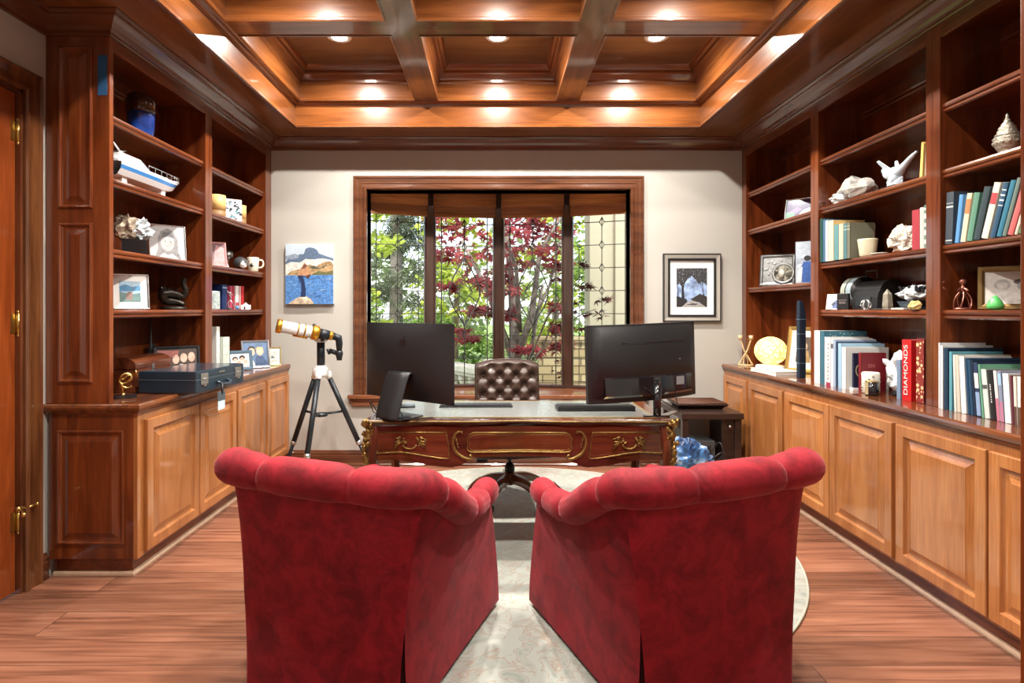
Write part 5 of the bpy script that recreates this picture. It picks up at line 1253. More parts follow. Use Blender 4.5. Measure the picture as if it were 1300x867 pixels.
# mineral on a block
ROCKG = P('grey_mineral', (.34,.32,.30), .5, var=.6, bscale=22, bump=.8, coat=.2); ROCKB = P('blue_mineral', (.50,.56,.60), .35, var=.4, bscale=26, bump=.6)
t = thing('mineral_specimen', 'pale grey crystal specimen on a black block, third left shelf', 'mineral', (-2.03,3.19,ZSH[2]), R(38), LSH)
mb = MB(); mb.box(-.06,.06,-.05,.05,0,.082); part(mb, 'block', GLOSSBLACK, t, bevel=.002)
mb = MB(); mb.blob((-.03,0,.148), .062, 3, 20, 14, .55, 2.2, (.85,.8,1.05)); mb.blob((-.055,.0,.115), .035, 4, 12, 9, .5, 2.4); part(mb, 'brown_lobe', P('tan_mineral', (.30,.24,.18), .6, var=.6, bscale=24, bump=.8), t)
mb = MB(); mb.blob((.035,0,.140), .058, 9, 20, 14, .6, 2.6, (.9,.8,1)); part(mb, 'crystal_lobe', ROCKB, t)
BWI = [(G('g8',(.50,.51,.52),.1), [(0,0),(1,0),(1,1),(0,1)]), (G('g3',(.24,.24,.25)), [(.22,.30),(.22,.62),(.32,.85),(.5,.93),(.68,.85),(.8,.60),(.80,.20),(.9,.0),(.12,0)]), (G('g6',(.42,.42,.43)), disc(.5,.50,.20,.27)), (G('g2',(.13,.13,.14)), [(.30,.62),(.38,.80),(.62,.82),(.72,.62),(.52,.68)]), (G('g2',(0,0,0)), disc(.43,.53,.03,.015,8)), (G('g2',(0,0,0)), disc(.58,.53,.03,.015,8)), (G('g3',(0,0,0)), disc(.5,.38,.05,.015,8)), (G('g9',(.66,.66,.66)), [(.2,0),(.36,.16),(.5,.12),(.64,.16),(.8,0)])]
photo_frame('black and white portrait in a thin silver frame, third left shelf', (-2.05,3.56,ZSH[2]), R(44), .21,.225, 9, .008, SILVER, 0, BWI)
photo_frame('white-matted photo of a blue lake scene on the fourth left shelf', (-2.035,3.17,ZSH[1]), R(40), .185,.205, 14, .010, SILVER, .032, [(G('lk1',(.30,.46,.60)),[(0,0),(1,0),(1,1),(0,1)]),(G('lk2',(.04,.20,.40)),[(0,.5),(1,.55),(1,.8),(.6,.72),(.3,.85),(0,.75)]),(G('lk3',(.10,.20,.20)),[(0,0),(1,0),(1,.45),(.5,.35),(0,.5)]),(G('lk4',(.22,.14,.12)),[(.3,.1),(.6,.1),(.62,.45),(.42,.5),(.3,.35)])])
BRZ = P('dark_bronze', (.032,.026,.022), .3, .7, bump=.3, bscale=50)
t = thing('bronze_dragon', 'dark bronze coiled creature figurine on the fourth left shelf', 'figurine', (-2.06,3.64,ZSH[1]), R(40), LSH)
mb = MB(); mb.lathe([(.065,0),(.068,.008),(.055,.018),(.03,.022)], (0,0,0), 20, sx=1.2); part(mb, 'base', BRZ, t)
mb = MB(); bp = crom([(.06,0,.03),(.02,.02,.05),(-.05,.0,.06),(-.06,-.02,.10),(0,.0,.10),(.05,.01,.085),(.07,0,.12),(.055,.0,.17),(.065,.0,.20)], 8); mb.tube(bp, [.016+.016*math.sin(PI*min(1,i/(len(bp)*.75)))*(1-i/len(bp)*.6) for i in range(len(bp))], 10); mb.blob((-.06,0,.12), .026, 2, 12, 9, .4, 3); part(mb, 'body', BRZ, t)
mb = MB()
for k in range(6): a = bp[8+6*k]; mb.tube([a, a+Vector((.012,-.02,.03)), a+Vector((.03,-.03,.035))], [.007,.005,.002], 6)
part(mb, 'wing', BRZ, t)
t = thing('display_stand', 'dark angular object tucked behind the lake photo, fourth left shelf', 'ornament', (-2.13,2.99,ZSH[1]), R(20), LSH)
mb = MB(); mb.rings([[(-.05,-.04,0),(.05,-.04,0),(.05,.04,0),(-.05,.04,0)],[(-.04,.0,.11),(.04,.0,.11),(.04,.03,.11),(-.04,.03,.11)]]); part(mb, 'body', BLACK, t, bevel=.003)
mb = MB(); mb.box(-.035,.035,-.03,-.028,.02,.05); part(mb, 'plaque', P('plq', (.2,.22,.25), .3), t)
# worktop, left
CHEST = wood('chest_wood', 1, (.05,.014,.007), (.11,.03,.013), (.17,.05,.02), rough=.18, coat=.6)
t = thing('wooden_chest', 'glossy dark wooden box with a domed lid and metal latch behind the briefcase', 'box', (-2.115,3.385,ZSH[0]), group=LSH)
mb = MB(); mb.box(-.095,.085,-.18,.17,0,.130); part(mb, 'body', CHEST, t, bevel=.003)
mb = MB(); pr = [(-.097,.133)]+[(-.006+.093*math.cos(PI-PI*k/12), .155+.045*math.sin(PI*k/12)) for k in range(13)]+[(.087,.133)]
mb.rings([[(x,y,z) for x,z in pr] for y in (-.182,.172)]); part(mb, 'lid', CHEST, t)
mb = MB(); mb.box(.085,.089,-.03,-.005,.10,.15); mb.ball((.09,-.018,.11), .007, 8, 6); part(mb, 'latch', STEEL, t)
t = thing('briefcase', 'dark blue-black briefcase with chrome latches lying on the left worktop', 'briefcase', (-1.79,3.42,ZSH[0]), R(-4.5), LSH)
CASE = P('case_leather', (.013,.028,.045), .28, coat=.5, bump=.12, bscale=120)
mb = MB(); mb.box(-.19,.15,-.255,.255,0,.074); part(mb, 'base_shell', CASE, t, bevel=.006)
mb = MB(); mb.box(-.19,.15,-.255,.255,.077,.124); part(mb, 'lid', CASE, t, bevel=.006)
mb = MB(); mb.box(-.188,.1515,-.2565,.2565,.072,.079); part(mb, 'trim_band', P('case_trim', (.10,.14,.18), .3, .5), t)
for y in (-.18,.18):
    mb = MB(); mb.box(.150,.156,y-.034,y+.034,.045,.108); mb.tube([(.157,y-.017,.076),(.157,y+.017,.076)], .007, 8); mb.box(.150,.160,y-.014,y+.014,.035,.055); part(mb, 'latch', STEEL, t, bevel=.002)
mb = MB(); mb.tube(crom([(.152,-.055,.045),(.175,-.05,.035),(.182,-.02,.025),(.182,.02,.025),(.175,.05,.035),(.152,.055,.045)], 5), .0085, 8); part(mb, 'handle', CASE, t)
mb = MB(); mb.box(.151,.153,-.03,.03,.095,.105); part(mb, 'name_plate', STEEL, t)
tg = bpy.data.objects.new('luggage_tag', None); COL.objects.link(tg); tg.parent = t
mb = MB(); mb.tube([(.178,-.045,.035),(.186,-.055,.0),(.184,-.058,-.025)], .008, 8); part(mb, 'strap', BLACK, tg)
mb = MB(); mb.box(.181,.186,-.100,-.022,-.066,-.012); part(mb, 'pouch', P('tag_grey', (.07,.085,.10), .35), tg, bevel=.002)
mb = MB(); mb.box(.182,.185,-.096,-.026,-.118,-.066); part(mb, 'card', P('tag_pale', (.50,.64,.70), .35), tg)
t = thing('brass_figurine', 'small brass horn figurine on a black slab at the near end of the left worktop', 'figurine', (-1.975,3.03,ZSH[0]), R(30), LSH)
mb = MB(); mb.box(-.055,.055,-.04,.04,0,.016); part(mb, 'slab', GLOSSBLACK, t, bevel=.003)
BRS2 = P('shiny_brass', (.70,.50,.18), .18, 1)
mb = MB(); hp = crom([(-.01,0,.016),(-.012,0,.06),(-.025,0,.09),(-.015,0,.12),(.015,0,.128),(.03,0,.105),(.01,0,.085),(-.02,0,.07),(.005,0,.052),(.03,0,.06)], 6); mb.tube(hp, [.005+.004*abs(math.sin(i*.25)) for i in range(len(hp))], 8); mb.tube([(.03,0,.118),(.045,0,.128),(.055,0,.132)], [.006,.012,.022], 14); mb.lathe([(.02,.016),(.012,.022),(.006,.03)], (-.01,0,0), 12)
for k in range(4): mb.ball((-.01+.008*k,-.008,.10+.006*k), .006, 8, 6)
part(mb, 'horn', BRS2, t)
photo_frame('dark-framed colour photo of people standing behind the briefcase', (-2.042,3.655,ZSH[0]), R(36), .262,.235, 10, .018, BLACK, 0, [(G('dk',(.05,.035,.03)),[(0,0),(1,0),(1,1),(0,1)]),(G('redt',(.38,.13,.11)),[(0,.95),(.55,.95),(.5,.75),(.3,.72),(0,.85)]),(G('skin1',(.62,.36,.28)),disc(.46,.66,.09,.15)),(G('skin1',(0,0,0)),disc(.66,.70,.09,.15)),(G('skin1',(0,0,0)),disc(.86,.72,.09,.16)),(G('suit',(.015,.016,.02)),[(.2,0),(.35,.45),(.55,.52),(.75,.5),(.95,.5),(1,.3),(1,0)]),(G('shirt',(.6,.58,.56)),[(.5,.15),(.56,.5),(.64,.5),(.62,.1)]),(G('skin1',(0,0,0)),[(.42,.12),(.52,.10),(.56,.22),(.46,.24)])])
t = thing('metal_sculpture', 'slender dark metal spire sculpture standing at the back of the left worktop', 'sculpture', (-2.195,3.625,ZSH[0]), 0, LSH)
GM = P('gunmetal', (.10,.11,.12), .3, .8)
mb = MB(); mb.lathe([(.035,0),(.032,.012),(.02,.02)], (0,0,0), 16); part(mb, 'base', GM, t)
mb = MB(); mb.tube([(0,0,.02),(0,0,.2),(0,-.005,.30),(0,-.012,.43)], [.010,.012,.006,.0025], 8); part(mb, 'spire', GM, t)
mb = MB(); mb.rings([[(-.003,-.01,.20),(.003,-.01,.20),(.003,-.055,.16),(-.003,-.055,.16)],[(-.002,0,.27),(.002,0,.27),(.002,-.02,.235),(-.002,-.02,.235)]]); mb.rings([[(-.003,.01,.20),(.003,.01,.20),(.003,.05,.235),(-.003,.05,.235)],[(-.002,0,.25),(.002,0,.25),(.002,.03,.25),(-.002,.03,.25)]]); part(mb, 'fins', GM, t)
# -- left far bay ------------------------------------------------------------
WAX = P('candle_wax', (.72,.47,.18), .45, spec=.4); WAXD = P('candle_foot', (.26,.15,.06), .5)
for lb, x, y, r_, h in (('thick yellow pillar candle left of the printed block','','',0,0),):
    pass
for l, x, y, r_, h in (('wider yellow glass candle left of the printed block, second left shelf',-2.04,4.17,.058,.165),('narrower yellow glass candle right of the printed block, second left shelf',-2.03,4.53,.043,.155)):
    t = thing('candle', l, 'candle', (x,y,ZSH[3]), group='yellow candles')
    mb = MB(); mb.lathe([(r_*.94,0),(r_,.006),(r_,h*.30)], (0,0,0), 24); part(mb, 'foot', WAXD, t)
    mb = MB(); mb.lathe([(r_,h*.30),(r_,h),(r_*.9,h),(r_*.88,h*.86),(.001,h*.85)], (0,0,0), 24); part(mb, 'wax', WAX, t)
    mb = MB(); mb.tube([(0,0,h*.85),(0,0,h*.93)], .002, 6); part(mb, 'wick', BLACK, t)
t = thing('printed_block', 'white block printed with scattered dark and blue marks between the two candles', 'ornament', (-2.01,4.32,ZSH[3]), R(42), LSH)
mb = MB(); mb.box(-.075,.075,-.02,.02,0,.165); part(mb, 'block', P('block_white', (.70,.74,.78), .4), t, bevel=.004)
rnd = random.Random(6); it = []
for k in range(34):
    u, v = rnd.uniform(.04,.9), rnd.uniform(.04,.92); a, b = rnd.uniform(.06,.17), rnd.uniform(.04,.12)
    it.append(((pc('mk1',(.02,.03,.05)), pc('mk2',(.10,.28,.36)), pc('mk3',(.40,.10,.06)))[k % 5 // 2 if k % 5 < 4 else 2 if k % 3 == 0 else 0], [(u,v),(u+a,v+.01),(u+a*.9,v+b),(u+.01,v+b)]))
poly_part('marks', t, it, lambda u,v,h: (-.07+.14*u, -.0203-h, .006+.153*v))
photo_frame('pink and dark photo frame half behind the divider, third left shelf', (-2.07,4.20,ZSH[2]), R(40), .17,.20, 16, .014, P('pinkframe', (.50,.22,.22), .4), 0, [(G('pk',(.16,.07,.08)),[(0,0),(1,0),(1,1),(0,1)]),(G('pk2',(.50,.24,.25)),[(.4,0),(1,0),(1,.8),(.6,.95)])])
t = thing('goblet', 'small silver goblet on the third left shelf', 'goblet', (-2.08,4.42,ZSH[2]), group=LSH)
mb = MB(); mb.lathe([(.030,0),(.028,.005),(.007,.012),(.006,.06),(.012,.072)], (0,0,0), 18); part(mb, 'stem', STEEL, t)
mb = MB(); mb.lathe([(.012,.072),(.034,.085),(.040,.11),(.036,.14),(.033,.138),(.036,.11),(.02,.09)], (0,0,0), 20); part(mb, 'bowl', P('tarnish', (.22,.21,.20), .25, .9, var=.4, bscale=30), t)
t = thing('glass_globe', 'dark and white glass paperweight globe beside the mug', 'paperweight', (-2.0,4.46,ZSH[2]), group=LSH)
mb = MB(); mb.ball((0,0,.056), .052, 22, 14, (1,1,.95)); part(mb, 'globe', P('globe_dark', (.05,.055,.06), .06, coat=1), t)
mb = MB(); mb.blob((.035,-.03,.035), .024, 5, 12, 9, .4, 2); part(mb, 'white_swirl', WHITE, t)
mb = MB(); mb.lathe([(.03,0),(.026,.008)], (0,0,0), 16); part(mb, 'foot', BLACK, t)
t = thing('mug', 'cream mug with black specks and a handle on the third left shelf', 'mug', (-1.985,4.66,ZSH[2]), R(20), LSH)
MUG = P('mug_cream', (.74,.70,.58), .25, coat=.4)
mb = MB(); mb.lathe([(.036,0),(.040,.004),(.043,.05),(.047,.112),(.045,.116),(.042,.112),(.038,.01),(.001,.008)], (0,0,0), 28); part(mb, 'body', MUG, t)
mb = MB(); mb.tube(crom([(.042,0,.03),(.07,0,.04),(.078,0,.07),(.066,0,.095),(.044,0,.095)], 5), .007, 8); part(mb, 'handle', MUG, t)
mb = MB()
for a, z, s_ in ((-1.9,.05,.010),(-1.6,.045,.008),(-1.75,.06,.007),(-2.3,.08,.005),(-1.3,.07,.004),(-1.75,.04,.006)): mb.ball((.0435*math.cos(a),.0435*math.sin(a),z), s_, 8, 6, (1,1,.8))
part(mb, 'specks', BLACK, t)
t = thing('glass_cube', 'small etched glass block at the near end of the fourth left shelf', 'ornament', (-2.0,4.06,ZSH[1]), R(30), LSH)
mb = MB(); mb.box(-.028,.028,-.028,.028,0,.13); part(mb, 'block', P('etched', (.42,.50,.50), .15, coat=.6, var=.4, bscale=50), t, bevel=.004)
g = 'books on the fourth left shelf'
for l, y, th, h, c, bd in (('wide navy book behind the silver dancer figurine',4.27,.075,.185,(.010,.025,.10),((.86,.9,(.3,.35,.45)),)),('pink-red book on the fourth left shelf',4.375,.035,.18,(.40,.05,.10),()),('deep red book on the fourth left shelf',4.415,.03,.182,(.30,.015,.03),()),('white book with red bands on the fourth left shelf',4.475,.055,.185,(.66,.60,.60),((.1,.3,(.4,.05,.06)),)),('brick red and white book on the fourth left shelf',4.527,.03,.185,(.50,.30,.28),()),('bright red book at the right end of the fourth left shelf',4.575,.045,.188,(.42,.02,.025),())):
    book(l, -2.03, y, ZSH[1], th, h, .16, c, bands=bd, group=g, spine_to=1)
t = thing('dancer_figurine', 'small silver dancing figure in front of the navy book', 'figurine', (-1.985,4.25,ZSH[1]), R(30), LSH)
mb = MB(); mb.lathe([(.022,0),(.020,.008),(.008,.012)], (0,0,0), 14); part(mb, 'base', GM, t)
mb = MB(); mb.tube(crom([(0,0,.01),(-.012,0,.045),(.006,0,.08),(.0,0,.11)],5), [.004+.0001*i for i in range(16)], 8); mb.tube([(.0,0,.075),(.018,0,.05),(.028,0,.02)], .0035, 6); mb.tube([(0,0,.11),(-.012,0,.13),(-.02,0,.145)], .003, 6); mb.tube([(0,0,.11),(.014,0,.12),(.02,0,.105)], .003, 6); mb.ball((.002,0,.124), .008, 8, 6); part(mb, 'dancer', STEEL, t)
t = thing('toy_house', 'tiny white house ornament in front of the red books', 'ornament', (-1.975,4.50,ZSH[1]), R(30), LSH)
mb = MB(); mb.box(-.035,.035,-.014,.014,0,.036); mb.prism([(-.02,.036),(.02,.036),(.0,.055)], -.012, .012, lambda u,v,h: (u,h,v)); part(mb, 'body', WHITE, t)
mb = MB(); mb.box(-.016,-.004,-.0155,-.0138,0,.022); mb.box(.0,.008,-.0135,-.0115,.040,.046); part(mb, 'door', BLACK, t)
mb = MB(); mb.box(-2.02,-1.985,4.335,4.37,ZSH[1],ZSH[1]+.03); t = thing('blue_glass', 'small blue glass trinket below the navy book', 'trinket', (-1.975,4.35,ZSH[1])); mb = MB(); mb.blob((0,0,.014), .015, 2, 12, 8, .2, 2); part(mb, 'trinket_body', P('blue_glass', (.12,.30,.55), .1, coat=.6), t)
g = 'tall white books on the left worktop'
PW = (.62,.66,.62)
book('taller white book standing by the left bookcase divider', -2.0, 4.105, ZSH[0], .05, .345, .20, (.66,.66,.62), group=g, spine_to=1)
book('shorter pale green-white book beside the taller white one', -1.985, 4.20, ZSH[0], .10, .265, .20, (.56,.64,.58), group=g, spine_to=1, bands=((.2,.21,(.3,.34,.3)),(.5,.51,(.3,.34,.3)),(.75,.76,(.3,.34,.3))))
PPL = lambda bg: [(bg,[(0,0),(1,0),(1,1),(0,1)]),(G('hairk',(.03,.02,.018)),disc(.25,.62,.15,.18)),(G('skin1',(0,0,0)),disc(.26,.55,.10,.14)),(G('hairk',(0,0,0)),disc(.62,.70,.16,.18)),(G('skin1',(0,0,0)),disc(.62,.60,.10,.14)),(G('skin1',(0,0,0)),disc(.46,.35,.12,.16)),(G('skin1',(0,0,0)),disc(.80,.38,.12,.15)),(G('shirt',(0,0,0)),[(0,0),(1,0),(1,.2),(.7,.28),(.4,.2),(.1,.32),(0,.3)])]
photo_frame('small blue-glass framed group photo behind the briefcase lid, left worktop', (-1.955,4.36,ZSH[0]), R(42), .19,.155, 12, .026, P('glassframe', (.10,.16,.22), .1, coat=.8), 0, PPL(G('plw',(.60,.62,.62))))
photo_frame('silver-framed photo of two smiling people in blue light, left worktop', (-1.90,4.52,ZSH[0]), R(38), .215,.225, 12, .018, P('pewter', (.34,.36,.40), .28, .8), 0, [(G('bluebg',(.10,.17,.30)),[(0,0),(1,0),(1,1),(0,1)]),(G('hairk2',(.05,.035,.03)),disc(.33,.66,.18,.20)),(G('skin2',(.66,.44,.32)),disc(.34,.60,.13,.17)),(G('skin2',(0,0,0)),disc(.68,.62,.15,.19)),(G('blonde',(.58,.40,.20)),[(.45,.7),(.6,.82),(.82,.78),(.85,.5),(.8,.65),(.62,.74)]),(G('shirt',(0,0,0)),[(.2,0),(.3,.4),(.45,.1),(.5,0)]),(G('suit2',(.05,.09,.18)),[(.45,0),(.5,.42),(.8,.42),(1,.1),(1,0)])])
photo_frame('small gilt-framed photo at the far end of the left worktop', (-1.855,4.74,ZSH[0]), R(25), .135,.155, 8, .012, P('pale_gilt', (.62,.52,.26), .35, .7), .018, [(G('gy',(.52,.55,.52)),[(0,0),(1,0),(1,1),(0,1)]),(G('gy2',(.12,.14,.15)),[(.3,.35),(.45,.65),(.5,.5),(.7,.45),(.65,.3)])], P('mat_pale', (.72,.72,.62), .7))
# -- right far bay -----------------------------------------------------------
photo_frame('tilted photo in purple and blue tones on the second right shelf', (2.27,4.235,ZSH[3]), R(-48), .20,.165, 16, .008, SILVER, 0, [(G('pu',(.07,.07,.17)),[(0,0),(1,0),(1,1),(0,1)]),(G('pu2',(.22,.16,.34)),[(.0,.3),(.4,.6),(.6,.45),(.3,.2)]),(G('pu3',(.10,.30,.20)),[(0,0),(.3,.0),(.35,.3),(0,.35)]),(G('shirt',(0,0,0)),[(.5,0),(.52,.25),(.7,.45),(.9,.5),(.95,0)])])
t = thing('pewter_plaque', 'square pewter plaque with a pale oval medallion, right bookcase', 'plaque', (2.29,4.60,1.5305), R(-38), RSH); t.rotation_euler = (R(-10),0,R(-38))
PEW = P('pewter_dark', (.16,.165,.165), .3, .75, bump=.3, bscale=40)
mb = MB(); fn = lambda u,v,k: (u,-k,v); mb.frame(-.135,.135,0,.27,[(0,0),(.004,.012),(.012,.016),(.022,.016),(.028,.008)], fn, back=True); part(mb, 'tablet', PEW, t, bevel=.004)
mb = MB(); mb.T = Matrix.Translation((.045,-.010,.105)) @ Matrix.Rotation(R(90),4,'X'); mb.lathe([(.085,0),(.085,.006),(.078,.010),(.068,.006)], (0,0,0), 32, sy=1.05); part(mb, 'medallion_rim', PEW, t)
mb = MB(); mb.T = Matrix.Translation((.045,-.014,.105)) @ Matrix.Rotation(R(90),4,'X'); mb.lathe([(.0001,.003),(.068,.003)], (0,0,0), 32); mb.blob((-.01,0,.006), .03, 3, 12, 9, .4, 2, (.8,1.2,.25), True); part(mb, 'medallion', P('medal', (.46,.44,.36), .4, .2), t)
mb = MB()
for (u,v) in ((-.07,.20),(-.04,.21),(-.02,.19),(.03,.21),(-.09,.14),(-.075,.145),(-.065,.10)): mb.ball((u,-.012,v), .008, 8, 6, (1,.5,1))
part(mb, 'studs', STEEL, t)
t = thing('photo_block', 'tall glossy photo block showing a blue-clad person, by the right divider', 'photo block', (2.225,4.035,1.5305), R(-40), RSH)
mb = MB(); mb.box(-.075,.075,-.012,.012,0,.30); part(mb, 'block', P('acryl', (.30,.33,.38), .1, coat=.8), t, bevel=.003)
poly_part('photo', t, [(G('pb0',(.42,.48,.56)),[(0,0),(1,0),(1,1),(0,1)]),(G('pb1',(.30,.34,.42)),[(0,.45),(1,.5),(1,.62),(0,.6)]),(G('pb2',(.03,.09,.30)),[(.25,0),(.2,.35),(.35,.52),(.75,.52),(.95,.35),(.95,0)]),(G('pb3',(.02,.025,.03)),disc(.52,.60,.16,.07)),(G('shirt',(0,0,0)),[(.05,.03),(.25,.03),(.3,.4),(.15,.35)])], lambda u,v,h: (-.07+.14*u,-.0123-h,.008+.284*v))
t = thing('antler_candlestick', 'cream and gold twisted twig candlestick beside the glowing ball lamp', 'candlestick', (2.10,4.745,ZSH[0]), R(-20), RSH)
IV = P('ivory_gold', (.68,.52,.30), .3, .35)
mb = MB()
for s_ in (1,-1):
    mb.tube(crom([(s_*.055,0,.006),(s_*.035,0,.04),(s_*.012,.008*s_,.085),(-s_*.012,-.008*s_,.125),(-s_*.03,0,.185),(-s_*.040,0,.215)], 6), [.0065]*31, 8)
    mb.tube(crom([(s_*.02,.04*s_,.005),(s_*.014,.015,.05),(0,0,.09)], 5), .005, 8)
part(mb, 'branches', IV, t)
for s_ in (1,-1):
    mb = MB(); mb.lathe([(.008,.215),(.017,.222),(.019,.252),(.016,.252),(.014,.226)], (s_*.041,0,0), 14); part(mb, 'cup', IV, t)
mb = MB(); mb.lathe([(.062,0),(.060,.007),(.05,.010)], (0,0,0), 24, sy=.7); part(mb, 'base', IV, t)
t = thing('ball_lamp', 'glowing yellow globe lamp on a white base, right worktop', 'lamp', (2.19,4.50,ZSH[0]), 0, RSH)
mb = MB(); mb.lathe([(.105,0),(.112,.006),(.112,.020),(.10,.028),(.06,.034)], (0,0,0), 36); part(mb, 'base', WHITE, t)
m, nt, b = newmat('lamp_glow'); tc = nt.nodes.new('ShaderNodeTexCoord'); v = nt.nodes.new('ShaderNodeTexVoronoi'); v.feature = 'DISTANCE_TO_EDGE'; v.inputs['Scale'].default_value = 22; cr = nt.nodes.new('ShaderNodeValToRGB')
cr.color_ramp.elements[0].position = .02; cr.color_ramp.elements[0].color = (.55,.27,.045,1); cr.color_ramp.elements[1].position = .16; cr.color_ramp.elements[1].color = (1,.72,.27,1)
nt.links.new(tc.outputs['Object'], v.inputs['Vector']); nt.links.new(v.outputs['Distance'], cr.inputs['Fac']); nt.links.new(cr.outputs[0], b.inputs['Emission Color']); b.inputs['Emission Strength'].default_value = 1.5; b.inputs['Base Color'].default_value = (.6,.45,.2,1)
mb = MB(); mb.ball((0,0,.142), .120, 36, 24, (1,1,.93)); part(mb, 'globe', m, t)
la = bpy.data.lights.new('ball_lamp_light', 'POINT'); la.energy = 2.6; la.color = (1,.62,.25); la.shadow_soft_size = .12
lo = bpy.data.objects.new('ball_lamp_light', la); COL.objects.link(lo); lo.location = (2.19,4.50,ZSH[0]+.142)
# the light sits inside the globe: let the globe pass it on
t.children[1].visible_shadow = True
lo.location = (2.19,4.50,ZSH[0]+.142)
t = thing('magazine', 'white magazine lying flat in front of the ball lamp', 'magazine', (2.065,4.20,ZSH[0]), R(8), RSH)
mb = MB(); mb.box(-.085,.12,-.15,.15,.001,.022); part(mb, 'pages', PAPER, t); mb = MB(); mb.box(-.088,.122,-.152,.152,.022,.025); mb.box(-.088,.122,-.152,.152,0,.002); part(mb, 'cover', WHITE, t)
photo_frame('leaning gilt frame with a wide white mat beside the ball lamp', (2.275,4.20,ZSH[0]), R(-62), .27,.345, 10, .030, GOLDF, .048, [(G('por',(.10,.07,.05)),[(0,0),(1,0),(1,1),(0,1)]),(G('por2',(.42,.28,.18)),disc(.55,.62,.2,.14)),(G('por3',(.32,.20,.08)),[(.2,0),(.35,.45),(.8,.48),(1,.1),(1,0)])], P('mat_cream', (.76,.73,.66), .7))
t = thing('slim_case', 'tall slim dark blue case standing by the right divider', 'case', (2.105,3.895,ZSH[0]), R(6), RSH)
SL = P('slim_blue', (.008,.022,.042), .3, coat=.4)
mb = MB(); mb.box(-.024,.024,-.017,.017,0,.43); mb.rings([[(-.024,-.017,.43),(.024,-.017,.43),(.024,.017,.43),(-.024,.017,.43)],[(-.022,-.015,.53),(.002,-.015,.53),(.002,.015,.53),(-.022,.015,.53)]]); part(mb, 'body', SL, t, bevel=.003)
mb = MB()
for k in range(4): mb.box(-.0255,.0255,-.0185,.0185,.10+.1*k,.104+.1*k)
part(mb, 'bands', P('slim_band', (.20,.30,.38), .3, .5), t)
# -- right middle bay --------------------------------------------------------
t = thing('crystal_rock', 'large pale grey quartz boulder on the second right shelf', 'mineral', (2.26,3.57,ZSH[3]), R(20), RSH)
QZ = P('quartz_grey', (.46,.45,.42), .3, var=.35, bscale=14, bump=.6, coat=.5); QW = P('quartz_white', (.70,.74,.76), .22, var=.15, bscale=30, bump=.5, coat=.6)
mb = MB(); mb.zmin = .001; mb.blob((0,-.03,.075), .092, 6, 14, 10, .45, 1.6, (.8,1.15,.85)); part(mb, 'boulder', QZ, t)
mb = MB(); mb.zmin = .001; mb.blob((-.01,.07,.035), .06, 12, 14, 10, .5, 2, (.9,1.3,.6)); part(mb, 'foot_cluster', QW, t)
t = thing('glass_dove', 'pale blue-white bird sculpture with raised tail on the second right shelf', 'sculpture', (2.21,3.12,ZSH[3]), R(0), RSH)
DV = P('dove', (.62,.74,.84), .18, coat=.7, var=.12, bscale=20)
mb = MB(); bp = crom([(0,.10,.105),(0,.085,.10),(0,.05,.085),(0,.0,.08),(0,-.05,.10),(0,-.11,.135),(0,-.15,.155)], 6); rr = crom([(.004,0,0),(.020,0,0),(.034,0,0),(.036,0,0),(.020,0,0),(.013,0,0),(.006,0,0)], 6); mb.tube(bp, [q.x for q in rr], 14); mb.ball((0,.085,.112), .022, 12, 8); part(mb, 'body', DV, t)
mb = MB(); mb.tube([(0,.10,.118),(0,.118,.112)], [.007,.001], 8); part(mb, 'beak', DV, t)
mb = MB()
for s_ in (1,-1): mb.rings([[(s_*.02,.04,.10),(s_*.025,.0,.10),(s_*.03,.0,.095),(s_*.026,.04,.092)],[(s_*.05,.085,.165),(s_*.052,.065,.165),(s_*.055,.065,.16),(s_*.053,.085,.16)]])
part(mb, 'wings', DV, t)
mb = MB(); mb.zmin = .006; mb.blob((0,.01,.036), .045, 8, 14, 10, .35, 2.4, (.8,1,.85)); part(mb, 'rock_base', DV, t)
mb = MB(); mb.box(-.05,.05,-.05,.06,0,.006); part(mb, 'plinth', BLACK, t)
photo_frame('narrow gilt frame half behind the right divider, second right shelf', (2.26,2.893,ZSH[3]), R(-50), .15,.205, 10, .020, GOLDF, 0, [(G('gf',(.36,.26,.16)),[(0,0),(1,0),(1,1),(0,1)]),(G('gf2',(.60,.52,.44)),disc(.5,.6,.25,.2)),(G('gf3',(.10,.07,.05)),[(.1,0),(.3,.4),(.7,.4),(.9,0)])])
t = thing('ribbed_candle_cup', 'cream ribbed candle cup on the third right shelf', 'candle', (2.20,3.345,ZSH[2]), 0, RSH)
mb = MB(); n = 40; mb.smooth = True
mb.rings([[(r_*(1+.035*(-1)**k)*math.cos(2*PI*k/n), r_*(1+.035*(-1)**k)*math.sin(2*PI*k/n), z) for k in range(n)] for r_, z in ((.036,0),(.040,.01),(.050,.098),(.051,.105),(.046,.105),(.044,.08))], True, True); part(mb, 'cup', P('cup_cream', (.70,.66,.48), .35), t)
t = thing('small_dish', 'flat pale dish beside the ribbed candle cup', 'dish', (2.19,3.23,ZSH[2]), 0, RSH)
mb = MB(); mb.lathe([(.02,0),(.045,.010),(.043,.012),(.02,.004)], (0,0,0), 24); part(mb, 'dish', P('dish_pale', (.62,.58,.52), .4), t)
t = thing('white_coral', 'lumpy white coral on the third right shelf', 'coral', (2.225,3.075,ZSH[2]), 0, RSH)
mb = MB(); mb.zmin = .001; rnd = random.Random(12); mb.blob((0,0,.065), .066, 3, 22, 16, .6, 2.8, (.8,1.15,.95))
for k in range(26):
    a, q = rnd.uniform(0,2*PI), rnd.uniform(.2,1); mb.blob((math.cos(a)*.05*q, math.sin(a)*.075*q, .075+.06*math.sqrt(max(0,1-q*q))*rnd.uniform(.6,1)), rnd.uniform(.014,.026), k, 10, 7, .5, 2)
part(mb, 'coral_head', P('coral_white', (.74,.72,.64), .7, bump=.8, bscale=80), t)
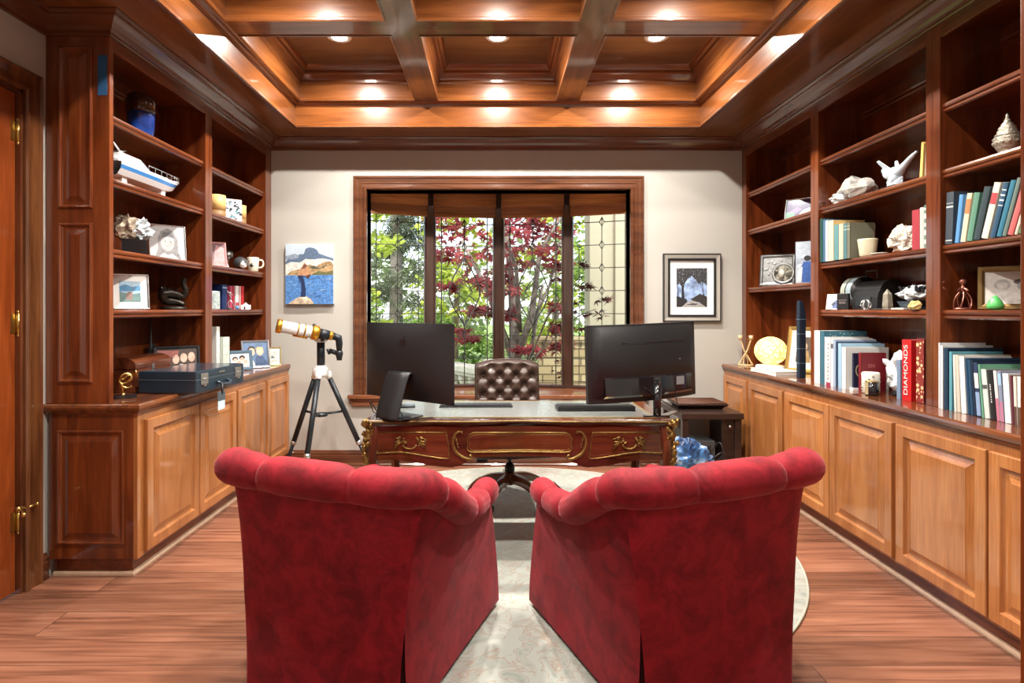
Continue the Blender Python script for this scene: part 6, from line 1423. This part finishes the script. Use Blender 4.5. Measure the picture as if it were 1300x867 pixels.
mb = MB(); mb.zmin = .001; mb.blob((0,.02,.018), .04, 31, 12, 8, .4, 2, (.9,1.3,.5)); part(mb, 'coral_foot', P('coral_tan', (.62,.50,.36), .7, bump=.6, bscale=70), t)
t = thing('vintage_device', 'black round-bodied vintage device with pale banded drum and wire handle, right bookcase', 'device', (2.31,3.445,ZSH[1]), 0, RSH)
mb = MB(); pr = [(-.095,0),(-.095,.07),(-.085,.11)]+[(-.005+.075*math.cos(PI-PI*k/10), .105+.070*math.sin(PI*k/10)) for k in range(11)]+[(.08,.0)]
mb.rings([[(x,y,z) for x,z in pr] for y in (-.16,.07)]); part(mb, 'body', PLBLACK, t, bevel=.006)
BAND = P('band_pale', (.36,.46,.50), .35); BANDG = P('band_green', (.42,.46,.38), .4)
for y0_, y1_, mt in ((.075,.092,BAND),(.097,.104,BAND),(.109,.116,BAND),(.135,.150,BANDG),(.155,.170,BANDG)):
    mb = MB(); mb.T = Matrix.Translation((-.012,0,.112)) @ Matrix.Rotation(R(90),4,'X'); mb.lathe([(.090,-y1_),(.096,-y1_),(.096,-y0_),(.090,-y0_)], (0,0,0), 36); part(mb, 'drum_band', mt, t)
mb = MB(); mb.T = Matrix.Translation((-.012,0,.112)) @ Matrix.Rotation(R(90),4,'X'); mb.lathe([(.090,-.175),(.090,-.07)], (0,0,0), 32); part(mb, 'drum', PLBLACK, t)
mb = MB(); mb.tube([(-.02,.05,.185),(-.02,.05,.235),(-.02,-.05,.235),(-.02,-.05,.185)], .004, 6); part(mb, 'handle', GM, t)
mb = MB(); mb.box(-.10,-.093,-.11,.03,.02,.075); part(mb, 'control_plate', GM, t)
t = thing('postcard', 'small blue and white picture card propped before the vintage device', 'card', (2.165,3.61,ZSH[1]+.001), R(-55), RSH); t.rotation_euler = (R(-14),0,R(-55))
mb = MB(); mb.box(-.055,.055,0,.003,0,.10); part(mb, 'card', WHITE, t)
poly_part('picture', t, [(G('cd',(.66,.66,.64)),[(0,0),(1,0),(1,1),(0,1)]),(G('cd2',(.08,.13,.30)),[(.35,.05),(.3,.35),(.5,.6),(.75,.68),(.98,.5),(.98,.05)]),(G('cd3',(.04,.05,.09)),[(.25,.3),(.4,.5),(.55,.42),(.42,.2)])], lambda u,v,h: (-.053+.106*u,-.0003-h,.002+.096*v))
t = thing('card_reader', 'small black upright gadget beside the picture card', 'gadget', (2.168,3.525,ZSH[1]), R(-60), RSH)
mb = MB(); mb.box(-.035,.035,-.012,.012,0,.10); part(mb, 'case', PLBLACK, t, bevel=.003)
mb = MB(); mb.box(-.025,.025,-.0135,-.0118,.055,.062); mb.box(-.02,.02,-.0135,-.0118,.035,.05); part(mb, 'slots', STEEL, t)
t = thing('metal_knot', 'little silver ring ornament on the fourth right shelf', 'ornament', (2.168,3.31,ZSH[1]), R(30), RSH)
mb = MB(); 
for a in (0,1.1,2.2): mb.tube([(.026*math.cos(q)*math.cos(a), .026*math.cos(q)*math.sin(a), .030+.026*math.sin(q)) for q in [2*PI*k/20 for k in range(21)]], .0035, 6)
mb.lathe([(.018,0),(.015,.004)], (0,0,0), 14); part(mb, 'rings', STEEL, t)
t = thing('letter_opener', 'pale letter opener lying along the fourth right shelf', 'letter opener', (2.16,3.12,ZSH[1]), R(92), RSH)
mb = MB(); mb.rings([[(-.13,-.010,.001),(-.13,.010,.001),(-.13,.010,.010),(-.13,-.010,.010)],[(-.04,-.009,.001),(-.04,.009,.001),(-.04,.009,.009),(-.04,-.009,.009)]]); part(mb, 'grip', P('bone', (.62,.58,.50), .4), t)
mb = MB(); mb.rings([[(-.04,-.007,.003),(-.04,.007,.003),(-.04,.007,.006),(-.04,-.007,.006)],[(.08,-.006,.003),(.08,.006,.003),(.08,.006,.005),(.08,-.006,.005)],[(.13,-.001,.003),(.13,.001,.003),(.13,.001,.004),(.13,-.001,.004)]]); part(mb, 'blade', STEEL, t)
t = thing('crystal_point', 'upright smoky crystal point on the fourth right shelf', 'mineral', (2.24,3.235,ZSH[1]), 0, RSH)
mb = MB(); mb.rings([[(r_*math.cos(2*PI*k/6), r_*math.sin(2*PI*k/6), z) for k in range(6)] for r_, z in ((.026,0),(.030,.02),(.024,.088),(.003,.115))]); part(mb, 'crystal', P('smoky', (.26,.24,.19), .12, coat=.7, var=.3, bscale=40), t)
t = thing('geode', 'grey-white mineral with dark crystals on a black stand, fourth right shelf', 'mineral', (2.235,3.01,ZSH[1]), 0, RSH)
mb = MB(); mb.box(-.06,.06,-.07,.07,0,.012); mb.rings([[(-.045,-.05,.012),(.045,-.05,.012),(.045,.05,.012),(-.045,.05,.012)],[(-.055,-.065,.045),(.055,-.065,.045),(.055,.065,.045),(-.055,.065,.045)]]); part(mb, 'stand', P('stand_blue', (.03,.05,.07), .3, coat=.4), t)
mb = MB(); mb.blob((0,-.01,.085), .075, 15, 22, 14, .4, 2, (.85,1.3,.55)); part(mb, 'matrix', P('grey_white_rock', (.50,.54,.56), .55, var=.3, bscale=22, bump=.7), t)
mb = MB(); rnd = random.Random(8)
for k in range(22):
    p = Vector((rnd.uniform(-.05,.03), rnd.uniform(-.09,.05), .105+rnd.uniform(-.005,.012))); d_ = Vector((rnd.uniform(-.6,.6),rnd.uniform(-.6,.6),1)).normalized()*.028
    mb.tube([p-d_*.4,p+d_*.5,p+d_*.8], [.009,.008,.001], 6, sm=False)
part(mb, 'dark_crystals', P('black_crystal', (.018,.02,.022), .12, coat=.6), t)
t = thing('yellow_stone', 'small straw-yellow stone in front of the geode', 'mineral', (2.15,2.90,ZSH[1]), 0, RSH)
mb = MB(); mb.zmin = .001; mb.blob((0,0,.020), .030, 22, 10, 7, .4, 1.8, (.9,1.1,.8)); part(mb, 'stone', P('yellow_stone', (.58,.42,.16), .5, var=.2, bscale=40), t)
t = thing('quartz_cluster', 'big white quartz crystal cluster on a black stand, right worktop', 'mineral', (2.225,3.085,ZSH[0]), 0, RSH)
mb = MB(); mb.lathe([(.062,0),(.068,.008),(.060,.022),(.04,.028)], (0,0,0), 20, sx=.9); part(mb, 'stand', GLOSSBLACK, t)
mb = MB(); mb.blob((0,.015,.12), .078, 2, 18, 12, .45, 2, (.85,.95,1.25)); rnd = random.Random(3)
for k in range(30):
    a = rnd.uniform(0,2*PI); z = rnd.uniform(.04,.19); p = Vector((math.cos(a)*.045, .015+math.sin(a)*.05, z)); d_ = Vector((math.cos(a)*.7, math.sin(a)*.7, rnd.uniform(.2,1.2))).normalized(); l = rnd.uniform(.03,.055)
    mb.tube([p, p+d_*l*.7, p+d_*l], [.017,.015,.002], 6, sm=False)
part(mb, 'crystals', QW, t)
t = thing('speckled_jar', 'white jar with grey speckles on the right worktop', 'jar', (2.115,3.19,ZSH[0]), 0, RSH)
mb = MB(); mb.lathe([(.040,0),(.044,.005),(.044,.112),(.040,.118),(.037,.112),(.036,.09),(.001,.09)], (0,0,0), 28); part(mb, 'jar', P('speckle_jar', (.66,.62,.52), .4), t)
mb = MB(); rnd = random.Random(4)
for k in range(46):
    a, z = rnd.uniform(0,2*PI), rnd.uniform(.01,.108); mb.ball((.0437*math.cos(a),.0437*math.sin(a),z), rnd.uniform(.002,.0055), 6, 4)
part(mb, 'speckles', P('speck_grey', (.22,.21,.19), .5), t)
t = thing('black_votive', 'small black and gold votive candle before the speckled jar', 'candle', (2.072,3.115,ZSH[0]), 0, RSH)
mb = MB(); mb.lathe([(.030,.0),(.032,.004),(.032,.078),(.029,.078),(.028,.05),(.001,.05)], (0,0,0), 24); part(mb, 'glass', GLOSSBLACK, t)
mb = MB(); mb.rings([[(.0325*math.cos(a), .0325*math.sin(a), z) for a in [R(150+8*k) for k in range(8)]] for z in (.006,.072)], False, False, closed=False); part(mb, 'gold_label', P('gold_label', (.52,.42,.24), .35, .4), t)
mb = MB(); mb.lathe([(.030,.0785),(.0325,.0785),(.0325,.0745)], (0,0,0), 24); part(mb, 'gold_rim', BRASS, t)
# -- right near bay ----------------------------------------------------------
t = thing('silver_stupa', 'ornate silver stupa-shaped vessel on the second shelf of the nearest right bay', 'vessel', (2.25,2.49,ZSH[3]), 0, RSH)
STP = P('stupa_silver', (.46,.43,.36), .38, .75, bump=.7, bscale=90)
mb = MB(); mb.lathe([(.028,0),(.030,.006),(.022,.012),(.034,.030),(.045,.052),(.050,.066),(.047,.074),(.052,.080),(.045,.086)], (0,0,0), 24); part(mb, 'bowl', STP, t)
mb = MB(); mb.lathe([(.045,.086),(.042,.098),(.034,.104),(.036,.110),(.030,.122),(.032,.127),(.020,.138),(.022,.142),(.010,.154),(.012,.160),(.005,.170),(.007,.176),(.0015,.190)], (0,0,0), 24); part(mb, 'spired_lid', STP, t)
mb = MB()
for k in range(12): a = 2*PI*k/12; mb.ball((.047*math.cos(a),.047*math.sin(a),.060), .006, 6, 5)
part(mb, 'beads', STP, t)
t = thing('grey_dome', 'grey arched stone behind the leaning old books', 'ornament', (2.394,2.55,ZSH[2]), 0, RSH)
mb = MB(); mb.lathe([(.055,0),(.06,.06),(.055,.20),(.04,.245),(.015,.262),(.001,.265)], (0,0,0), 20, sx=.55); part(mb, 'dome', P('grey_stone', (.26,.25,.23), .5), t)
t = thing('wire_figurine', 'small coppery glass figurine on the lowest shelf of the nearest right bay', 'figurine', (2.20,2.665,ZSH[1]), 0, RSH)
CPR = P('copper', (.42,.16,.12), .22, .85)
mb = MB(); mb.lathe([(.038,0),(.036,.008),(.012,.012)], (0,0,0), 18); part(mb, 'base', CPR, t)
mb = MB()
for a in range(5):
    q = 2*PI*a/5; mb.tube(crom([(.034*math.cos(q),.034*math.sin(q),.008),(.032*math.cos(q+.3),.032*math.sin(q+.3),.05),(.012*math.cos(q+.5),.012*math.sin(q+.5),.085)], 5), .0035, 6)
mb.tube(crom([(-.0,.03,.09),(0,.012,.10),(0,-.01,.10),(0,-.03,.088)], 5), .006, 8); mb.tube([(0,0,.085),(0,0,.115)], .008, 8); mb.ball((0,0,.130), .015, 10, 8); part(mb, 'figure', CPR, t)
photo_frame('bronze-framed old portrait of a couple on the lowest shelf of the nearest bay', (2.32,2.545,ZSH[1]), R(-42), .235,.20, 9, .026, P('bronze_gilt', (.22,.14,.055), .35, .8), 0, [(G('old',(.58,.57,.54),.08),[(0,0),(1,0),(1,1),(0,1)]),(G('old2',(.36,.35,.34)),disc(.33,.60,.16,.17)),(G('old3',(.50,.49,.47)),disc(.33,.56,.10,.12)),(G('old4',(.10,.09,.09)),disc(.72,.68,.19,.10)),(G('old2',(0,0,0)),disc(.72,.54,.12,.14)),(G('old5',(.62,.62,.60)),[(.1,0),(.2,.32),(.45,.4),(.55,.35),(.85,.4),(.95,0)])])
t = thing('glass_gem', 'bright green glass teardrop paperweight before the framed couple', 'paperweight', (2.185,2.475,ZSH[1]), 0, RSH)
mb = MB(); mb.lathe([(.018,0),(.030,.008),(.031,.020),(.022,.040),(.010,.056),(.001,.064)], (0,0,0), 24); part(mb, 'drop', P('green_glass', (.12,.62,.16), .08, coat=1, trans=.25), t)
# ------------------------------------------------------------------ garden seen through the window
def leaf_mat(name, c1, c2, tl=.45):
    m, nt, b = newmat(name); nt.nodes.remove(b); o = nt.nodes['Material Output']; N = nt.nodes.new; L = nt.links.new
    d = N('ShaderNodeBsdfDiffuse'); tr = N('ShaderNodeBsdfTranslucent'); x = N('ShaderNodeMixShader'); x.inputs[0].default_value = tl
    tc = N('ShaderNodeTexCoord'); n = N('ShaderNodeTexNoise'); n.inputs['Scale'].default_value = 5; n.inputs['Detail'].default_value = 4; L(tc.outputs['Object'], n.inputs['Vector'])
    cr = N('ShaderNodeValToRGB'); cr.color_ramp.elements[0].position = .35; cr.color_ramp.elements[1].position = .65
    cr.color_ramp.elements[0].color = (*c1,1); cr.color_ramp.elements[1].color = (*c2,1); L(n.outputs['Fac'], cr.inputs['Fac'])
    L(cr.outputs['Color'], d.inputs['Color']); L(cr.outputs['Color'], tr.inputs['Color']); L(d.outputs[0], x.inputs[1]); L(tr.outputs[0], x.inputs[2]); L(x.outputs[0], o.inputs[0])
    MATS[name] = m; return m
BARK = P('bark', (.16,.12,.09), .9, bump=.6, bscale=25, var=.4); BARKG = P('bark_grey', (.22,.19,.165), .9, bump=.5, bscale=18, var=.35)
def leaves(mb, c, n, rad, size, rnd, shape='oval', droop=0):
    for _ in range(n):
        while True:
            p = Vector((rnd.uniform(-1,1), rnd.uniform(-1,1), rnd.uniform(-1,1)))
            if p.length < 1: break
        p = Vector(c)+Vector((p.x*rad[0], p.y*rad[1], p.z*rad[2]))
        s = size*rnd.uniform(.6,1.3)
        M = Matrix.Rotation(rnd.uniform(0,2*PI),3,'Z') @ Matrix.Rotation(rnd.uniform(-.9,.9)+droop,3,'X') @ Matrix.Rotation(rnd.uniform(-.7,.7),3,'Y')
        if shape == 'oval': pts = [(0,0,0),(.32*s,.35*s,.05*s),(.22*s,.75*s,.03*s),(0,s,-.05*s),(-.22*s,.75*s,.03*s),(-.32*s,.35*s,.05*s)]
        elif shape == 'needle': pts = [(-.05*s,0,0),(.05*s,0,0),(.03*s,s,-.1*s),(-.03*s,s,-.1*s)]
        else:
            pts = []
            for k in range(7):
                a = R(-60+50*k)-R(0); l = (.55,.85,1,.85,.55)[min(k,4)] if k < 5 else .2
                a = PI/2+R((k-2)*42)
                if k < 5:
                    pts.append((math.cos(a)*l*s, math.sin(a)*l*s, -.06*s)); a2 = a+R(21)
                    if k < 4: pts.append((math.cos(a2)*.32*s, math.sin(a2)*.32*s, .02*s))
            pts.append((0,-.08*s,0)); 
        mb.poly([p+M @ Vector(q) for q in pts])
def tree(name, label, cat, base, trunk, clumps, mat, bark, size, shape, n, seed, group=None, limbs=()):
    rnd = random.Random(seed)
    t = thing(name, label, cat, base, group=group)
    if trunk:
        mb = MB(); mb.tube([Vector(p[:3]) for p in trunk], [p[3] for p in trunk], 10)
        for lb in limbs: mb.tube([Vector(p[:3]) for p in lb], [p[3] for p in lb], 6)
        part(mb, 'trunk', bark, t)
    mb = MB()
    for (c, r) in clumps: leaves(mb, c, n, r, size, rnd, shape)
    o = part(mb, 'foliage', mat, t, recalc=False)
    return t
ZG = -.35
mb = MB(); mb.box(-30,30,5.65,60,ZG-.2,ZG); smesh(mb, 'ground', P('lawn', (.16,.22,.06), .95, var=.35, bscale=9))
# cast-stone balustrade
CS = P('cast_stone', (.58,.54,.44), .85, bump=.2, bscale=60, var=.12)
A, B = Vector((-1.75,8.55,ZG)), Vector((.03,6.0,ZG)); dv = (B-A); ln_ = dv.length
t = thing('balustrade', 'pale stone balustrade with turned balusters outside the window', 'balustrade', tuple(A), math.atan2(dv.y, dv.x))
mb = MB(); mb.box(-.1,ln_,-.11,.11,.98,1.06); mb.box(-.1,ln_,-.085,.085,.94,.98); part(mb, 'handrail', CS, t, bevel=.015)
mb = MB(); mb.box(-.1,ln_,-.11,.11,0,.14); part(mb, 'plinth', CS, t, bevel=.012)
k = 0; x = .12
bprof = [(.06,.14),(.06,.19),(.035,.21),(.04,.25),(.075,.36),(.07,.46),(.04,.62),(.034,.76),(.05,.80),(.036,.83),(.06,.87),(.06,.94)]
while x < ln_-.1:
    mb = MB(); mb.lathe(bprof, (x,0,0), 14); part(mb, 'baluster', CS, t); x += .21
mb = MB(); mb.box(ln_-.02,ln_+.22,-.13,.13,0,1.10); mb.box(ln_-.05,ln_+.25,-.16,.16,1.10,1.17); part(mb, 'end_post', CS, t, bevel=.015)
# stone garden wall and rendered wing of the house
m, nt, b = newmat('ashlar'); tc = nt.nodes.new('ShaderNodeTexCoord'); mp = nt.nodes.new('ShaderNodeMapping'); mp.inputs['Rotation'].default_value = (R(90),0,0); br = nt.nodes.new('ShaderNodeTexBrick')
for k_, v in (('Scale',1),('Mortar Size',.012),('Brick Width',.26),('Row Height',.115),('Mortar Smooth',.3)): br.inputs[k_].default_value = v
br.inputs['Color1'].default_value = (.36,.27,.14,1); br.inputs['Color2'].default_value = (.52,.42,.25,1); br.inputs['Mortar'].default_value = (.15,.11,.06,1)
nt.links.new(tc.outputs['Object'], mp.inputs[0]); nt.links.new(mp.outputs[0], br.inputs['Vector']); nt.links.new(br.outputs['Color'], b.inputs['Base Color']); b.inputs['Roughness'].default_value = .95
mb = MB(); mb.box(.60,1.32,7.7,8.0,ZG,.90); mb.box(.57,1.32,7.67,8.03,.90,.97); smesh(mb, 'wall_garden', m, 'low wall of sandy stone blocks outside the window')
STU = P('stucco_cream', (.42,.385,.28), .9, bump=.1, bscale=80)
mb = MB(); mb.box(1.30,5.2,7.75,8.2,ZG,4.2); mb.box(1.64,1.84,7.70,7.75,ZG,4.2); mb.box(1.98,2.05,7.72,7.75,ZG,4.2); smesh(mb, 'wall_wing', STU, 'cream rendered wall of the house wing outside the window')
# trees
RED = leaf_mat('maple_red', (.17,.03,.035), (.40,.09,.10)); LIME = leaf_mat('lime_leaf', (.26,.34,.04), (.50,.56,.12), .5); GRN = leaf_mat('green_leaf', (.08,.17,.03), (.24,.34,.08)); FIR = leaf_mat('fir_leaf', (.09,.115,.075), (.22,.25,.17), .3); DRED = leaf_mat('maple_dark', (.05,.012,.014), (.12,.028,.03), .2)
rnd = random.Random(21)
cl = []
for _ in range(38):
    u = rnd.random(); cl.append(((rnd.uniform(-1.0,.75), rnd.uniform(-.6,.7), rnd.uniform(2.1,3.6)), (.26,.24,.10)))
for _ in range(16): cl.append(((rnd.uniform(-.9,.6), rnd.uniform(-.6,.1), rnd.uniform(1.15,2.1)), (.15,.14,.06)))
limbs = [[(0,0,.9,.06),(.25,-.1,1.6,.045),(.35,-.2,2.4,.03),(.75,-.3,3.1,.015)],[(0,0,1.1,.05),(-.3,.1,1.9,.035),(-.65,.1,2.6,.02)],[(.1,0,1.4,.04),(.05,-.3,2.2,.025),(-.2,-.4,3.0,.012)],[(.2,-.1,1.4,.03),(.5,.1,2.0,.02),(.7,.15,2.8,.01)],[(.1,0,.5,.035),(.28,.05,1.3,.025),(.40,0,2.0,.02)]]
tree('maple_tree', 'red-leaved Japanese maple in the middle of the window view', 'tree', (.22,7.35,ZG), [(0,0,0,.10),(.03,.02,.6,.085),(.04,0,1.3,.07),(.0,-.05,2.0,.05),(-.1,-.1,2.9,.02)], cl, RED, BARKG, .13, 'palm', 26, 5, None, limbs)
cl = [((.62,-.05,1.50),(.14,.1,.05)),((.86,.0,1.45),(.10,.08,.04)),((.98,0,1.14),(.18,.1,.05)),((.76,0,1.20),(.12,.1,.05)),((.58,0,1.02),(.12,.1,.05)),((.74,0,.98),(.12,.1,.05)),((1.08,0,1.28),(.08,.08,.03)),((.60,0,.55),(.08,.1,.12)),((.58,0,1.72),(.07,.08,.1)),((.86,0,1.68),(.06,.05,.03)),((.60,0,.8),(.10,.08,.05))]
lb = [[(0,0,.3,.02),(.4,0,.75,.012),(.8,0,1.12,.006),(1.0,0,1.2,.004)],[(.2,0,.5,.014),(.5,0,1.2,.009),(.85,0,1.55,.005)],[(.4,0,.75,.01),(.62,0,1.3,.006),(.62,0,1.75,.004)]]
tree('maple_sapling', 'slender dark red maple branches in front of the cream wall outside', 'tree', (.12,6.25,.15), [(0,0,-.5,.03),(0,0,.3,.022)], cl, DRED, BARK, .085, 'palm', 12, 8, None, lb)
# fir with drooping tiers
cl = []; rnd = random.Random(4)
for k in range(30):
    z = .9+k*.21; r_ = max(.25, 2.1-.22*k*.42)
    for q in range(4):
        a = rnd.uniform(0,2*PI); d_ = rnd.uniform(.25,1)*r_; cl.append(((math.cos(a)*d_, math.sin(a)*d_*.6, z-.22*d_), (.42,.34,.085)))
tree('fir_tree', 'tall grey-green fir behind the left window sash', 'tree', (-2.5,14.4,ZG), [(0,0,0,.20),(0,0,3,.15),(0,0,7.6,.04)], cl, FIR, BARKG, .24, 'needle', 110, 14)
def crown(n, rx, ry, z0, z1, rr, seed):
    r_ = random.Random(seed); return [((r_.uniform(-rx,rx), r_.uniform(-ry,ry), r_.uniform(z0,z1)), (rr,rr,rr*.6)) for _ in range(n)]
G_ = 'background trees and shrubs beyond the balustrade'
tree('leafy_tree', 'bright lime-green tree left of the fir', 'tree', (-2.45,10.6,ZG), [(0,0,0,.1),(.1,0,2.6,.05)], crown(24,.42,.45,.7,3.6,.27,31), LIME, BARK, .17, 'oval', 34, 41, G_)
tree('leafy_tree', 'yellow-green tree behind the second window sash', 'tree', (-.85,11.8,ZG), [(0,0,0,.09),(.1,0,3,.04)], crown(34,.62,.6,1.5,4.0,.28,32), LIME, BARK, .17, 'oval', 26, 42, G_)
tree('leafy_tree', 'bright green tree behind the red maple trunk', 'tree', (1.25,11.9,ZG), [(0,0,0,.10),(.05,0,3,.05)], crown(30,.74,.6,.9,3.9,.27,33), LIME, BARKG, .16, 'oval', 26, 43, G_)
tree('leafy_shrub', 'rounded green shrub directly behind the stone balustrade', 'shrub', (-.78,9.3,ZG), None, crown(30,.70,.45,.15,1.55,.26,34), GRN, BARK, .11, 'oval', 44, 44, G_)
tree('leafy_shrub', 'low lime shrub behind the sandy stone wall', 'shrub', (.82,8.75,ZG), None, crown(20,.32,.32,.1,1.45,.24,35), LIME, BARK, .11, 'oval', 40, 45, G_)
tree('leafy_shrub', 'dark green shrub at the foot of the fir', 'shrub', (-2.45,9.25,ZG), None, crown(30,.40,.35,.1,2.0,.30,36), GRN, BARK, .13, 'oval', 40, 46, G_)
tree('leafy_tree', 'mid-green tree behind the low sandy stone wall', 'tree', (1.75,10.1,ZG), [(0,0,0,.08),(0,0,2,.04)], crown(24,.6,.5,.8,2.9,.26,37), GRN, BARK, .13, 'oval', 30, 47, G_)
r_ = random.Random(77)
tree('hedge_row', 'pale green woodland edge closing off the garden', 'hedge', (-.2,19,ZG), None, crown(120,6.5,.8,.2,4.0,.58,38), leaf_mat('far_leaf', (.16,.23,.09), (.34,.42,.19)), BARK, .30, 'oval', 30, 48)
# ------------------------------------------------------------------ camera, sky, colour
cam = bpy.data.cameras.new('camera'); co = bpy.data.objects.new('camera', cam); COL.objects.link(co)
co.location = (0,0,1.35); co.rotation_euler = (R(90),0,0)
cam.sensor_width = 36; cam.sensor_fit = 'HORIZONTAL'; cam.lens = 720/1300*36
cam.shift_x = 22/1300; cam.shift_y = -41.5/1300; cam.clip_start = .02; cam.clip_end = 200
scene.camera = co
w = bpy.data.worlds.new('sky'); scene.world = w; w.use_nodes = True
nt = w.node_tree; bg = nt.nodes['Background']
sk = nt.nodes.new('ShaderNodeTexSky'); sk.sky_type = 'NISHITA'; sk.sun_disc = False; sk.sun_elevation = R(48); sk.sun_rotation = R(200); sk.air_density = 1; sk.dust_density = 2.5
mixn = nt.nodes.new('ShaderNodeMix'); mixn.data_type = 'RGBA'; mixn.inputs['Factor'].default_value = .75
nt.links.new(sk.outputs[0], mixn.inputs['A']); mixn.inputs['B'].default_value = (1.0,1.0,1.0,1)
nt.links.new(mixn.outputs['Result'], bg.inputs['Color']); bg.inputs['Strength'].default_value = SKY_S
sun = bpy.data.lights.new('sun', 'SUN'); sun.energy = SUN_E; sun.angle = R(1.2); sun.color = (1,.95,.86)
so = bpy.data.objects.new('sun', sun); COL.objects.link(so); so.rotation_euler = (R(29), 0, R(28)); so.location = (0,-5,12)
vs = scene.view_settings; vs.view_transform = 'Standard'; vs.look = 'None'; vs.gamma = 1; vs.exposure = EXPO; vs.use_curve_mapping = False
scene.display_settings.display_device = 'sRGB'
scene.cycles.use_denoising = True
scene.cycles.max_bounces = 8; scene.cycles.diffuse_bounces = 3; scene.cycles.glossy_bounces = 4; scene.cycles.transparent_max_bounces = 12
scene.cycles.caustics_reflective = False; scene.cycles.caustics_refractive = False
scene.cycles.sample_clamp_indirect = 6
